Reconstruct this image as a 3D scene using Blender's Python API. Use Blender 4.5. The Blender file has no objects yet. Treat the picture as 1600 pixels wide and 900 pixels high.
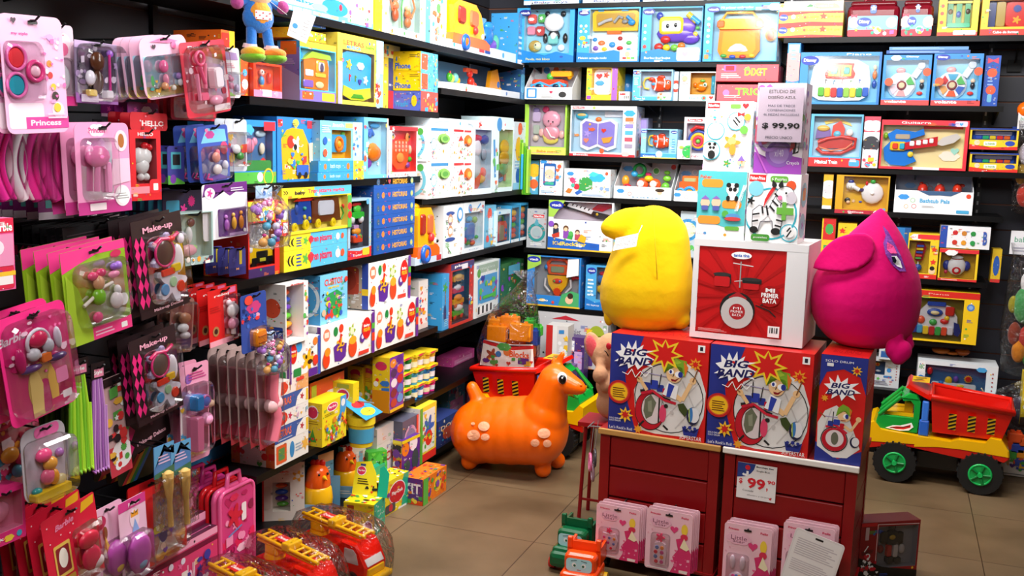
import bpy, bmesh, math, random
from mathutils import Matrix, Vector
PI=math.pi
S=bpy.context.scene
COL=S.collection
# ---------------------------------------------------------------- camera, light, exposure
RC=Matrix(((0.93336917,0.35791345,0.02683213),(0.07630952,-0.12483909,-0.98923812),(-0.35071193,0.92537191,-0.14383316)))
FPX=1562.6; CAM=Vector((0,0,1.7))
cd=bpy.data.cameras.new('camera'); cam=bpy.data.objects.new('camera',cd); COL.objects.link(cam)
cd.lens=FPX/1600*36; cd.sensor_width=36; cd.clip_start=.05
cam.matrix_world=Matrix(((RC[0][0],-RC[1][0],-RC[2][0],0),(RC[0][1],-RC[1][1],-RC[2][1],0),(RC[0][2],-RC[1][2],-RC[2][2],1.7),(0,0,0,1)))
S.camera=cam
S.view_settings.view_transform='Standard'; S.view_settings.look='None'; S.view_settings.gamma=1; S.view_settings.use_curve_mapping=False
S.view_settings.exposure=-0.1
w=bpy.data.worlds.new('world'); S.world=w; w.use_nodes=True
w.node_tree.nodes['Background'].inputs[0].default_value=(1,.97,.95,1); w.node_tree.nodes['Background'].inputs[1].default_value=.3
LIGHTS=[((-1.45,3.5,2.9),(.3,2.6),(-.62,0,-1),112),((-.7,4.3,2.9),(2.8,.3),(0,.75,-1),105),((-.3,1.3,2.9),(1.6,1.6),(-.15,.5,-1),50),((-1.3,1.3,2.9),(.6,1.6),(-.5,.2,-1),50)]
for i,(p,s,d,e) in enumerate(LIGHTS):
    ld=bpy.data.lights.new('ceiling_lamp','AREA'); ld.shape='RECTANGLE'; ld.size,ld.size_y=s; ld.energy=e; ld.color=(1,.975,.95)
    lo=bpy.data.objects.new('ceiling_lamp',ld); COL.objects.link(lo); lo.location=p
    lo.rotation_euler=Vector(d).to_track_quat('-Z','Y').to_euler()
# ---------------------------------------------------------------- pixel geometry of the 1600x900 photograph
def ray(px,py): return RC.transposed()@Vector(((px-800)/FPX,(py-450)/FPX,1))
def pln(px,py,ax,v):
    d=ray(px,py); return CAM+d*((v-CAM[ax])/d[ax])
def at(px,py,y): return pln(px,py,1,y)
def solve(p0,d,px=None,py=None):
    q=RC@(Vector(p0)-CAM); e=RC@Vector(d)
    if px is not None: k=(px-800)/FPX; return -(q.x-k*q.z)/(e.x-k*e.z)
    k=(py-450)/FPX; return -(q.y-k*q.z)/(e.y-k*e.z)
# ---------------------------------------------------------------- colour and materials
def lin(c): return c/12.92 if c<=.04045 else ((c+.055)/1.055)**2.4
def hx(s):
    if len(s)==3: s=''.join(a+a for a in s)
    return tuple(lin(int(s[i:i+2],16)/255) for i in (0,2,4))+(1,)
MATS={}
def mat(name,rough=.4,col=None,metal=0,bump=0,scale=60,sheen=0,kind=None,spec=.5):
    key=name
    if key in MATS: return MATS[key]
    m=bpy.data.materials.new(name); m.use_nodes=True; nt=m.node_tree; b=nt.nodes['Principled BSDF']
    b.inputs['Roughness'].default_value=rough; b.inputs['Metallic'].default_value=metal
    b.inputs['Specular IOR Level'].default_value=spec
    if kind=='clear':
        out=nt.nodes['Material Output']; nt.nodes.remove(b)
        tr=nt.nodes.new('ShaderNodeBsdfTransparent'); tr.inputs[0].default_value=col or (.95,.95,.96,1)
        gl=nt.nodes.new('ShaderNodeBsdfGlossy'); gl.inputs['Roughness'].default_value=rough
        mx=nt.nodes.new('ShaderNodeMixShader'); lw=nt.nodes.new('ShaderNodeLayerWeight'); lw.inputs[0].default_value=.28
        mr=nt.nodes.new('ShaderNodeMath'); mr.operation='MULTIPLY_ADD'; mr.inputs[1].default_value=.6; mr.inputs[2].default_value=spec*.1
        nt.links.new(lw.outputs['Fresnel'],mr.inputs[0]); nt.links.new(mr.outputs[0],mx.inputs[0])
        nt.links.new(tr.outputs[0],mx.inputs[1]); nt.links.new(gl.outputs[0],mx.inputs[2]); nt.links.new(mx.outputs[0],out.inputs[0])
        if bump:
            n=nt.nodes.new('ShaderNodeTexNoise'); n.inputs['Scale'].default_value=scale; n.inputs['Distortion'].default_value=1.5
            tc=nt.nodes.new('ShaderNodeTexCoord'); nt.links.new(tc.outputs['Object'],n.inputs['Vector'])
            bp=nt.nodes.new('ShaderNodeBump'); bp.inputs['Strength'].default_value=bump; bp.inputs['Distance'].default_value=.02
            nt.links.new(n.outputs['Fac'],bp.inputs['Height']); nt.links.new(bp.outputs[0],gl.inputs['Normal']); nt.links.new(bp.outputs[0],lw.inputs['Normal'])
    else:
        if col is None:
            a=nt.nodes.new('ShaderNodeVertexColor'); a.layer_name='Col'; nt.links.new(a.outputs[0],b.inputs['Base Color'])
        else: b.inputs['Base Color'].default_value=col
        if sheen: b.inputs['Sheen Weight'].default_value=sheen
        if bump:
            n=nt.nodes.new('ShaderNodeTexNoise'); n.inputs['Scale'].default_value=scale; n.inputs['Detail'].default_value=3
            tc=nt.nodes.new('ShaderNodeTexCoord'); nt.links.new(tc.outputs['Object'],n.inputs['Vector'])
            bp=nt.nodes.new('ShaderNodeBump'); bp.inputs['Strength'].default_value=bump; bp.inputs['Distance'].default_value=.006
            nt.links.new(n.outputs['Fac'],bp.inputs['Height']); nt.links.new(bp.outputs[0],b.inputs['Normal'])
    MATS[key]=m; return m
PRINT=mat('glossy_print',.38); PLAS=mat('toy_plastic',.22); MATTE=mat('matt_paint',.6); FAB=mat('soft_fabric',.9,bump=.5,scale=120,sheen=.3)
METAL=mat('brushed_metal',.3,metal=1); CLEAR=mat('clear_film',.08,kind='clear'); BAG=mat('crinkled_cellophane',.12,kind='clear',bump=.9,scale=22,spec=.35)
# ---------------------------------------------------------------- text glyphs as meshes
TXT={}
def glyphs(s,bold=.0):
    k=(s,bold)
    if k in TXT: return TXT[k]
    cu=bpy.data.curves.new('t','FONT'); cu.body=s; cu.resolution_u=2; cu.offset=bold; cu.fill_mode='FRONT'
    o=bpy.data.objects.new('t',cu); COL.objects.link(o); dg=bpy.context.evaluated_depsgraph_get()
    me=bpy.data.meshes.new_from_object(o.evaluated_get(dg))
    vs=[(v.co.x,v.co.y) for v in me.vertices]; fs=[]
    for p in me.polygons:
        f=list(p.vertices)
        if p.normal.z<0: f.reverse()
        fs.append(f)
    bpy.data.objects.remove(o); bpy.data.curves.remove(cu); bpy.data.meshes.remove(me)
    x0=min(a for a,b in vs); x1=max(a for a,b in vs); y0=min(b for a,b in vs); y1=max(b for a,b in vs)
    vs=[((a-x0)/(x1-x0)-.5,(b-y0)/(y1-y0)-.5) for a,b in vs]
    TXT[k]=(vs,fs,(x1-x0)/(y1-y0)); return TXT[k]
# ---------------------------------------------------------------- flat shapes (unit radius)
def ngon(n,r=1,ph=0): return [(r*math.cos(2*PI*i/n+ph),r*math.sin(2*PI*i/n+ph)) for i in range(n)]
def starp(n,k=.5,ph=PI/2): return [((1 if i%2==0 else k)*math.cos(PI*i/n+ph),(1 if i%2==0 else k)*math.sin(PI*i/n+ph)) for i in range(2*n)]
def polar(fn,n=30): return [(fn(2*PI*i/n)*math.cos(2*PI*i/n),fn(2*PI*i/n)*math.sin(2*PI*i/n)) for i in range(n)]
SH={'heart':[(x/17,y/17) for x,y in [(16*math.sin(t)**3,13*math.cos(t)-5*math.cos(2*t)-2*math.cos(3*t)-math.cos(4*t)) for t in [-2*PI*i/24 for i in range(24)]]],
 'flower':polar(lambda a:.72+.28*math.cos(5*a),40),'cloud':[(a*1.5,b*.8) for a,b in polar(lambda a:.85+.15*abs(math.cos(3*a)),36)],
 'burst':starp(12,.72),'drop':[(0,1)]+[(.6*math.cos(a),-.35+.6*math.sin(a)) for a in [PI*.85-2*PI*.85*2*i/26 for i in range(15)]][::-1] ,
 'leaf':[(math.cos(a)*.45,math.sin(a)) for a in [2*PI*i/16 for i in range(16)]],
 'note':[(-.1,-.6),(.1,-.6),(.1,.6),(.6,.4),(.6,.7),(-.1,1)],
 'fish':[(-1,.5),(-.6,0),(-1,-.5),(-.4,-.25),(.2,-.5),(.8,-.2),(1,.05),(.7,.35),(.2,.5),(-.4,.25)],
 'crown':[(-1,-.6),(1,-.6),(1,.6),(.5,0),(0,.8),(-.5,0),(-1,.6)],
 'bow':[(-1,.6),(0,.15),(1,.6),(1,-.6),(0,-.15),(-1,-.6)],
 'shell':[(0,-.9)]+[(math.cos(a),.1+.8*math.sin(a)*(.93+.07*math.cos(12*a))) for a in [-.1+(PI+.2)*i/20 for i in range(21)]],
 'car':[(-1,-.4),(1,-.4),(1,.05),(.6,.1),(.3,.55),(-.5,.55),(-.7,.1),(-1,0)],
 'bottle':[(-.35,-1),(.35,-1),(.35,.3),(.15,.5),(.15,1),(-.15,1),(-.15,.5),(-.35,.3)],
 'kite':[(0,1),(-.5,0),(0,-1),(.5,0)]}
SH['drop']=[(0,1)]+[(-.6*math.cos(a),-.35-.6*math.sin(a)) for a in [-.5+(PI+1)*i/14 for i in range(15)]]
# ---------------------------------------------------------------- mesh builder
class MB:
    def __init__(s): s.v=[];s.f=[];s.c=[];s.k=[];s.sm=[];s.M=Matrix.Identity(4);s.mt=PRINT
    def add(s,vs,fs,col,smooth=False):
        n=len(s.v); col=hx(col) if isinstance(col,str) else col
        for v in vs: s.v.append(s.M@Vector(v))
        for f in fs: s.f.append([i+n for i in f]); s.c.append(col); s.k.append(s.mt); s.sm.append(smooth)
    def box(s,x0,y0,z0,x1,y1,z1,col):
        s.add([(x0,y0,z0),(x1,y0,z0),(x1,y1,z0),(x0,y1,z0),(x0,y0,z1),(x1,y0,z1),(x1,y1,z1),(x0,y1,z1)],[(0,3,2,1),(4,5,6,7),(0,1,5,4),(1,2,6,5),(2,3,7,6),(3,0,4,7)],col)
    def slab(s,pts,z0,z1,b,col,fr=None):
        n=len(pts); cx=sum(p[0] for p in pts)/n; cy=sum(p[1] for p in pts)/n
        def ins(p):
            dx,dy=p[0]-cx,p[1]-cy; L=math.hypot(dx,dy) or 1; return (p[0]-dx/L*b,p[1]-dy/L*b)
        vs=[(x,y,z0) for x,y in pts]+[(x,y,z1-b) for x,y in pts]
        if b>0: vs+=[(*ins(p),z1) for p in pts]
        if fr: vs=[fr(*v) for v in vs]
        k=2 if b>0 else 1; fs=[list(range(k*n,k*n+n)),list(range(n))[::-1]]
        for j in range(k):
            for i in range(n): i2=(i+1)%n; fs.append((j*n+i,j*n+i2,(j+1)*n+i2,(j+1)*n+i))
        s.add(vs,fs,col)
    def rbox(s,x0,y0,z0,x1,y1,z1,col,b=.01):
        # box with all edges chamfered; rounded outline in xz, chamfer toward y ends
        b=min(b,(x1-x0)*.45,(y1-y0)*.45,(z1-z0)*.45); lay=[]
        for y,i in ((y0,b),(y0+b*.3,b*.3),(y0+b,0),(y1-b,0),(y1-b*.3,b*.3),(y1,b)):
            q=[]
            for cx,cz,a0 in ((x1-b,z1-b,0),(x0+b,z1-b,PI/2),(x0+b,z0+b,PI),(x1-b,z0+b,1.5*PI)):
                for k in range(4): a=a0+k*PI/6; r=b-i*.999; q.append((cx+r*math.cos(a),y,cz+r*math.sin(a)))
            lay.append(q)
        n=16; vs=[v for q in lay for v in q]; fs=[list(range(n))[::-1],[5*n+i for i in range(n)]]
        fs=[f[::-1] for f in fs]
        for j in range(5):
            for i in range(n): i2=(i+1)%n; fs.append((j*n+i,(j+1)*n+i,(j+1)*n+i2,j*n+i2))
        s.add(vs,[list(f)[::-1] for f in fs],col,False)
    def ell(s,c,r,col,rot=None,n=14,m=9):
        c=Vector(c); vs=[];fs=[]
        R=rot.to_matrix() if rot else Matrix.Identity(3)
        for j in range(m+1):
            t=PI*j/m
            for i in range(n):
                a=2*PI*i/n; p=Vector((r[0]*math.sin(t)*math.cos(a),r[1]*math.sin(t)*math.sin(a),r[2]*math.cos(t))); vs.append(c+R@p)
        for j in range(m):
            for i in range(n):
                i2=(i+1)%n
                q=(j*n+i,(j+1)*n+i,(j+1)*n+i2,j*n+i2)
                fs.append(q)
        s.add(vs,fs,col,True)
    def cone(s,p0,p1,r0,r1,col,n=14,smooth=True,caps=True):
        p0=Vector(p0);p1=Vector(p1);d=(p1-p0).normalized(); a=d.orthogonal().normalized(); b=d.cross(a); vs=[]
        for p,r in ((p0,r0),(p1,r1)):
            for i in range(n): t=2*PI*i/n; vs.append(p+a*(r*math.cos(t))+b*(r*math.sin(t)))
        s.add(vs,[(i,(i+1)%n,n+(i+1)%n,n+i) for i in range(n)],col,smooth)
        if caps: s.add(vs,[list(range(n))[::-1],[n+i for i in range(n)]],col)
    def tube(s,pts,r,col,n=8,ends=True):
        pts=[Vector(p) for p in pts]; rs=r if isinstance(r,(list,tuple)) else [r]*len(pts); vs=[];up=None
        for i,p in enumerate(pts):
            d=(pts[min(i+1,len(pts)-1)]-pts[max(i-1,0)]).normalized()
            if up is None: up=d.orthogonal().normalized()
            up=(up-d*up.dot(d)).normalized(); b=d.cross(up)
            for k in range(n): t=2*PI*k/n; vs.append(p+(up*math.cos(t)+b*math.sin(t))*rs[i])
        L=len(pts); fs=[(j*n+i,j*n+(i+1)%n,(j+1)*n+(i+1)%n,(j+1)*n+i) for j in range(L-1) for i in range(n)]
        s.add(vs,fs,col,True)
        if ends: s.add(vs,[list(range(n))[::-1],[(L-1)*n+i for i in range(n)]],col)
    def torus(s,c,axis,R,r,col,n=22,m=8):
        c=Vector(c);d=Vector(axis).normalized();a=d.orthogonal().normalized();b=d.cross(a);vs=[]
        for i in range(n):
            t=2*PI*i/n; e=a*math.cos(t)+b*math.sin(t)
            for j in range(m): u=2*PI*j/m; vs.append(c+e*(R+r*math.cos(u))+d*(r*math.sin(u)))
        s.add(vs,[(i*m+j,((i+1)%n)*m+j,((i+1)%n)*m+(j+1)%m,i*m+(j+1)%m) for i in range(n) for j in range(m)],col,True)
    def lathe(s,prof,col,c=(0,0,0),n=24,sx=1,sy=1,bend=None):
        vs=[];c=Vector(c)
        for r,z in prof:
            for i in range(n): t=2*PI*i/n; p=Vector((r*sx*math.cos(t),r*sy*math.sin(t),z)); vs.append(c+(bend(p) if bend else p))
        L=len(prof); s.add(vs,[(j*n+i,j*n+(i+1)%n,(j+1)*n+(i+1)%n,(j+1)*n+i) for j in range(L-1) for i in range(n)],col,True)
    def build(s,name,parent=None,loc=None,rz=0,bev=0,mod=None):
        me=bpy.data.meshes.new(name); me.from_pydata(s.v,[],s.f); ms=[]
        for k in s.k:
            if k not in ms: ms.append(k)
        for k in ms: me.materials.append(k)
        me.polygons.foreach_set('material_index',[ms.index(k) for k in s.k]); me.polygons.foreach_set('use_smooth',s.sm)
        at_=me.attributes.new('Col','FLOAT_COLOR','CORNER'); fl=[]
        for f,c in zip(s.f,s.c): fl.extend(list(c)*len(f))
        at_.data.foreach_set('color',fl); me.update()
        o=bpy.data.objects.new(name,me); COL.objects.link(o); o.parent=parent
        if loc is not None: o.location=loc
        if rz: o.rotation_euler=(0,0,rz)
        if mod=='fix':
            bm=bmesh.new(); bm.from_mesh(me); bmesh.ops.recalc_face_normals(bm,faces=bm.faces); bm.to_mesh(me); bm.free()
        return o
class Fr:
    'a rectangle in 3D: percent coordinates -> point'
    def __init__(s,o,U,V,w,h): s.o=Vector(o);s.U=Vector(U);s.V=Vector(V);s.N=s.U.cross(s.V);s.w=w;s.h=h
    def P(s,x,y,z=0): return s.o+s.U*(x*s.w/100)+s.V*(y*s.h/100)+s.N*z
    def L(s,cx,cy,a,b,z=0): return s.o+s.U*(cx*s.w/100+a)+s.V*(cy*s.h/100+b)+s.N*z
    def sub(s,x0,y0,x1,y1,z=0): return Fr(s.P(x0,y0,z),s.U,s.V,s.w*(x1-x0)/100,s.h*(y1-y0)/100)
def rrect(x0,y0,x1,y1,r,n=4):
    q=[]
    for cx,cy,a0 in ((x1-r,y1-r,0),(x0+r,y1-r,PI/2),(x0+r,y0+r,PI),(x1-r,y0+r,1.5*PI)):
        for k in range(n+1): a=a0+k*PI/2/n; q.append((cx+r*math.cos(a),cy+r*math.sin(a)))
    return q
def clip(pts,w,h):
    # keep flat printing inside its panel
    for ax,lim,sg in ((0,0,1),(0,w,-1),(1,0,1),(1,h,-1)):
        out=[]
        for i in range(len(pts)):
            a,b=pts[i-1],pts[i]; da=(a[ax]-lim)*sg; db=(b[ax]-lim)*sg
            if (da>=0)!=(db>=0):
                t=da/(da-db); out.append((a[0]+(b[0]-a[0])*t,a[1]+(b[1]-a[1])*t))
            if db>=0: out.append(b)
        pts=out
        if len(pts)<3: return []
    return pts
def art(mb,F,src,z=.0004,dz=.00022):
    w,h=F.w,F.h; H=h/100; state=[z]
    def flat(pts,col,z):
        c=clip(pts,w,h)
        if len(c)>2: mb.add([F.o+F.U*a+F.V*b+F.N*z for a,b in c],[list(range(len(c)))],col)
    def star_fan(cx,cy,pts,col,z):
        vs=[(min(max(a,0),w),min(max(b,0),h)) for a,b in pts]; n=len(vs); vs=[(cx,cy)]+vs
        mb.add([F.o+F.U*a+F.V*b+F.N*z for a,b in vs],[(0,i+1,(i+1)%n+1) for i in range(n)],col)
    for op in src.split(';'):
        t=op.split()
        if not t: continue
        k=t[0]; state[0]+=dz; z=state[0]
        n=[]
        for q in t[1:]:
            try: n.append(float(q))
            except ValueError: n.append(q)
        X=lambda a:a*w/100
        Y=lambda a:a*h/100
        if k=='r': flat([(X(n[0]),Y(n[1])),(X(n[2]),Y(n[1])),(X(n[2]),Y(n[3])),(X(n[0]),Y(n[3]))],t[5],z)
        elif k=='R': r=n[4]*H; flat(rrect(X(n[0]),Y(n[1]),X(n[2]),Y(n[3]),min(r,(X(n[2])-X(n[0]))*.49,(Y(n[3])-Y(n[1]))*.49)),t[6],z)
        elif k=='c': flat([(X(n[0])+a*n[2]*H,Y(n[1])+b*n[2]*H) for a,b in ngon(24 if n[2]*H>.02 else 12)],t[4],z)
        elif k=='o': flat([(X(n[0])+a*X(n[2]),Y(n[1])+b*Y(n[3])) for a,b in ngon(28)],t[5],z)
        elif k=='s': star_fan(X(n[0]),Y(n[1]),[(X(n[0])+a*n[2]*H,Y(n[1])+b*n[2]*H) for a,b in starp(int(n[3]),.5)],t[5],z)
        elif k=='q':
            ro=n[5]*PI/180 if len(n)>5 else 0; c_,s_=math.cos(ro),math.sin(ro); cx,cy=X(n[1]),Y(n[2])
            star_fan(cx,cy,[(cx+(a*c_-b*s_)*n[3]*H,cy+(a*s_+b*c_)*n[3]*H) for a,b in SH[t[1]]],t[5],z)
        elif k=='k':
            R=n[2]*H; q=n[4] if len(n)>4 else .8; m=26; cx,cy=X(n[0]),Y(n[1])
            vs=[(cx+math.cos(2*PI*i/m)*rr,cy+math.sin(2*PI*i/m)*rr) for rr in (R,R*q) for i in range(m)]
            mb.add([F.o+F.U*min(max(a,0),w)+F.V*min(max(b,0),h)+F.N*z for a,b in vs],[(i,(i+1)%m,m+(i+1)%m,m+i) for i in range(m)],t[4])
        elif k=='p': flat([(X(n[i]),Y(n[i+1])) for i in range(1,len(n),2)],t[1],z)
        elif k=='P':
            pts=[(X(n[i]),Y(n[i+1])) for i in range(1,len(n),2)]; star_fan(sum(a for a,b in pts)/len(pts),sum(b for a,b in pts)/len(pts),pts,t[1],z)
        elif k in 'tTU':
            s_=' '.join(t[6:]) ; vs,fs,asp=glyphs(s_,.03 if k!='t' else 0); tw,th=X(n[2]),Y(n[3])
            if k=='U': # slanted
                g=[(a*tw+b*th*.3,b*th+a*tw*.06) for a,b in vs]
            else: g=[(a*tw,b*th) for a,b in vs]
            mb.add([F.o+F.U*(X(n[0])+a)+F.V*(Y(n[1])+b)+F.N*z for a,b in g],fs,t[5])
        elif k=='w': # stroke: width col x y x y
            r=n[0]*H/2; pts=[(X(n[i]),Y(n[i+1])) for i in range(2,len(n),2)]
            for (a,b),(c,d) in zip(pts,pts[1:]):
                L=math.hypot(c-a,d-b) or 1e-6; nx,ny=-(d-b)/L*r,(c-a)/L*r; flat([(a-nx,b-ny),(c-nx,d-ny),(c+nx,d+ny),(a+nx,b+ny)],t[2],z)
        elif k=='b': # scatter: x0 y0 x1 y1 n size seed cols
            rd=random.Random(int(n[6])); cs=t[8].split(',')
            for i in range(int(n[4])):
                x=rd.uniform(X(n[0]),X(n[2])); y=rd.uniform(Y(n[1]),Y(n[3])); r=n[5]*H*rd.uniform(.5,1.2); cl=rd.choice(cs); z+=dz*.5
                sh=rd.choice(['c','c','s','flower','heart','cloud','rect','burst'])
                if sh=='c': flat([(x+a*r,y+b*r) for a,b in ngon(10)],cl,z)
                elif sh=='rect': q=rd.uniform(.5,1.6); flat([(x-r*q,y-r),(x+r*q,y-r*.8),(x+r*q,y+r),(x-r*q,y+r*.8)],cl,z)
                else:
                    pts=starp(5) if sh=='s' else SH[sh]; star_fan(x,y,[(x+a*r,y+b*r) for a,b in pts],cl,z)
            state[0]=z
        elif k=='l': # fine bars of small print: x0 y0 x1 y1 n col
            m=int(n[4])
            for i in range(m):
                yy=n[1]+(n[3]-n[1])*(i+.2)/m; e=n[2]-(n[2]-n[0])*(.3*((i*7)%3)/3); flat([(X(n[0]),Y(yy)),(X(e),Y(yy)),(X(e),Y(yy+(n[3]-n[1])*.45/m)),(X(n[0]),Y(yy+(n[3]-n[1])*.45/m))],t[6],z)
        elif k=='g': # keys / stripes: x0 y0 x1 y1 cols
            cs=t[5].split(','); m=len(cs)
            for i,c in enumerate(cs): a=n[0]+(n[2]-n[0])*(i+.06)/m; b=n[0]+(n[2]-n[0])*(i+.94)/m; flat([(X(a),Y(n[1])),(X(b),Y(n[1])),(X(b),Y(n[3])),(X(a),Y(n[3]))],c,z)
        # ---- relief shapes standing off the panel
        elif k=='E':
            rx,ry,rz=n[2]*H,n[3]*H,n[4]*H; zc=n[6]*H if len(n)>6 else rz*.85
            Rm=Matrix((F.U,F.V,F.N)).transposed(); ang=n[7]*PI/180 if len(n)>7 else 0
            Rm=Rm@Matrix.Rotation(ang,3,'Z'); mb.ell(F.P(n[0],n[1],zc),(rx,ry,rz),t[6],Rm.to_quaternion(),12,8)
        elif k=='B':
            x0,y0,x1,y1=X(n[0]),Y(n[1]),X(n[2]),Y(n[3]); r=min(x1-x0,y1-y0)*.22; mb.slab(rrect(x0,y0,x1,y1,r,2),n[4]*H,n[5]*H,min(r,n[5]*H*.4)*.6,t[7],lambda a,b,c:F.o+F.U*a+F.V*b+F.N*c)
        elif k=='D':
            mb.slab([(X(n[0])+a*n[2]*H,Y(n[1])+b*n[2]*H) for a,b in ngon(18)],n[3]*H,n[4]*H,n[2]*H*.15,t[6],lambda a,b,c:F.o+F.U*a+F.V*b+F.N*c)
        elif k=='S': # extruded shape: name x y r z0 z1 col [rot]
            ro=n[7]*PI/180 if len(n)>7 else 0; c_,s_=math.cos(ro),math.sin(ro); r=n[3]*H
            mb.slab([(X(n[1])+(a*c_-b*s_)*r,Y(n[2])+(a*s_+b*c_)*r) for a,b in SH[t[1]]],n[4]*H,n[5]*H,0,t[7],lambda a,b,c:F.o+F.U*a+F.V*b+F.N*c)
        elif k=='V': # extruded polygon: z0 z1 col x y ...
            mb.slab([(X(n[i]),Y(n[i+1])) for i in range(3,len(n),2)],n[0]*H,n[1]*H,0,t[3],lambda a,b,c:F.o+F.U*a+F.V*b+F.N*c)
        elif k=='C': mb.tube([F.P(n[i],n[i+1],n[1]*H) for i in range(3,len(n),2)],n[0]*H,t[3],7)
        elif k=='G': mb.torus(F.P(n[0],n[1],n[4]*H),F.N,n[2]*H,n[3]*H,t[6],20,7)
        else: raise ValueError(op)
# ---------------------------------------------------------------- tagging, copying, building blocks
def tag(o,label,cat,group=None,kind=None):
    if label: o['label']=label
    if cat: o['category']=cat
    if group: o['group']=group
    if kind: o['kind']=kind
    return o
def empty(name,loc,rz=0):
    o=bpy.data.objects.new(name,None); COL.objects.link(o); o.location=loc; o.rotation_euler=(0,0,rz); o.empty_display_size=.05; return o
def dup(o,loc=None,rz=None,label=None,parent=None):
    c=o.copy(); COL.objects.link(c)
    if parent is not None: c.parent=parent
    if loc is not None: c.location=loc
    if rz is not None: c.rotation_euler=(o.rotation_euler.x,o.rotation_euler.y,rz)
    if label: c['label']=label
    for ch in list(o.children): dup(ch,parent=c)
    return c
def relief(src,F,parent,mt=None,lim=0):
    'src: @part_name then shapes; each part becomes a child mesh'
    for seg in src.split('@'):
        seg=seg.strip()
        if not seg: continue
        nm,body=seg.split(None,1); mb=MB(); mb.mt=mt or PLAS; art(mb,F,body,.0002)
        if lim:
            hs=[(v-F.o).dot(F.N) for v in mb.v]; k=max(hs)
            if k>lim: mb.v=[v-F.N*(h*(1-lim/k)) if h>0 else v for v,h in zip(mb.v,hs)]
        mb.build(nm,parent)
WD=[.055]
def garnish(m,F,win,seed):
    'fine print and small coloured marks round the window, as on any toy carton'
    R_=random.Random(seed); W,H=F.w,F.h; u=min(W,H)
    for i in range(30):
        x,y=R_.uniform(2,96),R_.uniform(2,96)
        if win and win[0]-3<x<win[2]+2 and win[1]-3<y<win[3]+2: continue
        cl=R_.choice(('f8f8f8','e83838','f0c030','2c50b0','48a848','222','f8f8f8','e87830')); k=R_.random(); z=.0011+i*.000004; s_=u*R_.uniform(.010,.026)
        o=F.P(x,y,z)
        if k<.45:
            for j in range(3): a=o-F.V*(j*u*.022); L=u*R_.uniform(.06,.16); L=min(L,W*(98-x)/100); m.add([a,a+F.U*L,a+F.U*L+F.V*u*.009,a+F.V*u*.009],[(0,1,2,3)],cl)
        else:
            pts=SH[R_.choice(('flower','heart','drop','cloud'))] if k<.7 else ngon(7); m.add([o]+[o+F.U*(a*s_)+F.V*(b*s_) for a,b in pts],[(0,q+1,(q+1)%len(pts)+1) for q in range(len(pts))],cl)
def carton(name,W,H,D,col,front='',win=None,wcol='ddd',toy='',side='',top='',film=True,wd=None,scol=None,tcol=None,g=1):
    'a printed box, front on -Y, origin at the bottom centre of the front'
    mb=MB(); x0,x1=-W/2,W/2; scol=scol or col; tcol=tcol or scol
    mb.add([(x0,D,0),(x1,D,0),(x1,D,H),(x0,D,H)],[(1,0,3,2)],scol)
    mb.add([(x0,0,0),(x1,0,0),(x1,D,0),(x0,D,0)],[(0,3,2,1)],scol)
    mb.add([(x0,0,H),(x1,0,H),(x1,D,H),(x0,D,H)],[(0,1,2,3)],tcol)
    mb.add([(x1,0,0),(x1,D,0),(x1,D,H),(x1,0,H)],[(0,1,2,3)],scol)
    mb.add([(x0,D,0),(x0,0,0),(x0,0,H),(x0,D,H)],[(0,1,2,3)],scol)
    F=Fr((x0,0,0),(1,0,0),(0,0,1),W,H)
    if win:
        a,b,c,d=win; wd=min(wd or WD[0],D*.9)
        for q in ((0,0,100,b),(0,d,100,100),(0,b,a,d),(c,b,100,d)):
            if q[2]-q[0]>.01 and q[3]-q[1]>.01: mb.add([F.P(q[0],q[1]),F.P(q[2],q[1]),F.P(q[2],q[3]),F.P(q[0],q[3])],[(0,1,2,3)],col)
        P=[F.P(a,b),F.P(c,b),F.P(c,d),F.P(a,d)]; Q=[p+Vector((0,wd,0)) for p in P]
        mb.add(P+Q,[(4,5,6,7),(0,1,5,4),(1,2,6,5),(2,3,7,6),(3,0,4,7)],wcol)
    else: mb.add([F.P(0,0),F.P(100,0),F.P(100,100),F.P(0,100)],[(0,1,2,3)],col)
    art(mb,F,front); sd_=int(W*7919+H*6101+len(front)); g and garnish(mb,F,win,sd_)
    for G_ in (Fr((x1,0,0),(0,1,0),(0,0,1),D,H),Fr((x0,D,0),(0,-1,0),(0,0,1),D,H)): g and garnish(mb,G_,None,sd_+5)
    if side:
        art(mb,Fr((x1,0,0),(0,1,0),(0,0,1),D,H),side); art(mb,Fr((x0,D,0),(0,-1,0),(0,0,1),D,H),side)
    if top: art(mb,Fr((x0,0,H),(1,0,0),(0,1,0),W,D),top)
    o=mb.build(name)
    if win:
        Wf=F.sub(a,b,c,d,-wd)
        if toy: relief(toy,Wf,o,lim=wd-.004)
        if film:
            m=MB(); m.mt=CLEAR; G=F.sub(a,b,c,d,-.001); m.add([G.P(0,0),G.P(100,0),G.P(100,100),G.P(0,100)],[(0,1,2,3)],'fff'); m.build('window_film',o)
    return o
XL=-2.183; YB=5.95
def LB(name,z,p0,p1,pt,off,D,lab,cat='toy box',grp=None,topat=0,**k):
    'box on the left shelving: front on x=XL+off, front edges at px p0,p1, top at pixel row pt'
    x=XL+off; y0=solve((x,0,z),(0,1,0),px=p0); y1=solve((x,0,z),(0,1,0),px=p1); ya=y1 if topat else y0
    H=solve((x,ya,z),(0,0,1),py=pt); o=carton(name,y1-y0-.004,H,D,**k); o.location=(x,(y0+y1)/2,z+.0005); o.rotation_euler=(0,0,PI/2)
    tag(o,lab,cat,grp); o['_top']=z+H; return o
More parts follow.
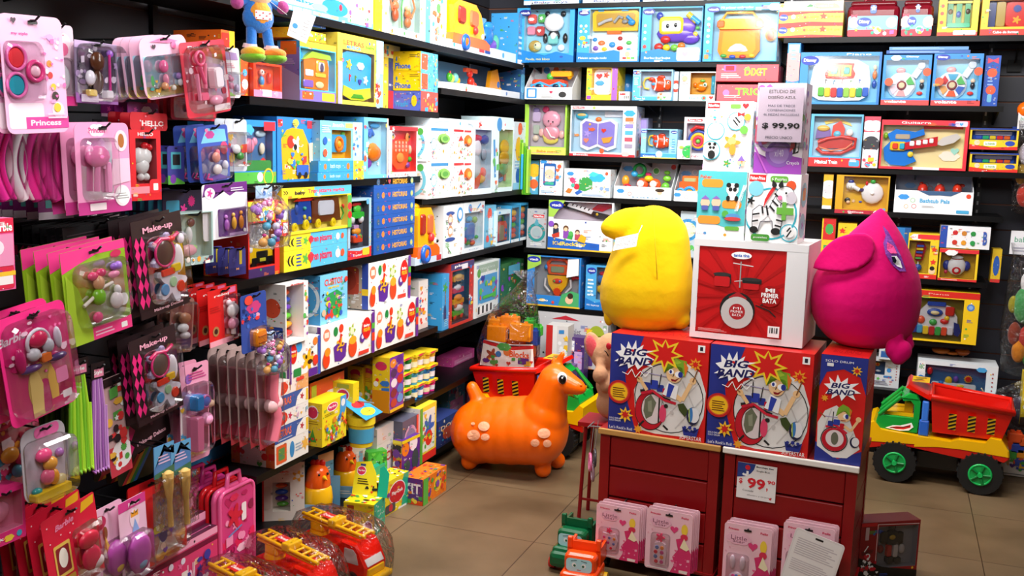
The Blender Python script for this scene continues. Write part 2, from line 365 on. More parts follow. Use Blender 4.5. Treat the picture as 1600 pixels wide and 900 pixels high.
def BB(name,z,p0,p1,pt,off,D,lab,cat='toy box',grp=None,**k):
    y=YB+off; x0=solve((0,y,z),(1,0,0),px=p0); x1=solve((0,y,z),(1,0,0),px=p1)
    H=solve((x0,y,z),(0,0,1),py=pt); o=carton(name,x1-x0-.004,H,D,**k); o.location=((x0+x1)/2,y,z+.0005)
    tag(o,lab,cat,grp); o['_top']=z+H; return o
def top(o): return o['_top']+.0008
def stack(o,n,h,labs,dx=0):
    r=[o]
    for i in range(1,n):
        c=dup(o,o.location+Vector((random.uniform(-dx,dx),random.uniform(-dx,dx),h*i)),label=labs[i]); c['_top']=o['_top']+h*i; r.append(c)
    return r
def skin(name,mt,voxel,mb,parent=None,sm=6,bend=None):
    'fuse the overlapping closed shapes of mb into one continuous smooth surface'
    mb.k=[mt]*len(mb.k); o=mb.build(name,parent)
    r=o.modifiers.new('r','REMESH'); r.mode='VOXEL'; r.voxel_size=voxel; r.use_smooth_shade=True
    s=o.modifiers.new('s','SMOOTH'); s.factor=.6; s.iterations=sm
    return o
# ================================================================ the room
def tilemat():
    m=bpy.data.materials.new('stone_tile'); m.use_nodes=True; nt=m.node_tree; b=nt.nodes['Principled BSDF']; N=nt.nodes.new; L=nt.links.new
    tc=N('ShaderNodeTexCoord'); mp=N('ShaderNodeMapping'); mp.inputs['Location'].default_value=(1.34,-3.884,0); L(tc.outputs['Object'],mp.inputs[0])
    br=N('ShaderNodeTexBrick'); br.offset=0; br.inputs['Scale'].default_value=1; br.inputs['Brick Width'].default_value=.6; br.inputs['Row Height'].default_value=.6
    br.inputs['Mortar Size'].default_value=.0022; br.inputs['Mortar Smooth'].default_value=.2
    br.inputs['Color1'].default_value=(.19,.13,.072,1); br.inputs['Color2'].default_value=(.168,.112,.06,1); br.inputs['Mortar'].default_value=(.04,.022,.012,1)
    L(mp.outputs[0],br.inputs[0]); n=N('ShaderNodeTexNoise'); n.inputs['Scale'].default_value=2.2; n.inputs['Detail'].default_value=8; L(tc.outputs['Object'],n.inputs[0])
    cr=N('ShaderNodeValToRGB'); cr.color_ramp.elements[0].position=.3; cr.color_ramp.elements[0].color=(.62,.6,.55,1); cr.color_ramp.elements[1].position=.7; cr.color_ramp.elements[1].color=(1.15,1.12,1.1,1)
    L(n.outputs[0],cr.inputs[0]); mx=N('ShaderNodeMixRGB'); mx.blend_type='MULTIPLY'; mx.inputs[0].default_value=1; L(br.outputs[0],mx.inputs[1]); L(cr.outputs[0],mx.inputs[2]); L(mx.outputs[0],b.inputs['Base Color'])
    b.inputs['Roughness'].default_value=.42; b.inputs['Specular IOR Level'].default_value=.35
    return m
def setting(mb,name,mt=None):
    if mt: mb.k=[mt]*len(mb.k)
    o=mb.build(name); o['kind']='structure'; return o
m=MB(); m.add([(-2.7,-2,0),(3,-2,0),(3,6.4,0),(-2.7,6.4,0)],[(0,1,2,3)],'a86'); setting(m,'floor',tilemat())
WALLM=mat('dark_slatwall',.5)
def slats(x0,x1,fixed,axis,z1=3.0):
    m=MB(); m.mt=WALLM; z=0
    while z<z1:
        t=min(z+.134,z1)
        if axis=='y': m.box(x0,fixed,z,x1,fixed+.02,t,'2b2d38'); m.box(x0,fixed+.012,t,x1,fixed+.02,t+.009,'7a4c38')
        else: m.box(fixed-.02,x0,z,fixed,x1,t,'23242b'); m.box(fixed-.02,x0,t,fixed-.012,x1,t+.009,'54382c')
        z=t+.009
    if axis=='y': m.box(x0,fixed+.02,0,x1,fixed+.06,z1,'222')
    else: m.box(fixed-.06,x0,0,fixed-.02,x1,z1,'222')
    return m
setting(slats(-2.7,3,6.30,'y'),'wall_back'); setting(slats(-2,6.3,-2.60,'x'),'wall_left')
m=MB(); m.mt=MATTE; m.box(3,-2,0,3.06,6.4,3,'8a8680'); setting(m,'wall_right')
m=MB(); m.mt=MATTE; m.box(-2.7,-2.06,0,3,-2,3,'cfc8be'); setting(m,'wall_rear')
m=MB(); m.mt=MATTE; m.box(-2.7,-2,3,3,6.4,3.06,'ddd'); setting(m,'ceiling')
SHM=mat('black_steel',.4,spec=.25)
def shelf(name,ax,z,a,b,front,back,lab,br=2,lip=.03):
    'ax x: board runs along x (back wall); ax y: along y (left wall)'
    m=MB(); m.mt=SHM
    if ax=='x': m.box(a,front,z-lip,b,front+.012,z-.0002,'050506'); m.box(a,front+.012,z-.012,b,back,z-.0002,'060608')
    else: m.box(front-.012,a,z-lip,front,b,z-.0002,'050506'); m.box(back,a,z-.012,front-.012,b,z-.0002,'060608')
    o=m.build(name); tag(o,lab,'shelf')
    for i in range(br):
        p=a+.02+(b-a-.04)*i/max(1,br-1); q=MB(); q.mt=SHM
        if ax=='x': q.add([(p-.004,back,z-.09),(p+.004,back,z-.09),(p+.004,back,z-.0125),(p-.004,back,z-.0125),(p-.004,front+.03,z-.03),(p+.004,front+.03,z-.03),(p+.004,front+.03,z-.0125),(p-.004,front+.03,z-.0125)],[(0,1,2,3),(4,7,6,5),(0,3,7,4),(1,5,6,2),(0,4,5,1),(2,6,7,3)],'111114')
        else: q.add([(back,p-.004,z-.09),(back,p+.004,z-.09),(back,p+.004,z-.0125),(back,p-.004,z-.0125),(front-.03,p-.004,z-.03),(front-.03,p+.004,z-.03),(front-.03,p+.004,z-.0125),(front-.03,p-.004,z-.0125)],[(0,1,2,3),(4,7,6,5),(0,3,7,4),(1,5,6,2),(0,4,5,1),(2,6,7,3)],'111114')
        q.build('bracket',o)
    return o
ZL={'a0':2.172,'a1':1.84,'a2':1.525,'a3':1.178,'a4':.74,'a5':.43,'b1':1.965,'b2':1.412,'b3':1.09,'b4':.70,'b5':.40,'base':.09}
def names(s): return s
WB=-2.578
shelf('wall_shelf','y',ZL['a0'],1.2,5.85,XL,WB,'topmost black shelf of the left wall, above the pink cards and the tall boxes',5)
shelf('wall_shelf','y',ZL['a1'],3.06,4.655,XL,WB,'black shelf under the row with the yellow phone boxes')
shelf('wall_shelf','y',ZL['a2'],3.02,4.45,XL,WB,'black shelf under the light blue bath toy boxes on the left wall')
shelf('wall_shelf','y',ZL['a3'],2.85,4.38,XL,WB,'black shelf under the train drawing board box and dark blue game stack')
shelf('wall_shelf','y',ZL['a4'],3.0,4.68,XL,WB,'black shelf under the white boxes with fruit and cupcake shape toys')
shelf('wall_shelf','y',ZL['a5'],3.05,4.38,XL+.02,WB,'low black shelf under the modelling clay boxes and stacked board games')
shelf('wall_shelf','y',ZL['b1'],4.675,5.9,XL,WB,'black shelf under the open trays of baby toys near the back corner')
shelf('wall_shelf','y',ZL['b2'],4.47,5.93,XL,WB,'black shelf under the white animal print boxes near the corner')
shelf('wall_shelf','y',ZL['b3'],4.40,5.93,XL,WB,'black shelf under the yellow boxed bus near the corner')
shelf('wall_shelf','y',ZL['b4'],4.70,5.93,XL,WB,'black shelf under the keyboard toy box near the corner, left wall')
shelf('wall_shelf','y',ZL['b5'],4.39,5.93,XL+.02,WB,'low black shelf under the rows of clay tub packs')
m=MB(); m.mt=SHM; m.box(WB,1.2,0,XL-.02,5.93,.06,'060607'); m.box(WB,1.2,.06,XL+.03,5.93,ZL['base']-.0002,'101013'); o=m.build('shelf_base'); tag(o,'black shelf base standing on the floor along the left wall','shelf base')
XR=-.66
for z,lab in ((2.544,'highest black shelf of the back wall, left half, above the panda box'),(2.195,'black back wall shelf under the row of four big blue window boxes'),(1.97,'black back wall shelf under the clownfish bath toy box and robot tray'),(1.63,'black back wall shelf under the doll box and the purple book box'),(1.38,'black back wall shelf under the caterpillar and farm block boxes'),(1.042,'black back wall shelf under the boxed keyboard guitar'),(.676,'black back wall shelf under the boxed radio with orange handle'),(.30,'lowest black shelf of the back wall behind the yellow plush')):
    shelf('wall_shelf','x',z,XL+.0005,XR-.005,YB,6.30,lab,3)
for z,x1,lab in ((2.327,.95,'highest black shelf on the right of the back wall, under the clear red cases'),(1.96,.50,'black shelf on the right under the two steering dial boxes'),(1.613,.85,'black shelf on the right under the blue toy guitar box'),(1.375,.55,'black shelf on the right under the long white bath animal box'),(1.015,.50,'black shelf on the right under the yellow box with a ball toy'),(.669,.46,'black shelf on the right under the red and yellow piano box')):
    shelf('wall_shelf','x',z,XR+.005,x1,YB,6.30,lab,3)
m=MB(); m.mt=SHM; m.box(XL+.05,5.93,0,.9,6.30,.09,'050506'); o=m.build('shelf_base'); tag(o,'black shelf base standing on the floor along the back wall','shelf base')
def upright(x,y,ax,lab):
    m=MB(); m.mt=mat('steel_upright',.4,metal=0)
    if ax=='x': m.box(x-.014,y-.018,.05,x+.014,y,2.95,'3a3b40')
    else: m.box(x,y-.014,.05,x+.018,y+.014,2.95,'1c1c20')
    z=.12
    while z<2.9:
        if ax=='x': m.box(x-.005,y-.0185,z,x+.005,y-.0178,z+.022,'dadce0')
        z+=.05
    o=m.build('slotted_upright'); tag(o,lab,'upright')
upright(-1.42,6.30,'x','slotted steel upright on the back wall behind the clownfish boxes')
upright(XR,6.30,'x','slotted steel upright on the back wall behind the purple design box')
upright(.03,6.30,'x','slotted steel upright on the back wall left of the long white bath animal box')
upright(.44,6.30,'x','slotted steel upright on the back wall right of the dial boxes')
for y,l in ((1.25,'black upright behind the pink cards, nearest the camera'),(3.05,'black upright where the pink cards end and the boxes begin'),(4.39,'black upright in the middle of the left wall'),): upright(-2.60,y,'y',l)
# ================================================================ the red display tables
E_=Vector((.98,-.072,0)).normalized(); ANG=math.atan2(E_.y,E_.x); TZ=.58
TA=Vector((-1.035,3.765,0))
def red_table(off,lipc,lab,lipmat):
    W=.49; root=empty('display_table',TA+E_*off,ANG); tag(root,lab,'table')
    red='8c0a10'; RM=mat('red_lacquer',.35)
    def part(nm,fn,mt=RM):
        m=MB(); m.mt=mt; fn(m); return m.build(nm,root)
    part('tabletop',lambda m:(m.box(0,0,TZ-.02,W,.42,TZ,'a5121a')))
    part('edge_strip',lambda m:m.rbox(-.002,-.014,TZ-.022,W+.002,-.001,TZ+.002,lipc,.004),lipmat)
    for x in (.004,W-.044):
        for y in (.004,.37): part('leg',lambda m:m.box(x,y,.05,x+.04,y+.04,TZ-.021,red))
    for i in range(4):
        z1=TZ-.03-i*.127; part('front_board',lambda m:m.rbox(.046,.008,z1-.12,W-.046,.03,z1,red,.004))
    for i in range(4):
        z1=TZ-.03-i*.127; part('side_board',lambda m:m.box(.008,.046,z1-.12,.026,.368,z1,red)); part('side_board',lambda m:m.box(W-.026,.046,z1-.12,W-.008,.368,z1,red))
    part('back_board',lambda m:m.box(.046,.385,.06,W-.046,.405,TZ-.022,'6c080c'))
    part('bottom_tray',lambda m:m.box(.0,.0,.05,W,.40,.06,red))
    for x in (.04,W-.04):
        for y in (.03,.37): part('caster',lambda m:(m.cone((x-.012,y,.024),(x+.012,y,.024),.024,.024,'222',16),m.box(x-.003,y-.006,.02,x+.003,y+.006,.0495,'999')),PLAS)
    return root
red_table(0,'b98a48','red slatted display table with a bare wood front edge, left of the pair',mat('wood_edge',.5))
red_table(.502,'e9e4dc','red slatted display table with a white front edge and the price sign',mat('white_edge',.4))
def tab(off,dy=0,z=TZ): return TA+E_*off+Vector((-E_.y,E_.x,0))*dy+Vector((0,0,z))
# parametric placing on the tilted table line: offset along the table for a pixel column
def toff(px,z,dy=0): return solve(tab(0,dy,z),E_,px=px)
DRUM=('p e8e6e2 34 4 28 24 26 44 34 66 50 76 74 80 92 70 99 50 98 26 92 8 80 3 50 2;'
 'w 1.2 ccc7c4 60 20 92 60;w 1.2 ccc7c4 70 10 97 45;w 1.2 ccc7c4 75 60 90 30;w 1.2 ccc7c4 40 20 60 50;')
BOY=('o 43.5 25 15.6 20.4 222;o 43.5 25 15 19.4 c3142a;o 46.5 27 12 16 222;o 46.8 27 11.6 15.2 ded0d0;P 6a6f58 38 36 44 42 50 34 46 20 40 16 37 24;P 8c9078 41 34 45 36 46 24 42 24;w 1.6 222 53 40 53 14;w 1.2 888 56 38 55 20;o 57 24 3.6 9 e0446a;c 60 32 2.2 222;w 2 222 33 8 38 14;w 2 222 58 12 63 8;'
 'w 3.4 222 33 44 44 46 56 40 64 38;w 2.6 d3213a 34 42 46 46 58 38 70 36;R 36 46 43 54 1 24348c;R 43 48 51 57 1 2b3fa8;R 50 46 57 53 1 24348c;R 56 42 62 50 1 c3142a;'
 'w 1 222 44 52 44 68;w .8 a9a0c8 34 64 60 62;w 1 222 52 50 54 64;'
 'w 5 f0c48c 66 46 76 40;w 4.2 f0c48c 76 40 84 58;w 3.6 f0c48c 34 54 40 46;c 86 61 3.4 f0c48c;c 32 56 3 f0c48c;w 1.2 8a5a2a 86 60 91 75;w 1.2 8a5a2a 32 56 24 62;'
 'P f2f2f2 56 44 70 40 72 54 62 58;P 2b3fa8 62 56 60 42 64 42 68 54;o 67 66 8 9 f3c893;P 7cab2c 57 66 59 78 63 80 67 84 72 81 79 80 80 70 77 64 75 73 68 74 63 70 60 72;P a9c93c 62 76 68 82 74 78 70 76;P e07828 76 80 81 74 78 64 77 72;'
 'o 72 66 4.2 3.2 fff;o 73.5 66 2.4 3 24348c;o 64 68 2.6 2.6 fff;o 63.6 68 1.3 1.8 24348c;P 8c1020 64 61 70 60 73 63 69 58.5 65 58.5;w .8 222 67 66 66 63;'
 'P 3b4a22 72 36 78 38 84 30 80 24 74 30;o 88 26 6.5 9 224;o 89 27 5.4 7.6 e8e8ea;o 86 27 2 7.4 3b7cc0;w 1 a8c02c 85 20 84 33;')
LOGO='P fff 6 82 12 84 11 91 17 86 19 94 23 87 27 96 28 87 35 92 33 86 46 87 36 83 47 78 40 76 46 70 36 72 30 66 27 71 20 66 19 71 10 67 14 73 5 72 12 77;U 27 83.5 23 7.5 1a1d5c BIG;U 27 74.5 36 8 1a1d5c BAND;c 24 85 1.3 d22;'
def bandbox(nm,p0,p1,ptop,dy,lab,narrow=False):
    a=toff(p0,TZ,dy); b=toff(p1,TZ,dy); W=b-a-.004; H=solve(tab(a,dy),(0,0,1),py=ptop)
    if not narrow:
        F=('p 28348c 0 0 30 0 20 30 16 60 26 76 34 100 0 100;'+DRUM+'k 62 40 35.5 222 .975;c 66 26 2 c9c3bf;'+BOY+'s 57 85 19 8 f6d22e;s 57 85 13.5 8 d81e1c;s 88 78 7 8 f0a42a;s 88 78 4 7 d81e1c;s 19 18 8.5 8 f6c42e;s 19 18 5 7 c22;s 33 5 5 7 f0a42a;'
           +LOGO+'w .7 fff 14 62 20 60 24 66 28 58 33 65 38 60 43 66;c 11.5 41 12 c32020;c 11.5 41 10 e86030;c 11.5 41 9 f6c020;l 5 35 18 46 5 6a3c10;'
           't 8.5 13.3 12 1.6 fff SOLO DRUM;t 8.5 11 12 1.6 fff SOLO DRUM;t 15 4 24 3 fff Let\'s Rock\'n Roll;P 28348c 78 15 81 9 84 12 86 9 88 13 91 9 95 15 93 6 80 6;c 81 14 1.6 28348c;c 86 14.5 1.8 28348c;c 91 14 1.6 28348c;t 87 4 22 4 fff SUPERSTAR;R 90 91 97 98 0 fff;R 92 92.5 95 96.5 .5 223')
    else:
        F=('p 28348c 0 0 100 0 100 14 50 4 0 18;p 28348c 0 100 100 100 100 66 86 82 50 88 14 84 0 70;'
           'P e8e6e2 4 14 2 36 16 48 40 54 66 46 96 16 70 6 40 5;w 1 ccc7c4 10 20 30 50;w 1 ccc7c4 60 14 80 30;'
           'k 40 22 12 222 .93;c 40 22 11 c3142a;c 41 23 8 e8d8d8;o 41 23 8 6 6a6a58;w 2.2 d3213a 20 33 40 36 66 29;R 24 34 36 39 1 24348c;R 36 36 50 41 1 2b3fa8;R 50 33 60 38 1 c3142a;w .8 222 34 38 35 48;w .7 a9a0c8 14 43 44 43;'
           'w 2.6 f0c48c 60 36 74 32;w 2.3 f0c48c 74 32 88 42;c 89 43.5 2.4 f0c48c;w 1 8a5a2a 18 42 6 46;o 58 44.5 14 4.6 f3c893;P 7cab2c 40 44 44 52 54 56 66 54 74 51 70 45 62 50 50 49;P e07828 68 53 74 50 71 45;o 62 45 6 2.4 fff;o 64 45 3.6 2.2 24348c;w .8 8c1020 52 41 62 41;o 84 22 10 5 224;o 86 22.5 8 4.2 e8e8ea;'
           'P fff 10 73 24 74 20 80 34 75 38 83 46 76 60 81 60 75 84 77 70 72 90 68 72 67 80 61 60 65 50 59 44 65 28 60 30 66 14 64 22 69;U 46 73 38 5 1a1d5c BIG;U 48 67 58 5 1a1d5c BAND;s 78 88 5 8 f6c42e;s 78 88 3 7 c22;s 14 60 3.6 7 f0a42a;t 40 95 60 2 fff SOLO DRUM;R 14 90 28 93 .5 eee')
    o=carton(nm,W,H,.30,'d81e1c',F,g=0,top='r 0 0 100 100 c81a18;t 50 30 60 22 a01214 BIG BAND;R 60 55 80 80 4 a01214',side='r 0 0 100 100 b81a1c;R 10 10 90 40 2 28348c;t 50 70 70 12 fff BIG BAND')
    o.location=tab((a+b)/2,dy,TZ+.0005); o.rotation_euler=(0,0,ANG); tag(o,lab,'drum kit box',None); o['_top']=TZ+H; return o
bb1=bandbox('drum_kit_box',949,1101,520,.004,'red and blue cartoon drum kit box over the wood edge, under the yellow plush')
bb2=bandbox('drum_kit_box',1102,1262,537,.004,'red and blue cartoon drum kit box in the middle, over the price sign')
bb3=bandbox('drum_kit_box',1271,1345,553,.004,'narrow red and blue drum kit box under the magenta plush',True)
BT=max(top(bb1),top(bb2),top(bb3))
def onband(nm,z,p0,p1,ptop,base,lab,cat,D,**k):
    'front face plane passes through world point base (x,y) parallel to the tables'
    P=Vector((base[0],base[1],z)); a=solve(P,E_,px=p0); b=solve(P,E_,px=p1); H=solve(P+E_*a,(0,0,1),py=ptop)
    o=carton(nm,b-a-.003,H,D,g=0,**k); o.location=P+E_*((a+b)/2); o.rotation_euler=(0,0,ANG); tag(o,lab,cat); o['_top']=z+H; return o
dp=pln(1077,525,2,BT); dy0=(dp.x,dp.y)
drum=onband('drum_kit_box',BT,1077,1254,372,dy0,'big white carton with a red panel showing a toy drum kit','drum kit box',.30,col='e8e8ea',scol='d4d2cf',
 front='r 5 6 82 93 c81418;'+''.join('p a81014 45 45 %d %d %d %d;'%(45+60*math.cos(a),45+60*math.sin(a),45+60*math.cos(a+.09),45+60*math.sin(a+.09)) for a in [i*PI/9 for i in range(18)]).replace('p a81014','p b41014')+'r 82 0 100 100 e8e8ea;r 0 0 5 100 e8e8ea;r 0 93 100 100 e8e8ea;r 0 0 100 6 e8e8ea;'
 'o 43 86 9 3.6 fff;T 43 86 14 3 2060c0 tanta tina;w 1 d8d0d0 36 78 54 76;w 1.2 999 43 80 43 54;w .8 ccc 38 60 50 62;R 20 57 35 66 1 222;R 20 54 34 64 2 c81a20;o 27 66 8 2 333;R 46 53 60 62 2 c81a20;R 45 59 62 64 1 222;o 53 63 9 1.8 333;P 222 30 34 36 42 42 44 50 41 54 32;c 42 32 17.5 222;P b02028 34 44 42 50 50 44 48 40 36 40;c 42 29 16 c9c6c4;c 42 30 8 b0262c;t 42 33.4 7 2.4 fff MI;t 42 30 11 2.4 fff PRIMER;t 42 26.6 8 2.4 fff BATA;'
 'w 1.2 222 58 38 70 34 76 28;w 1 222 62 38 68 42;c 70 48 10.5 a80c12;T 70 54 8 4 fff MI;T 70 49 15 4.4 fff PRIMER;T 70 43.6 12 4.6 fff BATA;R 70 8 80 19 0 fff;g 71.5 12 78.5 17.5 222,fff,222,222,fff,222,fff,222,222;l 8 8 34 11 3 e8a0a0',
 side='r 0 0 100 100 e0deda')
drum2top=top(drum)
sd='o 50 25 38 18 a0dce4;q flower 50 25 7 a55ac0;o 50 70 38 18 a0dce4;R 30 62 70 80 2 e8a030;b 5 5 95 95 14 3 5 e86a2a,68b848,b060c0,40a8c8'
onband('puzzle_box',drum2top,1086,1162,266,(dy0[0],dy0[1]+.012),'teal puzzle box with orange tabs, panda and turtle, on the white drum carton','puzzle box',.08,col='fff',front='P 58c4c8 0 100 100 100 100 22 60 18 0 30;T 16 91 24 5 e0562c Fisher;R 8 76 52 88 5 f09a38;R 52 46 92 58 5 f09a38;R 3 22 50 34 5 f09a38;R 60 14 90 20 3 6cb444;'
 'c 72 74 9 fff;c 64 80 3.6 222;c 80 80 3.6 222;o 68 74 4 3 222;o 77 74 4 3 222;c 72 64 6 fff;o 64 61 4 4 222;o 81 61 4 4 222;c 17 53 7 f6c8a8;c 40 54 7 f6c8a8;P 8a6ac0 8 58 17 64 27 58;P 8a6ac0 31 59 40 64 49 59;R 10 42 24 49 2 5864b0;R 33 42 47 49 2 5864b0;c 60 38 5 5cb04c;o 76 34 15 5 5a9ad0;o 76 31 17 3 d04848;U 90 62 7 40 fff PRICE;c 20 8 2.4 5a9ad0;c 62 7 2.4 e8a030;t 12 7 14 2 d55 6 Puzzles',side=sd)
zeb=onband('puzzle_box',drum2top,1163,1246,270,(dy0[0],dy0[1]+.004),'white puzzle box with a large striped zebra, on the white drum carton','puzzle box',.16,col='fff',front='k 46 42 38 3cb4c8 .93;r 2 88 34 98 d82c30;T 18 93 28 5 fff Fisher-Price;R 42 88 76 97 4 6cb444;t 59 92.5 28 4 fff 6 Puzzles;c 82 84 7 e0562c;c 16 78 11 84cfe0;'
 'R 12 14 18 36 3 222;P f4f2f4 14 16 24 16 28 30 50 32 54 14 66 14 70 40 64 56 70 64 58 74 50 62 42 50 24 54 12 46 12 28;w .9 445 14 16 24 16 28 30 50 32 54 14 66 14 70 40 64 56 70 64 58 74 50 62 42 50 24 54 12 46 12 28 14 16;o 72 70 18 13 445;o 72 70 17 12 f4f2f4;o 84 66 10 9 cfc8d2;o 16 18 8 5 222;o 58 17 9 5 222;'
 'P d82c30 32 50 38 60 46 70 54 80 50 84 40 72 34 62;w 2.4 222 52 72 64 64;w 2.4 222 48 62 60 54;w 2.4 222 44 54 54 46;w 2.4 222 30 52 32 42;w 2.4 222 38 54 42 40;w 2.4 222 58 44 70 42;w 2.4 222 58 34 70 32;w 2.4 222 56 26 68 24;w 2.4 222 12 40 26 42;w 2.4 222 12 30 24 32;q flower 8 60 6 222;q drop 50 86 6 222 20;q drop 64 86 6 222 -10;c 74 73 1.6 222;c 63 66 3.4 f07aa0;R 68 34 76 60 1 6cb444;R 58 42 90 52 1 6cb444;k 84 16 13 3cb4c8 .88;c 84 17 8 f2f2f2;w 2 222 80 10 88 20;w 2 222 80 18 86 24;R 12 2 48 12 4 4c9c3c;t 30 7 26 3.4 fff puzzles',side=sd)
ztop=top(zeb)
onband('puzzle_box',ztop,1097,1172,158,(dy0[0],dy0[1]+.02),'white box with small round panda, bunny, zebra and lion pictures','puzzle box',.07,col='fff',front='r 4 90 30 98 d82c30;T 17 94 22 4 fff Fisher-Price;R 52 90 74 96 2 6cb444;q heart 84 94 5 d82c30;c 24 58 13 3ca8b8;c 24 58 11.6 fff;c 24 55 6.6 99a;c 24 55 6 eee;o 20 65 3.6 6.6 99a;o 28 65 3.6 6.6 99a;o 20 65 3 6 eee;o 28 65 3 6 eee;c 66 72 13 3ca8b8;c 66 72 11.6 fff;o 66 70 10 6.8 556;o 66 70 9 6 f2f2f2;o 74 76 6 4 556;o 74 76 5.2 3.4 f2f2f2;w 2 222 60 74 70 66;w 2 222 64 78 74 70;q bow 76 82 5 d33;c 16 30 14 3ca8b8;c 16 30 12.4 fff;c 18 34 7.6 334;c 18 34 7 f2f2f2;c 13 39 2.5 222;c 24 39 2.5 222;o 15 34 3 2 222;o 22 34 3 2 222;o 18 24 8 6 222;q flower 60 42 13 f09a38;c 60 44 6 f6c070;o 62 32 7 8 f09a38;q flower 52 12 6 4ca050;c 82 14 6 f6c8a8;P 8a6ac0 74 16 82 24 90 16;c 90 78 5 f09a38;c 84 60 6 68b848;b 10 72 60 88 7 1.6 4 f09a38,d82c30,3ca8b8,6cb444;b 40 6 96 30 8 1.5 9 f09a38,5a6ac0,3ca8b8',side=sd)
pb=onband('design_studio_box',ztop,1176,1252,130,(dy0[0],dy0[1]+.005),'white and purple design studio box behind the pink price card','craft box',.13,col='f6eef6',front='P a64cc0 0 0 100 0 100 18 60 22 30 14 0 24;q heart 16 92 9 ee4c9c;c 52 22 15 8f60b8;c 52 22 11 a984cc;t 52 23 18 8 e8e0f0 x140;t 82 12 26 5 fff Crayola;k 12 48 16 c060c8 .8;c 14 44 12 e05878;P 222 80 22 86 50 96 58 92 24;P fff 86 24 89 48 93 50 91 26;P e04848 74 24 80 60 84 30;b 4 60 96 98 16 4 8 ee4c9c,b060d0,e8c84c,88c858;k 30 36 12 b080d0 .7;w 2 c060c8 0 30 30 0',side='r 0 0 100 100 dcd0dc;b 5 5 95 95 12 5 4 c04c8c,8a5ab8,48b0a0')
# price card in a clear holder
bz=pb.location; F0=Vector((dy0[0],dy0[1]-.03,0)); a=solve(F0+Vector((0,0,ztop+.2)),E_,px=1184); b=solve(F0+Vector((0,0,ztop+.2)),E_,px=1254)
Pq=F0+E_*a; zt=solve(Pq,(0,0,1),py=136); zb=solve(Pq,(0,0,1),py=221)
root=empty('price_card',F0+E_*((a+b)/2)+Vector((0,0,zb)),ANG); tag(root,'pink price card reading 99,90 in a clear holder against the purple box','price card')
m=MB(); m.box(-(b-a)/2,0,0,(b-a)/2,.002,zt-zb,'f8e4f2'); F=Fr((-(b-a)/2,0,0),(1,0,0),(0,0,1),b-a,zt-zb)
art(m,F,'t 52 92 58 6 554 ESTUDIO DE;t 52 82 62 6 554 DISEÑO AZUL;t 52 66 60 4 667 MAS DE TRECE;t 52 58 62 4 667 COMBINACIONES;t 52 50 80 4 667 46 PIEZAS INCLUIDAS;T 53 29 84 12 111 $ 99,90;t 50 8 60 5 223 PRECIO UNICO'); m.build('card',root)
m=MB(); m.mt=CLEAR; W_=(b-a)/2; m.box(-W_-.006,-.003,-.006,W_+.006,-.001,zt-zb+.006,'fff'); m.box(-W_-.006,.003,-.02,W_+.006,.024,-.012,'fff'); m.box(-W_-.006,.022,-.02,W_+.006,.0245,zt-zb,'fff'); m.build('clear_holder',root)
# paper price sign on the right table
a=toff(1152,.5,-.01); b=toff(1213,.5,-.01); zt=solve(tab(a,-.01,0),(0,0,1),py=722); zb=solve(tab(a,-.01,0),(0,0,1),py=777)
m=MB(); W_=b-a; m.box(-W_/2,.003,0,W_/2,.0055,zt-zb,'f2f0ee'); F=Fr((-W_/2,.003,0),(1,0,0),(0,0,1),W_,zt-zb)
art(m,F,'p 28408c 0 100 46 100 42 84 34 72 20 62 0 58;c 26 88 7 e02030;w 6 fff 26 78 26 68 18 66 14 70;T 70 93 44 5 223 Bandeja Set;t 66 82 34 6 223 Single Blue;T 10 48 9 16 d82030 $;T 50 46 46 30 d82030 99;T 78 34 4 10 d82030 ,;T 88 56 20 10 d82030 90;t 30 24 28 5 333 Contado;t 60 12 64 4 333 efectivo y tarjeta $;c 88 10 3 d82030;'); o=m.build('price_sign'); o.location=tab((a+b)/2,-.006,zb); o.rotation_euler=(0,0,ANG); tag(o,'white paper price sign with red 99 on the red table','price sign')
# ================================================================ the two big plush toys on the drum kit boxes
def U3(px,py,y): return at(px,py,y)
def eye3(m,c,n,r,col='fff'): m.ell(c,(r,r,r),col)
YF=mat('yellow_plush',.85,col=hx('e4b800'),bump=.35,scale=30,sheen=.06,spec=.15)
PF=mat('magenta_plush',.85,col=hx('d8006a'),bump=.35,scale=30,sheen=.06,spec=.15)
Y0=3.99
b0=U3(1010,524,Y0); BT1=top(bb1)
root=empty('plush_toy',(b0.x,Y0,BT1)); tag(root,'big yellow pear shaped plush toy with a folded ear, seen from behind','plush toy')
def loc(px,py,y): p=at(px,py,y); return Vector((p.x-b0.x,y-Y0,p.z-BT1))
m=MB()
prof=[]
def pear(m,loc,y,ks,ky):
    'closed surface of revolution following (row, centre column, half width) samples'
    import bisect
    N=40; pr=[]
    for k in range(N+1):
        t=k/N; row=ks[0][0]+(ks[-1][0]-ks[0][0])*t; j=max(0,min(len(ks)-2,[i for i in range(len(ks)-1) if (ks[i][0]-row)*(ks[i+1][0]-row)<=0][0]))
        a,b=ks[j],ks[j+1]; u=(row-a[0])/(b[0]-a[0]); cx=a[1]+(b[1]-a[1])*u; r=a[2]+(b[2]-a[2])*u; c_=loc(cx,row,y); c_.z=max(c_.z,.002); pr.append((c_,max(r,.5)/372))
    n=32; vs=[]
    for c,r in pr:
        for i in range(n): a=2*PI*i/n; vs.append((c.x+r*math.cos(a),c.y+r*ky*math.sin(a),c.z))
    m.add(vs,[(q*n+i,q*n+(i+1)%n,(q+1)*n+(i+1)%n,(q+1)*n+i) for q in range(N) for i in range(n)]+[list(range(n))[::-1],[N*n+i for i in range(n)]],'fff')
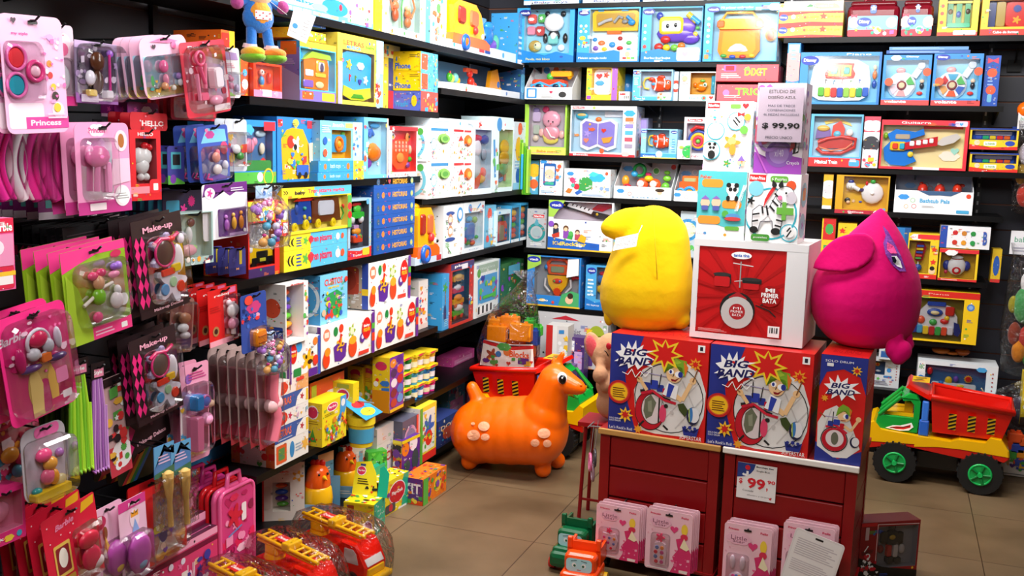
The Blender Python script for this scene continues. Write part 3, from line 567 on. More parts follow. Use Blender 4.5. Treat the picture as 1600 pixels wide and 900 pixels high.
pear(m,loc,Y0,[(520,1006,18),(514,1006,38),(505,1007,53),(490,1008,66),(470,1009,71),(445,1011,71),(420,1014,66),(395,1017,60),(370,1021,54),(350,1024,46),(336,1025,35),(326,1024,22),(321,1023,8)],.88)
m.ell(loc(1008,492,Y0),(.155,.15,.075),'f2cc00')
# folded ear drooping to the left, and the feet
for k in range(11): t=k/10; r=24+6*math.sin(t*PI)-10*t; m.ell(loc(1002-t*50,348+t*8,Y0-.03-.075*t),(r/370,.026,r/370),'f2cc00',None,20,12)
m.ell(loc(1062,500,Y0-.02),(.045,.05,.04),'f2cc00')
m.M=Matrix.Identity(4)
body=skin('body',YF,.008,m,root,8)
m=MB(); m.mt=YF; c=loc(952,492,Y0-.06)
m.ell(c,(.022,.03,.045),'f2cc00'); m.ell(c+Vector((.03,-.005,.0)),(.018,.028,.04),'f2cc00'); m.build('tail_tuft',root)
m=MB(); m.mt=FAB; A=loc(957,392,Y0-.155);B=loc(994,385,Y0-.155);C_=loc(998,364,Y0-.155);D_=loc(962,372,Y0-.155)
t=Vector((0,.002,0)); m.add([A,B,C_,D_,A+t,B+t,C_+t,D_+t],[(0,1,2,3),(7,6,5,4),(0,4,5,1),(2,6,7,3),(1,5,6,2),(3,7,4,0)],'fafafa'); m.tube([C_,C_+Vector((.0,.06,.03))],.0015,'ddd',5); m.build('white_tag',root)
# seam down the back
m=MB(); m.mt=YF; m.tube([loc(1020+ (k*2),330+k*30,Y0-.17+abs(k-2.2)**2*.012) for k in range(5)],.0022,'d8b000',5); m.build('seam',root)
# magenta plush
Y1=3.95
b1=U3(1350,545,Y1); BT3=top(bb3)
root=empty('plush_toy',(b1.x,Y1,BT3)); tag(root,'big magenta pear shaped plush toy with a pointed crest and violet eye patch','plush toy')
def loc(px,py,y): p=at(px,py,y); return Vector((p.x-b1.x,y-Y1,p.z-BT3))
m=MB()
pear(m,loc,Y1,[(546,1350,15),(540,1350,35),(530,1350,50),(515,1350,63),(495,1350,71),(470,1350,75),(450,1352,74),(430,1355,69),(410,1359,60),(390,1363,49),(370,1368,37),(350,1372,23),(335,1375,11),(325,1377,3)],.86)
skin('body',PF,.008,m,root,8)
m=MB()
# ear flap hanging on the left
Yf=Y1-.14
pts=[(1272,418),(1290,385),(1325,366),(1352,365),(1364,392),(1350,416),(1325,423),(1295,424)]
cen=loc(1322,397,Yf+.015)
outl=[(1270,419),(1273,409),(1280,397),(1288,387),(1298,378),(1309,371),(1321,367),(1336,364),(1352,364),(1362,370),(1367,380),(1367,393),(1362,405),(1352,414),(1340,420),(1325,424),(1308,425),(1292,424),(1279,422)]
def flapf(a,b,d): return loc(a,b,Y1-.075-.055*(1-((a-1335)/75)**2)-.0007*(b-396)+.006-d)
for f in (1,.75,.5,.25):
    q=[(1325+(a-1325)*f,398+(b-398)*f) for a,b in outl]; n_=len(q)
    q2=[(1325+(a-1325)*(f-.27),398+(b-398)*(f-.27)) for a,b in outl]
    vs=[flapf(a,b,d) for d in (0,.024) for Q in (q,q2) for a,b in Q]; N_=n_
    fs=[]
    for i_ in range(N_):
        k_=(i_+1)%N_; fs+=[(i_,k_,N_+k_,N_+i_),(2*N_+i_,3*N_+i_,3*N_+k_,2*N_+k_),(i_,2*N_+i_,2*N_+k_,k_),(N_+i_,N_+k_,3*N_+k_,3*N_+i_)]
    m.add(vs,fs,'d8006a')
skin('ear_flap',PF,.006,m,root,6)
m=MB(); m.mt=FAB
def onbody(px,py,dz=.004):
    'point on the right front of the body under that pixel'
    r=ray(px,py); best=None
    for k in range(400):
        y=3.6+k*.001; p=CAM+r*(y/r.y); q=p-Vector((b1.x,Y1,BT3)); z=q.z
        for qx,qy,rad in ((1356,430,69),(1360,405,58),(1364,385,46),(1368,365,34),(1352,455,74)):
            c=loc(qx,qy,Y1); rr=rad/372
            if ((q.x-c.x)/rr)**2+((q.y-c.y)/(rr*.84))**2+((q.z-c.z)/max(rr*.6,.03))**2<1: return q-r.normalized()*dz
    return q
def patch(pts,col,dz,n):
    c=(sum(a for a,b in pts)/len(pts),sum(b for a,b in pts)/len(pts)); vs=[onbody(*c,dz)]; L=3
    for k in range(1,L+1):
        for a,b in pts: vs.append(onbody(c[0]+(a-c[0])*k/L,c[1]+(b-c[1])*k/L,dz))
    M_=len(pts); fs=[(0,1+i,1+(i+1)%M_) for i in range(M_)]
    for k in range(L-1): fs+=[(1+k*M_+i,1+(k+1)*M_+i,1+(k+1)*M_+(i+1)%M_,1+k*M_+(i+1)%M_) for i in range(M_)]
    m.add(vs,fs,col)
patch([(1379,352),(1388,362),(1398,380),(1408,400),(1416,424),(1406,424),(1394,414),(1384,398),(1380,380),(1384,368)],'7a2a9c',.006,0); m.build('eye_patch',root)
m=MB(); m.mt=PLAS; patch([(1393,400),(1401,400),(1407,408),(1410,419),(1402,416),(1395,409)],'fafafa',.010,0); patch([(1393,401),(1398,401),(1401,407),(1399,412),(1395,409)],'182030',.012,0); m.build('eye',root)
m=MB(); m.mt=FAB; patch([(1386,378),(1396,384),(1402,396),(1392,396),(1386,390)],'f0388c',.009,0); m.build('eyelid',root)
m=MB()
for px,py,r in ((1396,545,.03),(1412,548,.03),(1404,552,.034)): m.ell(loc(px,py,Y1-.11),(r,r,r*1.3),'d8006a')
m.ell(loc(1404,528,Y1-.08),(.02,.03,.03),'d8006a')
skin('foot',PF,.006,m,root,4)
m=MB()
for px,py,r in ((1417,527,.022),(1420,538,.02)): m.ell(loc(px,py,Y1-.02),(r,r,r*1.2),'d8006a')
skin('tail_tuft',PF,.006,m,root,3)
# elephant plush peeping out behind the left drum kit box
Y2=4.28; b2=U3(945,655,Y2); EC=mat('cream_plush',.9,col=hx('c08f6c'),bump=.4,scale=60,sheen=.05,spec=.15)
root=empty('plush_elephant',(b2.x,Y2,b2.z)); tag(root,'cream elephant plush with pink lined ear behind the left drum kit box','plush toy')
def loc(px,py,y): p=at(px,py,y); return Vector((p.x-b2.x,y-Y2,p.z-b2.z))
m=MB(); 
for px,py,r in ((948,553,.075),(955,545,.07),(958,600,.08),(955,630,.07)): m.ell(loc(px,py,Y2),(r,r,r*1.05),'d8b090')
m.ell(loc(938,586,Y2-.09),(.035,.04,.04),'d8b090'); m.ell(loc(950,600,Y2-.05),(.04,.06,.04),'d8b090')
for k in range(6): m.ell(loc(938-k*.5,565+k*5,Y2-.06-.008*k),(.022-.002*k,.025,.02),'d8b090')
m.ell(loc(926,540,Y2-.02),(.04,.02,.065),'d8b090',Matrix.Rotation(-.25,3,'Y').to_quaternion())
skin('body',EC,.007,m,root,5)
m=MB(); m.mt=FAB; m.ell(loc(924,541,Y2-.045),(.026,.012,.05),'e05058',Matrix.Rotation(-.25,3,'Y').to_quaternion()); m.build('ear_lining',root)
m=MB(); m.mt=PLAS; m.ell(loc(951,541,Y2-.08),(.012,.006,.016),'c22030'); m.tube([loc(944+i*1.6,548+ (i*i*.5),Y2-.083) for i in range(5)],.0025,'302018',5); m.build('face',root)
m=MB(); m.mt=SHM
# stand of the elephant: small red stool frame
zt=b2.z
for sx in (-.07,.07):
    for sy in (-.06,.06): m.tube([(sx*1.2,sy*1.2,0),(sx,sy,zt-.02)],.009,'8a1018',8)
m.box(-.10,-.09,zt-.02,.10,.09,zt-.001,'a01018'); m.box(-.085,-.075,.1,.085,-.068,.11,'8a1018')
o=m.build('stool'); o.location=(b2.x,Y2,0); tag(o,'small red metal stool carrying the elephant plush','stool')
# ================================================================ orange inflatable hopping animal
YR=4.70; r0=at(796,742,YR); OR=mat('orange_vinyl',.28,col=hx('ff6a02'),spec=.45)
r0.z=0; root=empty('hopping_animal',r0); tag(root,'glossy orange inflatable hopping animal on the tiled floor','ride-on toy')
def loc(px,py,y=YR): p=at(px,py,y); return Vector((p.x-r0.x,y-YR,p.z))
m=MB(); s=1/305
def E(px,py,rx,ry,rz,dy=0,rot=0): m.ell(loc(px,py,YR+dy),(rx*s,ry*s,rz*s),'f60',Matrix.Rotation(rot,3,'Y').to_quaternion() if rot else None,28,18)
E(752,673,46,56,52,0); E(775,672,56,58,53,0); E(800,672,60,58,54,0); E(822,672,58,58,54,0); E(843,673,45,56,54,0); E(738,671,33,45,44); E(850,650,36,42,45,-.02)
for k in range(7): t=k/6; E(852+t*14,640-t*46,33-9*t,36-11*t,30-6*t,-.02-.03*t)
E(868,592,23,23,24,-.05); E(878,595,21,20,20,-.055); E(890,600,17,16,16,-.06); E(900,604,14,13,13,-.065); E(907,607,9.5,9,9.5,-.07)
for k in range(6): t=k/5; E(868+t*10,575-t*20,8-3*t,6-2*t,11-3*t,-.03-.01*t,.35)
for k in range(6): t=k/5; E(866-t*1,576-t*14,7-3*t,5-2*t,9-3*t,.04,.1)
for k in range(6): t=k/5; E(752-t*14,636-t*30,13-3*t,13-3*t,13-t*2,.0)
for fx,fy in ((733,735),(848,747)):
    c=pln(fx,fy-1,2,0)-r0; 
    for sy in (0,.17):
        m.ell((c.x+(.02 if sy else 0),c.y+sy,.045),(.045,.045,.045),'f60',None,20,12); m.ell((c.x+.01*(1 if fx<790 else -1),c.y+sy+(.02 if not sy else -.02),.085),(.047,.047,.06),'f60',None,20,12)
skin('body',OR,.0075,m,root,12)
def surf(px,py,back=.0,y0=4.4):
    'first point of the body shapes hit along the view of that pixel'
    r=ray(px,py)
    Bs=[(loc(a,b,YR+d),(x*s,y*s,z*s)) for a,b,x,y,z,d in ((752,673,46,56,52,0),(775,672,56,58,53,0),(800,672,60,58,54,0),(822,672,58,58,54,0),(843,673,45,56,54,0),(868,592,23,23,24,-.05),(878,595,21,20,20,-.055),(738,671,33,45,44,0))]
    for k in range(900):
        y=4.4+k*.001; q=CAM+r*(y/r.y)-r0
        for c,rad in Bs:
            if sum(((q[i]-c[i])/rad[i])**2 for i in range(3))<1: return q-r.normalized()*back
    return q
m=MB(); m.mt=mat('pale_print',.35)
def spot(px,py,rx,ry,col,back):
    vs=[surf(px,py,back)]
    for f in (.5,1):
        for i in range(16): a=2*PI*i/16; vs.append(surf(px+rx*f*math.cos(a),py+ry*f*math.sin(a),back if f<1 else back*.9))
    m.add(vs,[(0,1+i,1+(i+1)%16) for i in range(16)]+[(1+i,17+i,17+(i+1)%16,1+(i+1)%16) for i in range(16)],col)
for g in (((756,666,9,7.5),(740,680,10,8.5),(758,683,7,5.5),(739,662,3,2.5)),((850,677,10,8),(836,692,7,6),(855,693,6.5,6))):
    m=MB(); m.mt=mat('pale_print',.35)
    for a in g: spot(*a,'ffb48c',.009)
    m.build('paw_print',root)
m=MB(); m.mt=PLAS; c=surf(880,592,.0); m.ell(c+Vector((-.008,.006,0)),(.027,.02,.032),'fff'); m.ell(c+Vector((-.002,-.006,-.002)),(.02,.014,.024),'0a0a0a'); m.ell(c+Vector((-.0,-.018,.008)),(.004,.004,.005),'fff'); m.build('eye',root)
m=MB(); m.mt=OR; m.ell(loc(908,602,YR-.09),(.007,.007,.007),'ff6a20'); m.build('nostril',root)
# ================================================================ toy dump trucks
def truck_big(label,loc_,rz,sc=1):
    root=empty('toy_dump_truck',loc_,rz); root.scale=(sc,sc,sc); tag(root,label,'toy truck')
    # x forward(-) to back(+); length ~.52, width .26 ; wheels r .075
    TY=mat('black_rubber',.6)
    for x in (-.17,.17):
        for sy in (-1,1):
            m=MB(); m.mt=TY; y=sy*.115
            m.cone((x,y-.032,.089),(x,y+.032,.089),.087,.087,'0c0c0c',24,True); 
            for k in range(22): a=2*PI*k/22; q=Vector((x+math.cos(a)*.0865,y,.0915+math.sin(a)*.0865)); m.tube([q+Vector((0,-.03,0)),q+Vector((0,.03,0))],.0055,'101010',5)
            w=m.build('wheel',root); m=MB(); m.mt=PLAS; yy=y+sy*.033
            m.cone((x,yy-.004*sy,.089),(x,yy+.002*sy,.089),.047,.045,'12a04a',20,False); m.torus((x,yy,.089),(0,1,0),.043,.005,'18b858'); m.cone((x,yy,.089),(x,yy+.012*sy,.089),.013,.01,'18b858',12)
            for k in range(5): a=2*PI*k/5; m.tube([(x+.012*math.cos(a),yy+.004*sy,0.089+.012*math.sin(a)),(x+.04*math.cos(a),yy+.004*sy,0.089+.04*math.sin(a))],.006,'0c7a38',6)
            m.build('wheel_hub',w)
    m=MB(); m.mt=PLAS
    def prof(pts,y0,y1,col,b=.006):
        m.slab([(a,c) for a,c in pts],0,y1-y0,b,col,lambda a,c,d:Vector((a,y1-d,c)))
    m.box(-.25,-.05,.06,.25,.05,.13,'101010')
    prof([(-.29,.135),(-.235,.15),(-.19,.168),(-.13,.165),(.13,.14),(.2,.165),(.26,.15),(.275,.165),(.275,.185),(.1,.19),(-.1,.18),(-.29,.17)],-.13,.13,'c41a10'); m.build('chassis',root)
    m=MB(); m.mt=PLAS; prof([(-.29,.165),(-.1,.178),(-.1,.166),(.0,.175),(.09,.182),(.275,.175),(.272,.2),(.24,.245),(.2,.25),(.185,.225),(.08,.225),(.05,.21),(-.06,.215),(-.24,.225),(-.27,.26),(-.29,.25)],-.132,.132,'f2b806'); m.build('fender',root)
    m=MB(); m.mt=PLAS
    for y in (-.105,.095):
        prof([(-.265,.222),(-.09,.222),(-.085,.30),(-.085,.36),(-.10,.385),(-.135,.39),(-.165,.375),(-.155,.36),(-.125,.365),(-.108,.345),(-.108,.285),(-.2,.28),(-.24,.285),(-.165,.375),(-.19,.36),(-.25,.30)],y,y+.012,'129a38',.002)
    prof([(-.265,.215),(-.095,.215),(-.10,.285),(-.24,.285),(-.26,.26)],-.10,.10,'129a38'); prof([(-.165,.37),(-.09,.37),(-.1,.395),(-.135,.397)],-.108,.108,'16a83c'); 
    m.tube([(-.25,-.1,.285),(-.165,-.1,.375)],.009,'129a38'); m.tube([(-.25,.1,.285),(-.165,.1,.375)],.009,'129a38'); m.tube([(-.25,0,.285),(-.165,0,.375)],.007,'129a38')
    cabn=m.build('cab',root)
    m=MB(); m.mt=PLAS; m.box(-.23,-.085,.286,-.11,.085,.30,'e8b010'); m.box(-.15,-.07,.30,-.115,.07,.345,'e8b010'); m.build('seat',cabn)
    m=MB(); F=Fr((-.25,-.1065,.218),(1,0,0),(0,0,1),.15,.06); art(m,F,'P fff 20 20 40 45 60 50 90 80 96 50 84 20 60 10 40 14;P d82020 30 26 50 40 70 44 88 66 88 44 70 24 50 20;w 5 222 34 24 60 34 86 56;',.0015); m.build('flame_sticker',cabn)
    for y in (-.115,.09): m=MB(); m.mt=PLAS; m.rbox(-.085,y,.215,-.045,y+.025,.285,'2a62c8',.006); m.rbox(-.078,y,.28,-.05,y+.02,.37,'3a78dc',.006); m.build('piston',root)
    m=MB(); m.mt=PLAS
    # dump bed: open tub with flared rim
    bot=[(-.03,-.1),(.24,-.1),(.24,.1),(-.03,.1)]; topo=[(-.045,-.125),(.275,-.125),(.275,.125),(-.045,.125)]
    def ring(pts,z,dz=0): return [Vector((x,y,z+(dz if x<0 else 0))) for x,y in pts]
    z0,z1=.235,.365
    vs=ring(bot,z0)+ring(topo,z1,.03)+ring([(x*.97+.003,y*.93) for x,y in topo],z1,.03)+ring([(x*.95+.005,y*.9) for x,y in bot],z0+.015)
    m.add(vs,[(3,2,1,0)]+[(i,(i+1)%4,4+(i+1)%4,4+i) for i in range(4)]+[(4+i,4+(i+1)%4,8+(i+1)%4,8+i) for i in range(4)]+[(8+i,8+(i+1)%4,12+(i+1)%4,12+i) for i in range(4)]+[(12,13,14,15)],'d41408')
    rim=[Vector(v) for v in vs[4:8]]; m.tube(rim+[rim[0]],.013,'e01a0c',8)
    # canopy over the cab
    m.add([(-.045,-.12,.395),(-.045,.12,.395),(-.14,.11,.435),(-.14,-.11,.435),(-.045,-.12,.375),(-.045,.12,.375),(-.15,.11,.42),(-.15,-.11,.42)],[(0,1,2,3),(7,6,5,4),(0,3,7,4),(3,2,6,7),(2,1,5,6)],'dc1a0c')
    bed=m.build('dump_bed',root)
    for i,(x,sg) in enumerate([(a,b) for b in (-1,1) for a in (.03,.105,.18)]):
        F=Fr((x if sg<0 else x+.03,.1215*sg,.262),(-sg,0,0),(0,.19*sg,.98),.03,.075); F.N=Vector((0,sg,0)); m=MB(); art(m,F,'r 0 0 100 100 e8b818;'+''.join('p 111 0 %d 100 %d 100 %d 0 %d;'%(a,a+18,a+30,a+12) for a in (-10,14,38,62,86)),.004); m.build('hazard_sticker',bed)
    m=MB()
    F=Fr((-.135,-.07,.4372),(1,0,0),(0,1,0),.07,.12); F.N=Vector((0,0,1)); F.o=Vector((-.128,-.06,.434)); art(m,F,'r 0 0 100 100 e8b818;w 12 222 10 20 60 50;w 12 222 20 60 80 80;w 8 c22 30 10 70 30',.006)
    m.build('roof_sticker',bed)
    return root
A=pln(1395,752,2,0); B=pln(1528,772,2,0); d=(B-A); ang=math.atan2(d.y,d.x)
k=d.length/.34
mid=(A+B)/2+Vector((-math.sin(ang),math.cos(ang),0))*.13*k
t1=truck_big('green and red toy dump truck standing on the floor at the right',mid+Vector((0,0,.001)),ang,k)
p=pln(852,700,2,0); t2=dup(t1,Vector((-1.815,5.20,.001)),math.pi-.05,'red and green toy dump truck behind the orange hopping animal')
t2.scale=(k,k,k)
# ================================================================ boxes on the back wall
def VT(x,y,s=8): return 'o %g %g %g %g 26308c;T %g %g %g %g fff vtech;'%(x,y,s*1.3,s*.75,x,y,s*1.9,s*.6)
def FPL(x,y,w=26,h=6): return 'R %g %g %g %g 1 d8202c;T %g %g %g %g fff Fisher-Price;'%(x-w/2,y-h/2,x+w/2,y+h/2,x,y,w*.85,h*.6)
BL='3aa6e0'; BD='1f62b8'
Z0,Z1,Z2,Z3,Z4,Z5,Z6=2.544,2.195,1.97,1.63,1.38,1.042,.676
# highest shelf: only the bottoms show
for i,(a,b,c,l) in enumerate(((818,905,BL,'light blue box bottom on the highest back shelf, above the panda box'),(910,1000,'2a8fd4','blue box on the highest back shelf, above the tool case box'),(1004,1100,BL,'pale blue box on the highest back shelf, above the purple diver toy box'),(1104,1195,'2478c8','deep blue box on the highest back shelf, above the orange case box'))):
    BB('toy_box',Z0,a,b,-70,.03,.22,l,grp=None,col=c,front='r 0 0 100 8 e8f4fa;b 5 10 95 95 24 7 %d fff,f6c030,e04030,7fd0f0;t 50 4 60 5 26308c Baby toys'%i)
# row of four big window boxes
BB('toy_box',Z1,806,896,13,.02,.25,'blue window box with a panda plush and picture blocks','toy box',col=BL,win=(13,17,92,96),wcol='8fd0ea',side='r 0 0 100 100 %s'%BD,
 front=VT(14,91)+'P 1c7ec8 0 0 100 0 100 12 70 20 50 12 30 18 0 26;t 38 6 42 5 f8e840 Panda, mis blocs;'+''.join('c 6.5 %d 2.6 fff;'%y for y in (76,66,56,46,36)),
 toy='@panda_plush E 62 42 15 14 8 2a2a2e;E 62 40 10 11 10 f4f4f4;E 62 72 25 22 12 f8f8f8;E 45 92 7 7 4 1a1a1e;E 80 92 7 7 4 1a1a1e;E 52 72 6 8 4 1a1a1e 12;E 74 72 6 8 4 1a1a1e 12;E 62 66 4 3 3 111 14;E 62 57 6 2 2 d03040 13;E 42 36 6 12 5 1a1a1e;E 86 36 6 12 5 1a1a1e;B 50 22 72 42 4 16 7fd0c8;E 50 14 9 8 6 f4f4f4;E 78 14 9 8 6 f4f4f4 @picture_block B 3 70 22 92 0 10 e85a50;B 26 72 42 92 0 10 58b85c;B 2 44 20 64 0 10 f090a8;B 22 42 40 64 0 10 c84848;S cloud 12 80 5 10 11 fff;S flower 34 82 5 10 11 fff;S heart 30 53 5 10 11 fff @yellow_cat E 20 18 17 14 6 c8a23c;E 26 18 10 10 8 f0f0c0;E 24 20 2 2 1 222 15')
BB('toy_box',Z1,900,998,12,.0,.25,'blue window box with an open yellow tool case','toy box',col=BL,win=(20,16,98,96),wcol='b8d4e4',
 front=VT(10,90,7)+'P 1c7ec8 0 0 100 0 100 10 60 22 30 16 0 18;t 26 7 46 5 fff Maletin arregla-todo;R 70 2 98 22 1 cfe8f6;c 82 14 5 f0c090;g 74 5 94 9 e04030,f6c030,58b85c;c 6 66 2.6 fff;c 14 66 2.6 fff;c 6 56 2.6 fff;c 14 56 2.6 fff;o 9 44 5 4 f0c838;b 2 28 18 38 6 3 5 e04030,26308c,f6c030',
 toy='@tool_case V 0 10 e8b818 4 52 96 52 98 92 92 98 8 98 2 92;V 10 11 b89028 12 60 88 60 90 88 86 92 14 92 10 88;B 2 2 98 44 0 14 f4f4f4;B 34 44 62 52 0 14 f06a28;B 14 96 26 100 4 12 3aa6e0;B 62 96 76 100 4 12 3aa6e0 @pretend_tool C 4 14 b0b4b8 16 66 30 74 44 78;C 3.5 14 9aa0a4 48 70 58 84 66 80;E 70 72 7 5 4 888c90 15;E 84 70 9 7 5 2f8fd8 15;C 4 15 2f8fd8 74 84 86 72 @button_bump E 10 32 6 5 4 2f8fd8 14;E 24 24 9 6 4 e06a28 14;E 12 12 7 6 4 7848b0 14;E 30 10 7 5 3 f0c020 14;E 46 20 8 7 5 2f8fd8 14;E 62 34 6 5 4 a03030 14;E 62 12 8 5 4 c82828 14;E 80 24 7 5 4 58b85c 14;E 80 8 6 4 3 3aa6e0 14')
BB('toy_box',Z1,1000,1095,11,.01,.25,'blue window box with a purple and yellow diver toy','toy box',col=BL,win=(16,17,99,97),wcol='9cc4dc',
 front=VT(11,91,8)+'P 1c7ec8 0 0 100 0 100 12 60 16 30 24 0 18;t 28 7 44 5 fff Burbu-burbujas;R 60 2 98 26 4 cfe8f8;q heart 74 14 6 f0a0c0;c 88 15 5 f6d0a8;c 6 66 2.6 f0a0c0;c 6 54 2.6 fff;c 6 42 2.6 fff;c 6 28 3.4 e04030',
 toy='@submarine E 46 44 44 20 12 6a4ac0;E 62 60 28 20 10 7a58cc;E 76 34 22 14 10 6a4ac0;B 14 42 62 82 10 26 f0d838;B 20 48 58 72 24 30 e8f4f0;E 32 60 4 5 2 181818 30;E 48 62 4 5 2 181818 30;E 14 84 8 9 6 3848b0 16;E 52 42 6 5 3 d82c40 16;E 86 42 6 6 3 f0c838 14;E 90 56 5 4 3 58b85c 14 @squirter C 7 10 f0d040 70 88 88 70;C 6 12 3aa6e0 78 80 94 66 @colour_foot E 14 14 11 9 6 c83a30 10;E 30 12 9 8 6 f0d030 12;E 46 12 9 8 6 78c84c 12;E 60 16 9 8 6 f08030 12;E 28 30 12 9 6 c82c2c 16')
BB('toy_box',Z1,1097,1213,6,-.01,.25,'blue window box with an orange carry case computer','toy box',col=BL,win=(12,2,99,88),wcol='8fc4e4',side='r 0 0 100 100 e8f0f4;b 5 5 95 95 10 6 2 3aa6e0,f0c030',
 front=VT(12,90,7)+'T 44 92 44 5 fff Mi primer ordenador;q cloud 94 92 8 d8eaf0;'+''.join('c 6 %d 2.8 fff;'%y for y in (74,64,54,44,34))+'R 2 5 8 12 1 c88a40',
 toy='@carry_case V 0 14 f08a18 8 20 10 70 16 84 68 84 72 70 74 20 66 6 14 6;B 8 62 76 84 10 22 f8b020;B 6 66 18 80 8 24 e86a18;B 66 66 78 80 8 24 e86a18;C 3 14 f4a828 14 84 20 96 60 96 68 84;V 13 15 f6a020 14 22 16 58 66 58 68 22 62 12 18 12;V 15 16 c8c8cc 24 20 28 28 36 34 44 34 52 28 56 20 52 18 28 18;E 40 24 12 6 4 f4f4f4 16;E 18 10 7 4 3 3c9c48 14;E 32 8 7 4 3 2850b8 14;E 48 8 7 4 3 b82838 14;E 62 10 6 4 3 f0c030 14 @mouse E 90 52 12 14 7 f0a020 8;E 90 50 7 9 5 e05818 15;C .8 8 ccc 90 66 88 82 80 90')
# right half, highest shelf
ZR0,ZR1,ZR2,ZR3,ZR4,ZR5=2.327,1.96,1.613,1.375,1.015,.669
dz=(solve((.0-.6,YB,ZR0),(0,0,1),py=39)) 
o=BB('puzzle_box',ZR0,1213,1316,39,0,.24,'lowest of three flat red and yellow puzzle boxes, top right shelf','puzzle box','flat puzzle boxes on the top right shelf',col='f4d848',front='P e03028 0 0 100 0 100 12 50 22 0 10;P e03028 0 100 0 60 30 86 60 90 100 84 100 100;o 9 55 7 26 2848b0;T 9 55 11 20 fff Disney;s 70 62 30 5 e84828;c 24 60 18 f4f4f0;s 42 56 16 6 e85838;t 54 58 18 22 c8a020 puzzle;t 86 58 20 22 c8a020 24 pz')
c=dup(o,o.location+Vector((0,0,dz+.001)),label='middle one of three flat puzzle boxes, top right shelf'); 
BB('puzzle_box',ZR0+2*dz+.003,1213,1318,3,0,.24,'white and green flat puzzle box lying topmost on two yellow ones','puzzle box','flat puzzle boxes on the top right shelf',col='f4f0d0',front='P 9cd08c 50 40 60 80 90 70 96 30 70 20;P 3c8c50 44 40 50 70 60 50;q flower 8 60 24 e8c838;t 70 50 30 30 f8f8f0 puzzle;r 0 0 100 8 e8d880')
def carry_case(p0,p1,lab):
    y=YB+.03; x0=solve((0,y,ZR0),(1,0,0),px=p0); x1=solve((0,y,ZR0),(1,0,0),px=p1); W=x1-x0; H=.205
    root=empty('carry_case',((x0+x1)/2,y,ZR0+.0005)); tag(root,lab,'carry case','clear red carry cases on the top right shelf')
    m=MB(); m.mt=PLAS; F=Fr((-W/2,0,0),(1,0,0),(0,0,1),W,H)
    m.rbox(-W/2,.004,.002,W/2,.14,H*.86,'7a0a20',.03); m.rbox(-W*.44,.01,H*.80,W*.44,.13,H*.96,'6a0818',.03); m.build('case_body',root)
    m=MB(); art(m,F,'R 3 2 97 56 6 7fc8dc;R 3 2 97 20 4 d82840;c 14 38 14 f0c0b0;c 86 38 14 f0c0b0;q bow 14 56 8 e83858;c 60 18 10 f4f4f4;o 34 40 14 12 2848b0;T 34 40 20 12 fff Disney;R 44 62 56 84 5 4870c0;s 50 76 8 5 f4f4f4;b 10 4 90 30 12 5 %d fff,f0c030,b060c0,3a8'%int(p0),-.0005); m.build('label_band',root)
    m=MB(); m.mt=PLAS; m.tube([(-W*.2,.06,H*.94),(-W*.15,.06,H*1.03),(W*.15,.06,H*1.03),(W*.2,.06,H*.94)],.008,'8a1024'); m.build('handle',root)
carry_case(1321,1403,'wider of two clear dark red carry cases on the top right shelf'); carry_case(1406,1456,'narrower clear dark red carry case beside the yellow box, top right shelf')
BB('toy_box',ZR0,1463,1527,-2,.0,.2,'yellow box with three green and yellow tubes, top right shelf','toy box',col='f4dc20',win=(20,20,84,97),wcol='d8c428',front='r 0 0 100 10 e03828;R 40 2 96 14 3 f4f4f0;'+''.join('q burst 9 %d 6 e84838;'%y for y in (80,60,36)),toy='@tube B 4 10 26 96 0 16 2a9c60;B 38 10 60 96 0 16 2a9c60;B 72 10 94 96 0 16 2a9c60;B 4 4 96 20 14 22 28b888;E 16 60 8 10 4 7a5a28 16;E 48 50 8 12 4 3858b0 16;E 84 60 8 10 4 4a3a28 16;B 0 88 100 98 14 20 f0d820')
BB('toy_box',ZR0,1530,1612,-4,.0,.22,'red and yellow box with star shaped holes at the top right corner','toy box',col='f0c020',win=(14,22,99,92),wcol='c8402c',front='r 0 0 100 16 e03020;T 50 8 50 7 fff Cubo de formas;r 0 94 100 100 e04828',toy='@shape_sorter B 0 0 18 100 0 16 223a7c;B 18 0 40 100 0 20 b8a048;B 38 0 100 100 0 14 d82c20;S burst 66 70 16 14 16 2848a0;S flower 66 28 16 14 16 f0b020;S burst 94 70 14 14 16 e85848;S heart 94 26 16 14 16 f4dc20')
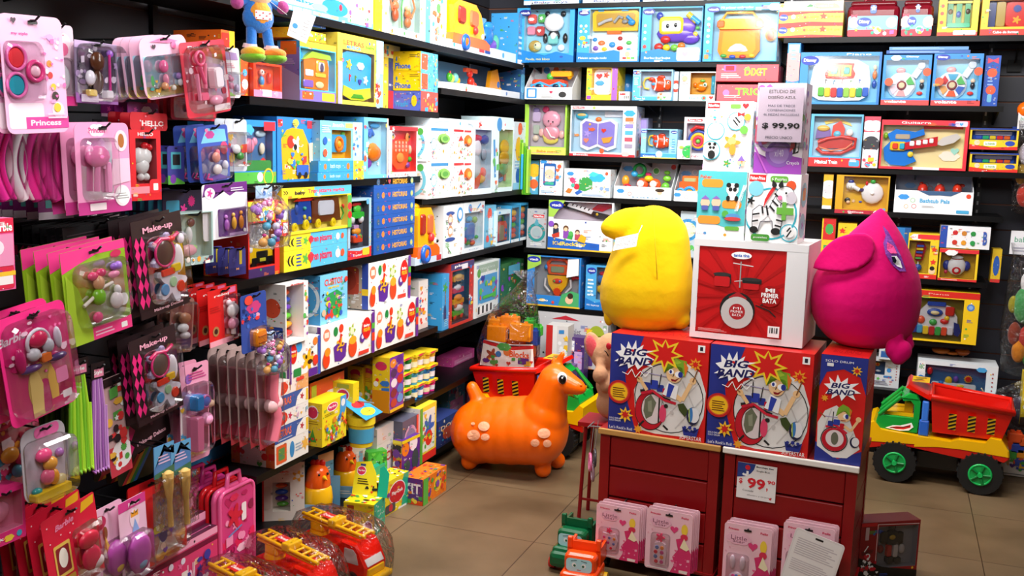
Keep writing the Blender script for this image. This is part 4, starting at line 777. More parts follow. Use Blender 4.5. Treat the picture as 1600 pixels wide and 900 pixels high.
# robot tray row
def tray(nm,z,p0,p1,pt,off,D,lab,H2,col,front,back,toy,cat='toy box',B=False):
    'open display tray: low front wall, printed back card, toy standing inside'
    if B: y=YB+off; x0=solve((0,y,z),(1,0,0),px=p0); x1=solve((0,y,z),(1,0,0),px=p1); loc_=((x0+x1)/2,y,z+.0005); rz=0; H=solve((x0,y+D*.8,z),(0,0,1),py=pt)
    else: x=XL+off; x0=solve((x,0,z),(0,1,0),px=p0); x1=solve((x,0,z),(0,1,0),px=p1); loc_=(x,(x0+x1)/2,z+.0005); rz=PI/2; H=solve((x-D*.8,x0,z),(0,0,1),py=pt)
    W=x1-x0-.004; m=MB(); a,b=-W/2,W/2; t=.003
    m.box(a,0,0,b,D,t,col); m.box(a,0,t,b,t,H*H2,col); m.box(a,D-t,t,b,D,H,col)
    for x in (a,b-t):
        m.add([(x,t,t),(x+t,t,t),(x+t,D-t,t),(x,D-t,t),(x,t,H*H2),(x+t,t,H*H2),(x+t,D-t,H*(.95 if B else H2*1.5)),(x,D-t,H*(.95 if B else H2*1.5))],[(0,3,2,1),(4,5,6,7),(0,1,5,4),(1,2,6,5),(2,3,7,6),(3,0,4,7)],col)
    art(m,Fr((a,0,0),(1,0,0),(0,0,1),W,H*H2),front); art(m,Fr((a,D-t,0),(1,0,0),(0,0,1),W,H),back)
    o=m.build(nm); o.location=loc_; o.rotation_euler=(0,0,rz); tag(o,lab,cat)
    relief(toy,Fr((a,D*.62,t),(1,0,0),(0,0,1),W,H),o); return o
INF='q cloud 10 60 12 3a90d8;q cloud 10 62 8 e8f4fc;k 30 70 10 e86a3a;k 48 60 10 58b858;'
tray('toy_box',Z2,819,894,99,.0,.18,'white tray with an orange robot glasses toy under the panda box',.32,'eceff2','R 4 10 26 90 6 3a90d8;R 8 20 22 80 6 f4f4f4;q heart 56 60 16 e83858;o 80 40 8 24 333;l 36 10 60 40 3 aaa',"r 0 0 100 100 dfe8ec;c 26 82 9 3a90d8;c 46 84 8 e86a3a;c 62 78 8 58b858",'@robot_toy B 12 22 80 52 0 40 e8482c;C 5 36 48a0d0 10 34 30 44 50 34 70 44 84 34;E 28 34 16 10 8 3ab0e0 36;E 64 34 16 10 8 3ab0e0 36;E 28 34 9 6 4 1c2c48 44;E 64 34 9 6 4 1c2c48 44;E 46 60 10 10 8 48b848 20;B 48 60 92 76 6 26 f0a818;E 86 64 8 12 8 e8a010 16',B=True)
BB('toy_box',Z2,915,964,100,.02,.18,'small yellow and red activity tablet box under the tool case box','toy box',col='f8d830',win=(16,14,80,88),wcol='f4c820',front=FPL(20,94,28,7)+'r 82 0 100 100 a060b8;q flower 90 92 10 c080d0;R 2 2 16 12 1 a050b8;b 2 20 14 88 8 4 3 e03030,f08030,40a0d8,f0e040,60c060',toy='@tablet B 2 2 98 98 0 8 f8f8f0;B 8 8 92 92 6 9 e8e0f4;S heart 30 72 13 9 11 e03838;S flower 66 76 12 9 11 f08030;E 66 76 7 7 3 e03838 12;S cloud 34 46 12 9 11 48a8d8;b 14 10 90 40 14 5 5 e03838,f0c030,60c060,4878d0')
BB('toy_box',Z2,966,984,143,.03,.1,'tiny white box between the yellow tablet box and the clownfish box','toy box',col='ece8ea',front='r 10 60 60 80 d83038;g 50 20 90 50 333,fff,333,fff,333')
m=MB(); m.mt=PLAS; c=solve((0,6.12,Z2),(1,0,0),px=972); m.ell((0,0,.09),(.075,.06,.085),'3090e0'); m.ell((0,0,.05),(.078,.062,.03),'2070c0'); m.cone((0,0,0),(0,0,.03),.05,.06,'2878c8'); o=m.build('ball'); o.location=(c,6.22,Z2+.0005); tag(o,'blue plastic ball behind the tiny white box','ball')
FISH='@clownfish_toy E 58 48 36 30 16 e8481c;E 84 46 20 22 14 f05a1e;E 30 70 14 8 5 e04018 8;E 62 78 16 8 5 d83c14 8;C 3.5 26 f8f4f0 46 76 50 60 48 40 44 24;C 3 26 f8f4f0 74 72 78 56 76 36;E 88 56 5 6 3 fff 26;E 89 56 2.4 3 2 111 29;E 42 50 11 7 5 58a8d8 24 @handle C 4 10 f0d048 24 30 8 34 4 54 10 72 24 76'
BB('bath_toy_box',Z2,987,1050,109,.0,.16,'light blue box with a clownfish bath toy under the diver box, left of the pair','toy box',col='8cc8e8',win=(20,14,97,95),wcol='a8c0d4',front=VT(9,90,8)+'r 0 0 18 78 5ab0e0;l 4 50 14 76 4 f0f8fc;r 0 0 100 12 48a8e0;t 20 6 26 7 fff Clown fish;R 64 2 98 26 3 dce8d8;b 66 4 96 22 8 5 4 58b858,e86a3a,f4d0a0',toy=FISH)
BB('bath_toy_box',Z2,1051,1059,112,.04,.14,'narrow strip of a second clownfish box edge','toy box',col='c8d8e0',front='c 50 50 20 c83c1c;c 50 50 10 fff')
BB('bath_toy_box',Z2,1060,1117,112,.01,.16,'pale teal box with an orange bath fish, left of the red game boxes','toy box',col='d4e4e6',win=(30,22,99,96),wcol='c89018',front='c 14 76 10 a8cc90;c 14 50 11 b8d8e0;r 0 0 100 20 e4ecec;t 44 10 30 8 48a8a0 Bath;c 70 10 9 58b0a0;c 70 10 5 e05030;q heart 90 12 8 b03028',toy='@fish_toy E 40 38 26 22 12 e07c10;E 14 46 9 12 6 d87010 6;E 44 66 12 7 4 6cae38 8;E 56 46 10 11 5 e8e4d0 18;E 56 46 5 6 3 60b0a0 23;E 56 46 2.4 3 2 111 27;E 26 28 9 5 4 f09828 16 @blue_spout B 80 4 96 90 0 14 3898b8;E 88 50 9 16 8 48b0c8 10')
dzd=solve((-.8,YB,Z2),(0,0,1),py=128)
BB('board_game',Z2,1119,1216,132,-.005,.24,'red board game box with green letters, lower of the two beside the puzzle boxes','board game',col='e85a64',front='T 52 58 44 44 88d040 TRIO;c 15 50 20 c878b8;l 12 20 40 40 2 f4c8c8;r 0 0 100 8 d84850',side='r 0 0 100 100 e0525c')
BB('board_game',Z2+dzd+.002,1118,1216,101,-.005,.24,'red board game box with yellow letters, upper one below the orange case box','board game',col='e85a64',front='R 12 60 32 96 5 c060b0;R 15 64 29 92 4 c8182c;T 64 56 36 44 f8d838 DIXIT;P 88c850 44 70 52 90 56 60;l 8 20 40 50 3 f8d8d8;r 0 0 100 6 d84850',side='r 0 0 100 100 e0525c')
# doll row
BB('doll_box',Z3,818,884,163,.03,.2,'green and grey window box with a soft pink hooded baby doll','doll box',col='a0d048',win=(10,16,96,99),wcol='b0a8b0',front='r 0 0 100 14 f0d860;R 2 2 14 16 2 c8a0d8;T 56 7 50 5 f08a30 Bebe suave;l 20 3 90 5 1 e8a0a0',
 toy='@baby_doll E 58 66 24 22 14 e8a4b8;E 58 62 15 15 12 f6c8b8 10;E 40 90 9 8 6 e04878;E 58 34 22 20 12 e898a8;E 52 26 18 14 10 f2e078 8;E 56 18 20 12 10 e8d860 6;E 30 34 8 10 7 f0b8b0;E 86 30 8 10 7 f0b8b0;E 54 62 2 2 1 222 31;E 66 60 2 2 1 222 31;E 60 55 2.4 1.6 1 d03050 31;C 2 22 f8f0f0 46 44 60 24 72 22 @accessory B 4 60 26 84 0 6 c8b8d8;B 6 30 24 52 0 6 a8b8a8;E 14 88 9 6 4 9888c0;E 14 20 8 8 5 d8c8b0')
BB('book_toy_box',Z3,889,992,165,.01,.2,'white window box with an open purple book toy','toy box',col='f2f0f4',win=(2,8,80,92),wcol='a8c8d8',side='r 0 0 100 100 e4e0ea;b 5 5 95 95 12 6 3 a890d0,e87048,68b8d8',
 front=FPL(12,96,18,4.5)+'c 36 96 3 a8d060;l 44 94 62 97 2 bcc;q cloud 90 86 8 38a0e0;'+''.join('R 84 %d 96 %d 1 %s;'%(y,y+8,c) for y,c in ((70,'e8703c'),(57,'8a80d0'),(44,'4aa8d8'),(31,'c05060'),(18,'9a90a8')))+'r 0 0 100 5 e02c38;T 18 2.5 24 3 fff Book;q cloud 86 6 6 f0b8b8;c 50 11 5 e0582c',
 toy='@book_toy V 0 10 f4f4f8 16 12 14 70 24 80 50 72 76 80 88 70 86 12 70 4 50 14 30 4;V 10 12 8478cc 20 18 19 66 26 74 49 68 49 20 34 12;V 10 12 8a7ed0 51 20 51 68 74 74 83 66 82 18 68 12;S flower 30 44 9 12 14 a890e0;S fish 38 54 9 12 14 e8643c;S heart 28 28 7 12 14 e87858;V 12 14 f0a030 58 34 80 38 74 24 62 22;S heart 62 52 6 12 14 e83c30;E 50 78 8 6 5 e87830 8;E 34 66 3 3 2 f0c030 12 @blue_bowl E 16 86 16 9 5 38a8c0;E 16 88 12 5 4 d8b868 6 @tray_card B 60 84 96 98 0 3 c8ccd4;S fish 6 40 7 1 3 f09048')
m=MB(); m.mt=PLAS; c=solve((0,6.1,Z3),(1,0,0),px=1004); m.box(-.03,0,0,.03,.12,.24,'7c7ca0'); m.box(-.028,-.001,.14,.02,0,.23,'9c8cc8'); m.ell((0,-.006,.1),(.02,.01,.03),'a83c58'); m.ell((.006,-.006,.05),(.02,.01,.02),'7aa878'); o=m.build('toy_box'); o.location=(c,6.08,Z3+.0005); tag(o,'dim violet box set back between the book toy and a clownfish box','toy box')
BB('bath_toy_box',Z3,1000,1057,201,-.01,.15,'light blue box with a clownfish toy facing right, beside the purple book box','toy box',col='8cc8e8',win=(14,18,78,97),wcol='7cb8d4',front=VT(8,90,7)+VT(91,90,7)+'r 0 0 100 16 48a8e0;r 0 0 46 14 2468b8;T 24 7 34 6 fff Coucou Nemo;c 52 14 12 b8e0f4;l 86 20 96 70 6 5898c8;r 0 0 100 3 f0d060'.replace(' Nemo',''),toy=FISH)
BB('ring_toy_box',Z3,1066,1100,183,.03,.14,'white box with a red and blue ring toy beside the round animal puzzle box','toy box',col='f2eef2',win=(12,14,99,86),wcol='c8c4d0',front=FPL(50,93,70,6)+'t 50 7 50 5 c05 rings',toy='@ring_toy G 60 44 30 6 8 3858c0;G 60 42 22 6 10 f0c030;G 60 40 14 6 12 e83c58;C 6 20 d82828 20 74 50 88 90 84;E 60 40 8 8 6 7cc850 14')
BB('toy_box',Z3,1057,1078,219,-.03,.05,'little white box with a green dot in front of the ring toy box','toy box',col='f0f0ec',front='c 88 40 34 2cb050;o 30 62 22 8 a0c848;l 20 44 50 56 2 999')
# right part of that height
BB('steering_toy_box',ZR1,1225,1246,66,.0,.20,'narrow blue box edge left of the boxed piano book','toy box',col='2e8ad0',front='r 10 40 90 96 d8ecf4;c 50 60 24 f0a0a0;c 60 20 14 e05040;l 30 70 70 90 3 8ac')
BB('music_toy_box',ZR1,1246,1373,82,.0,.24,'wide blue window box with a white piano book toy','toy box',col='3488cc',win=(10,5,97,93),wcol='7cc0e0',side='r 0 0 100 100 2e78c0',front='o 12 84 11 9 2840a8;T 12 84 16 8 fff Disney;t 72 96 30 4 fff Piano;r 97 0 100 100 2870b8',
 toy='@piano_book V 0 14 f2f2f4 4 40 8 78 24 92 48 94 70 92 86 78 90 44 88 14 76 4 46 2 18 4 6 14;V 14 17 d83420 26 52 24 62 28 72 26 84 46 86 66 84 64 72 68 62 66 52 46 50;V 17 18 f4d838 30 56 30 80 46 80 46 56;V 17 18 f4d838 48 56 48 80 62 80 62 56;B 33 60 43 76 18 19 48b0a8;B 51 60 60 76 18 19 58b8a8;S note 26 44 6 14 16 222;S note 38 42 6 14 16 28a;S note 50 44 6 14 16 c33;S note 62 42 6 14 16 282;S note 74 44 6 14 16 36c;B 16 12 25 32 14 18 58b030;B 25.5 11 34 31 14 18 e8c020;B 34.5 10 43 31 14 18 d82c2c;B 43.5 10 52 31 14 18 2c50b8;B 52.5 10 61 31 14 18 8cc040;B 61.5 10 70 31 14 18 f0c828;B 70.5 11 79 31 14 18 28a058;B 79.5 12 88 32 14 18 2c60c0 @side_figure E 95 60 5 10 4 e87838;E 95 76 4 6 4 f0c8a0;E 95 40 5 9 4 3058b0')
DIAL='r 0 0 100 10 e84848;T 30 7 46 6 fff volante;c 14 46 8 e05838;c 92 66 8 e05838;'
DT=lambda cs:'@steering_dial D 40 34 36 0 10 f2f4f6;'+''.join('V 10 13 %s %g %g %g %g %g %g %g %g;'%(c,40+15*math.cos(a)*1.0,34+15*math.sin(a),40+31*math.cos(a),34+31*math.sin(a),40+31*math.cos(a+.8),34+31*math.sin(a+.8),40+15*math.cos(a+.8),34+15*math.sin(a+.8)) for c,a in zip(cs,[i*PI/3+.1 for i in range(6)]))+'D 40 34 12 10 16 8c2c38;D 40 34 8 16 18 d8c8a0;V 4 9 dfe6ea 60 60 80 92 92 84 74 52;D 84 86 10 6 12 c0ccd4;E 36 74 12 8 5 f0a0a0 @small_figure E 88 34 6 9 5 282830;E 88 46 6 6 4 f2d0b0;E 84 14 8 5 4 e83830'
o=BB('steering_toy_box',ZR1,1375,1451,86,.0,.2,'blue window box with a white dial toy, nearer the piano book box','toy box','steering dial boxes',col='2e86cc',win=(6,14,94,90),wcol='7cc4e4',front=DIAL+'q cloud 26 94 7 f0f4f8;T 60 96 26 4 fff Disney',side='r 0 0 100 100 2468b4',toy=DT(('58b860','f2f2f4','f2f2f4','f0d0d8','f2a0a0','f2f2f4')))
BB('steering_toy_box',ZR1,1453,1531,84,.0,.2,'blue window box with a coloured dial toy at the right end of the row','toy box','steering dial boxes',col='2e86cc',win=(6,14,94,90),wcol='7cc4e4',front=DIAL+'o 18 93 15 6 2840a8;T 18 93 20 5 fff Disney',side='r 0 0 100 100 2468b4',toy=DT(('58b860','48a8d0','d03038','e8a860','e8603c','3c68c0')))
BB('steering_toy_box',ZR1,1533,1558,87,.03,.2,'dark blue box edge with an orange dot at the far right of its shelf','toy box',col='2452b0',front='c 50 66 9 e85838;c 50 32 9 e85838;q bow 50 90 10 d04060;R 30 8 60 24 3 6ab0d0;l 24 40 60 60 3 88a8e0')
m=MB(); zt=ZR1+solve((.0,YB,ZR1),(0,0,1),py=84)+.003; 
for k in range(2):
    x0=solve((0,YB+.02,zt),(1,0,0),px=1385+k*4); x1=solve((0,YB+.02,zt),(1,0,0),px=1516-k*3); m=MB(); m.box(0,0,0,x1-x0,.2,.017,('2458a0','5a90c4')[k]); art(m,Fr((0,0,0),(1,0,0),(0,0,1),x1-x0,.017),'l 4 20 70 80 2 9cc0e0'); o=m.build('flat_box'); o.location=(x0,YB+.02,zt+k*.0185); tag(o,('dark blue flat box lying on the two dial boxes','paler blue flat box lying topmost above the dial boxes')[k],'toy box')
# blue guitar row
BB('train_toy_box',ZR2,1262,1344,178,.0,.22,'pale blue window box with a red track train playset','toy box',col='58a8d8',win=(6,20,97,96),wcol='a8d0e4',side='r 0 0 100 100 e8f0f2',front='r 0 0 100 17 e02c30;T 34 9 44 7 fff Mickey Train;R 78 2 98 14 3 48a0c8'.replace('Mickey','Musical'),toy='@train_track C 5 6 c82c20 8 20 20 8 60 8 88 24 90 44 60 50 30 44 10 34;B 10 20 84 44 0 5 b8342c;C 2 14 e87848 14 22 40 14 70 20 84 34 @playset_part V 0 8 7a62a0 4 44 6 66 18 78 34 70 36 50;E 20 70 16 8 5 d8b050 8;V 0 8 d84838 38 52 40 78 56 90 66 70 64 52;E 50 56 10 9 6 58b0c8 6;E 76 60 9 9 6 f0e8e0 6;V 0 2 f0d068 20 88 50 96 76 84 80 76 50 88 24 80')
BB('toy_box',ZR2,1345,1371,182,.02,.2,'narrow white and blue box edge with a red logo, left of the toy guitar','toy box',col='dde6ee',front='r 0 70 100 100 e8485c;q cloud 50 82 14 f4f0f4;c 50 46 16 32343c;c 30 64 8 222;c 70 64 8 222;R 10 22 90 36 3 f0f0f4;b 5 4 95 24 9 5 7 e84858,48a8d0,f0c030'.replace('c 30 64 8 222;c 70 64 8 222;',''))
BB('guitar_toy_box',ZR2,1372,1509,187,-.01,.22,'big red framed window box with a blue toy guitar','toy box',col='e02c3c',win=(2,5,96,90),wcol='e8d8a0',side='r 0 0 100 100 c82434',front='R 84 88 98 99 3 e8c8dc;q heart 91 93 4 48a0e0;t 40 95 34 5 fff Guitarra;r 40 0 70 5 f0f0f0',top='r 0 0 100 100 b81c2c',
 toy='@toy_guitar V 0 14 1f7ad8 4 16 2 44 10 60 6 78 16 90 40 84 50 92 52 78 34 66 40 52 38 30 44 14 30 2 12 4;B 16 66 34 78 14 16 b8a890;B 10 38 30 60 14 22 f0c828;B 13 42 20 56 20 26 e84830;B 22 42 28 56 20 26 38b0c8;E 36 30 7 7 5 f0d840 16;V 14 22 c8202c 26 40 68 52 68 74 28 58;B 34 50 40 62 22 25 f4f4f4;B 42 52 48 64 22 25 f4f4f4;B 50 55 56 66 22 25 f4f4f4;B 58 58 63 69 22 25 f4f4f4;V 10 20 d4d0cc 66 56 74 72 90 82 96 74 88 60 74 52;E 4 74 5 8 5 8cc030 10 @backdrop_print V 0 1 e83848 50 92 98 92 98 98 50 98;S cloud 84 28 16 1 2 f4ece0;S heart 90 40 10 2 3 a0dcd0;S cloud 18 10 16 2 4 f4f4f6')
for k in range(2):
    z=ZR2+k*.118; o=BB('music_toy_box',z,1513,1590-k*0,(238,200)[k],.0,.16,('lower of two small yellow toy piano boxes at the right','upper of two small yellow toy piano boxes, right of the toy guitar')[k],'toy box','small toy piano boxes',col='f0c828',win=(4,46,96,90),wcol='2048a0',front='P e03028 0 0 100 0 100 16 40 10 0 24;c 16 32 13 f0d0b0;R 30 18 56 38 4 f4f4e8;T 43 28 20 10 3c9c4c La banda;o 84 30 10 12 2848b0;r 0 92 100 100 203c8c',toy='@toy_piano B 2 0 98 96 0 30 2450a8;B 8 50 92 92 28 40 c8ccd8;B 10 6 24 44 28 44 3858b8;B 26 6 40 44 28 44 2cb070;B 42 6 56 44 28 44 f0d030;B 58 6 72 44 28 44 e83830;B 74 6 88 44 28 44 e86a28')
    o['_t']=0; del o['_t']
m=MB(); m.mt=PLAS; m.ell((0,0,0),(.042,.042,.042),'f06a10'); m.tube([(0,.02,-.02),(0,.05,-.09)],.008,'f06a10'); m.box(-.05,.04,-.10,.05,.10,-.09,'2848a0'); o=m.build('rattle'); p=at(1599,211,6.06); o.location=(p.x,6.10,1.613+.1185+.118+.1); o.location.z=1.958-.0; o.location=(p.x,6.08,1.613+.2365+.10); tag(o,'orange ball rattle at the right edge, on the small piano boxes','rattle')
# phone and blocks row
BB('phone_toy_box',Z4,826,841,250,.04,.12,'thin blue box edge left of the toy phone','toy box',col='5ab0d8',front='R 30 10 70 90 3 d8e8ec;c 50 70 20 f0c030;c 50 30 14 e86a3a')
BB('phone_toy_box',Z4,842,879,248,.01,.12,'white box with a blue toy phone','toy box',col='eef2f4',front='R 16 26 70 88 5 1f5ca8;R 22 38 64 80 3 f2e8e4;c 42 58 14 f0c8a8;R 24 29 62 36 2 40b090;'+'q cloud 16 92 7 3a90d8;k 44 92 5 e05838;c 84 80 6 e05838;b 72 40 96 72 5 6 4 58b0d8,e86a3a;l 8 6 60 14 2 9bd',side='r 0 0 100 100 d8e0e4')
BB('block_toy_box',Z4,880,953,263,-.02,.14,'white box picturing a green shape sorter with loose blocks','toy box',col='f2f4f4',front='P 3c9c4c 30 26 34 66 52 74 62 70 62 32 46 20;P e8f0ec 48 74 62 80 74 70 62 62;q flower 36 72 12 e8f0f0;c 28 36 11 d8283c;q cloud 72 70 20 38b0e0;P 48c8c8 52 78 62 92 76 84 66 72;c 18 60 9 e83c6c;q flower 22 54 10 e04878;P c87830 4 16 10 30 20 26 14 10;P 3468c0 24 14 34 26 42 18 30 6;c 20 40 7 48b8a0;q cloud 14 82 9 3a90d8;c 92 86 6 e05838;b 80 22 94 40 5 6 3 f0c8a0,8ad;l 40 4 90 12 2 9bd;c 66 48 6 f4f4f4',side='r 0 0 100 100 dce4e8')
tray('toy_box',Z4,958,1049,252,.02,.17,'white tray with a caterpillar toy in orange, green and yellow',.34,'e8ecee','q cloud 12 60 22 3a90d8;k 28 40 16 e05838;P f4f0ec 60 30 70 96 92 90 98 40;c 80 60 20 e8c0a0;o 80 76 8 14 3a2a1a;t 58 14 50 14 7ac baby',
 'r 0 0 100 100 b8b8c4;q cloud 12 80 10 3a90d8;k 62 76 10 e8f0e0;c 62 76 8 58b050;c 92 88 7 d83838','@caterpillar_toy G 38 76 15 5 10 1ca04c;E 30 66 10 9 8 38a8e0 14;E 54 66 9 5 6 d8286c 10;E 44 38 17 17 12 e8582c;E 66 38 17 17 12 e8582c;E 44 40 10 10 4 f0e8e4 34;E 66 40 10 10 4 f0e8e4 34;E 55 54 13 9 12 f0c020 12;E 54 22 12 9 12 f0c828 14;E 42 20 9 8 10 b8b8c0 12;E 68 20 9 8 10 b8b8c0 12;E 14 46 11 16 10 e89828;E 18 30 12 9 10 d82c3c 16;E 18 30 5 5 3 222 32;E 86 56 12 9 8 7cc83c;E 84 34 12 12 10 68b83c;E 86 72 9 6 8 78c83c',B=True)
tray('toy_box',Z4,1052,1092,258,.0,.16,'pale tray with an orange toy car left of the teal puzzle box',.3,'dfe6ec','q cloud 14 60 24 3a90d8;k 50 40 18 f0a0a0','r 0 0 100 100 a8acbc;q cloud 24 76 10 5a90c8;k 60 80 8 e8c8b8','@toy_car B 16 30 100 54 0 40 e8602c;B 26 50 90 70 6 34 e86c2c;B 34 54 82 64 32 38 a8a878;G 60 22 15 5 40 2c90c8;G 24 24 9 4 40 2c90c8;B 14 26 100 32 0 42 f0a030',B=True)
# keyboard guitar row
BB('ring_toy_box',Z5,822,853,326,.02,.12,'small grey box with a teal ring, in the corner beside the boxed keyboard guitar','toy box',col='b0b4b8',front=FPL(60,82,56,8)+'k 50 40 24 2a8c8c .7;c 50 40 12 9cb0b4;q drop 50 66 10 58a0b0;l 20 6 80 14 2 eee',side='r 0 0 100 100 a8acb0')
BB('guitar_toy_box',Z5,855,957,312,.0,.16,'blue window box with a black keyboard guitar, behind the yellow plush','toy box',col='e6eaee',win=(8,62,97,98),wcol='c8bcc8',side='r 0 0 100 100 d0d8dc',
 front='P 1f62c0 0 4 0 26 30 20 60 18 80 16 80 0 0 0;r 0 0 100 3 f0c030;T 34 13 52 8 f8d838 KidRockStar;P a4d050 0 66 0 100 26 100 14 78 8 66;o 12 90 11 8 2838a8;T 12 90 15 6 fff vtech;P f4f6f8 8 62 30 62 60 20 8 30;'
 'c 12 48 6 3a2a20;R 8 28 17 44 2 28324a;P c83c28 6 30 18 36 18 26 8 24;c 28 44 6 6a4a30;R 24 24 33 40 2 8c4ab0;P 38a848 30 24 34 36 40 32 38 22;c 46 38 5 5a3a28;R 42 22 51 34 2 b8485c;P e8b020 46 20 52 34 60 28 58 16;c 12 46 4 f0c8a0;c 28 42 4 f0c8a0;c 46 36 3.6 f0c8a0;c 5 52 6 8a50c0;c 36 34 5 58b858',
 toy='@keyboard_guitar V 0 14 141418 2 84 6 100 18 92 62 52 100 30 100 2 74 10 46 40 14 62;V 14 17 f2f2f4 20 72 24 92 66 56 62 34;V 17 19 141418 28 78 30 88 32 86 30 76;V 17 19 141418 35 72 37 82 39 80 37 70;V 17 19 141418 42 66 44 76 46 74 44 64;V 17 19 141418 49 60 51 70 53 68 51 58;V 17 19 141418 56 54 58 64 60 62 58 52;E 10 86 5 5 4 48b848 14;E 15 78 5 5 4 e8b828 14;E 72 34 8 8 6 f0c820 14 @red_pick V 0 6 c81c2c 62 60 72 90 90 98 99 80 80 50')
BB('toy_box',Z5,958,975,362,.03,.1,'green and white box behind the tag of the yellow plush','toy box',col='e8ece0',front='P 8cc048 0 40 100 70 100 100 0 100;b 5 10 95 60 10 12 4 e04838,58a8d0,f0c030')
BB('toy_box',Z5,1060,1092,330,.05,.12,'blue round-marked box between the yellow plush and the puzzle boxes','toy box',col='b8c8d0',front='c 40 60 24 3a90c8;c 40 60 17 e0e8c8;b 10 10 90 40 6 9 4 58b858,f0c030')
# radio row
BB('radio_toy_box',Z6,822,906,398,.0,.2,'window box with an orange and yellow toy radio','toy box',col='2f84d0',win=(14,22,97,98),wcol='9aa0a8',side='r 0 0 100 100 2a70b8',front='P a4d050 0 70 0 100 24 100 26 84 14 76;o 12 92 12 6 2838a8;T 12 92 16 5 fff vtech;P 48a868 60 4 66 26 84 34 98 30 98 2;c 80 16 8 e8c09a;c 82 24 6 3a2a20;r 0 0 100 3 f0c030;o 30 12 6 3 f0c030;T 30 12 22 4 fff radio;c 50 9 3 e04838;P f2f2f4 74 60 76 96 96 98 96 66',
 toy='@toy_radio C 5 8 e84c1c 28 66 26 84 34 94 64 94 72 84 70 66;B 26 54 74 80 0 14 e85820;B 34 60 64 76 14 17 889878;V 0 16 f0b818 26 52 74 52 70 28 60 12 50 2 40 12 30 28;E 50 38 14 7 5 d8281c 16;E 44 38 3 3 3 3cb048 20;E 56 38 3 3 3 3878d0 20;C 3 12 e8e8ec 22 44 20 24 32 8;C 3 12 e8e8ec 78 44 80 24 68 8;E 22 72 6 7 6 2f8fd8 8;E 76 70 6 7 6 2f8fd8 8;S burst 50 10 12 8 18 e84c20 @microphone C 4 8 d81c28 84 50 98 48;E 84 50 6 8 5 c81828 8')
BB('toy_box',Z6,913,946,414,.02,.18,'narrow light blue window box between the radio box and the yellow plush','toy box',col='48a4dc',win=(52,24,99,97),wcol='6c98b8',front='o 28 88 22 7 2838a8;T 28 88 30 5 fff vtech;l 10 30 40 72 5 d8ecf4;P 1f78c8 0 0 100 0 100 22 50 16 0 26;t 40 10 60 5 fff Mi laptop',toy='@toy E 60 60 30 14 8 3878c0;E 70 78 20 8 6 d8384c;E 60 30 26 14 8 f0c030')
# behind bag and truck, low level
BB('drum_kit_box',.30,838,948,486,-.005,.2,'large white box with small black sketches behind the bag of blocks','toy box',col='c9c8ca',front='t 42 66 40 14 556 Laptop tablet;w 1 444 60 40 64 60;w 1 444 56 50 68 52;l 46 20 60 50 5 aaa;P c02838 20 88 40 96 60 88;o 84 60 12 22 a0b030;T 84 60 16 10 586018 toys;R 60 6 80 40 2 5a3a80;s 74 70 8 6 e8c828',top='r 0 0 100 100 b4b2b4')
m=MB(); F=Fr((0,0,0),(1,0,0),(0,0,1),.14,.24); m.box(0,0,0,.14,.12,.24,'d8d4d0'); art(m,F,'r 0 0 30 100 c82c28;r 30 0 50 100 e8e4e0;b 52 4 98 98 16 8 3 e03028,3888c8,f0c030,58a848,eee'); o=m.build('toy_box'); p=at(860,545,5.75); o.location=(p.x-.02,5.75,.30); 
o.location=(p.x-.02,5.72,.3615); tag(o,'white box with a red side strip among the boxes behind the green truck cab','toy box')
m=MB(); m.box(0,0,0,.20,.16,.36,'6c5a86'); m.box(-.002,-.002,0,.202,.162,.03,'3c2a5c'); o=m.build('toy_box'); art_=MB(); o.location=(p.x-.04,5.70,0); tag(o,'dark violet carton standing on the floor behind the green truck cab','carton')
o=BB('craft_box',.30,873,912,525,-.14,.1,'purple box with rows of small pictures left of the elephant plush','toy box',col='4c3070',front='g 6 60 60 90 eee,888,eee,888,eee;R 10 10 50 50 2 8a6ab0;R 60 10 92 60 2 c8a0d0;b 5 5 95 50 10 7 4 e05080,f0c030,a0c8e0'); 
m=MB(); m.box(0,0,0,.16,.09,.30,'3c2a5c'); q=m.build('carton'); q.location=(o.location.x-.08,o.location.y+.002,0); tag(q,'dark carton under the purple picture box','carton')
# right: mouse-yellow rows
BB('toy_box',ZR3-.02+.0,1283,1299,272,.02,.16,'white toy in a yellow box cut off by the puzzle boxes','toy box',col='d8a820',front='c 60 60 24 eee;c 60 60 12 c8c8cc;R 0 2 96 18 2 eee')
BB('guitar_toy_box',ZR3-.02,1303,1387,273,.0,.2,'golden yellow window box with a white banjo toy','toy box',col='c89818',win=(14,12,97,97),wcol='d8aa1c',side='r 0 0 100 100 b88a18',front='r 0 0 100 10 b02838;q heart 90 12 8 58a0c8;q cloud 80 6 6 e8e0e8;t 40 5 30 5 fff Clubhouse',toy='@banjo_toy E 66 50 33 34 10 e8eaec;G 66 50 16 4 12 2848a0;E 66 50 13 13 6 f0d838 12;E 66 50 6 5 4 fff 20;C 7 12 e4e6e8 36 58 22 68;B 34 54 46 64 10 16 3c3c68;E 16 70 15 14 8 e8eaec;E 16 84 9 6 5 2c3c98 10;E 14 66 6 6 4 c8c4b8 16;E 66 86 8 7 5 3cb048 14;E 52 80 4 7 4 d82c30 14 @small_print_figure E 10 26 9 8 3 222;E 12 20 6 5 3 f0c8a0 5;S flower 24 24 6 1 3 e8c8a0;E 40 22 5 3 2 2c50b8')
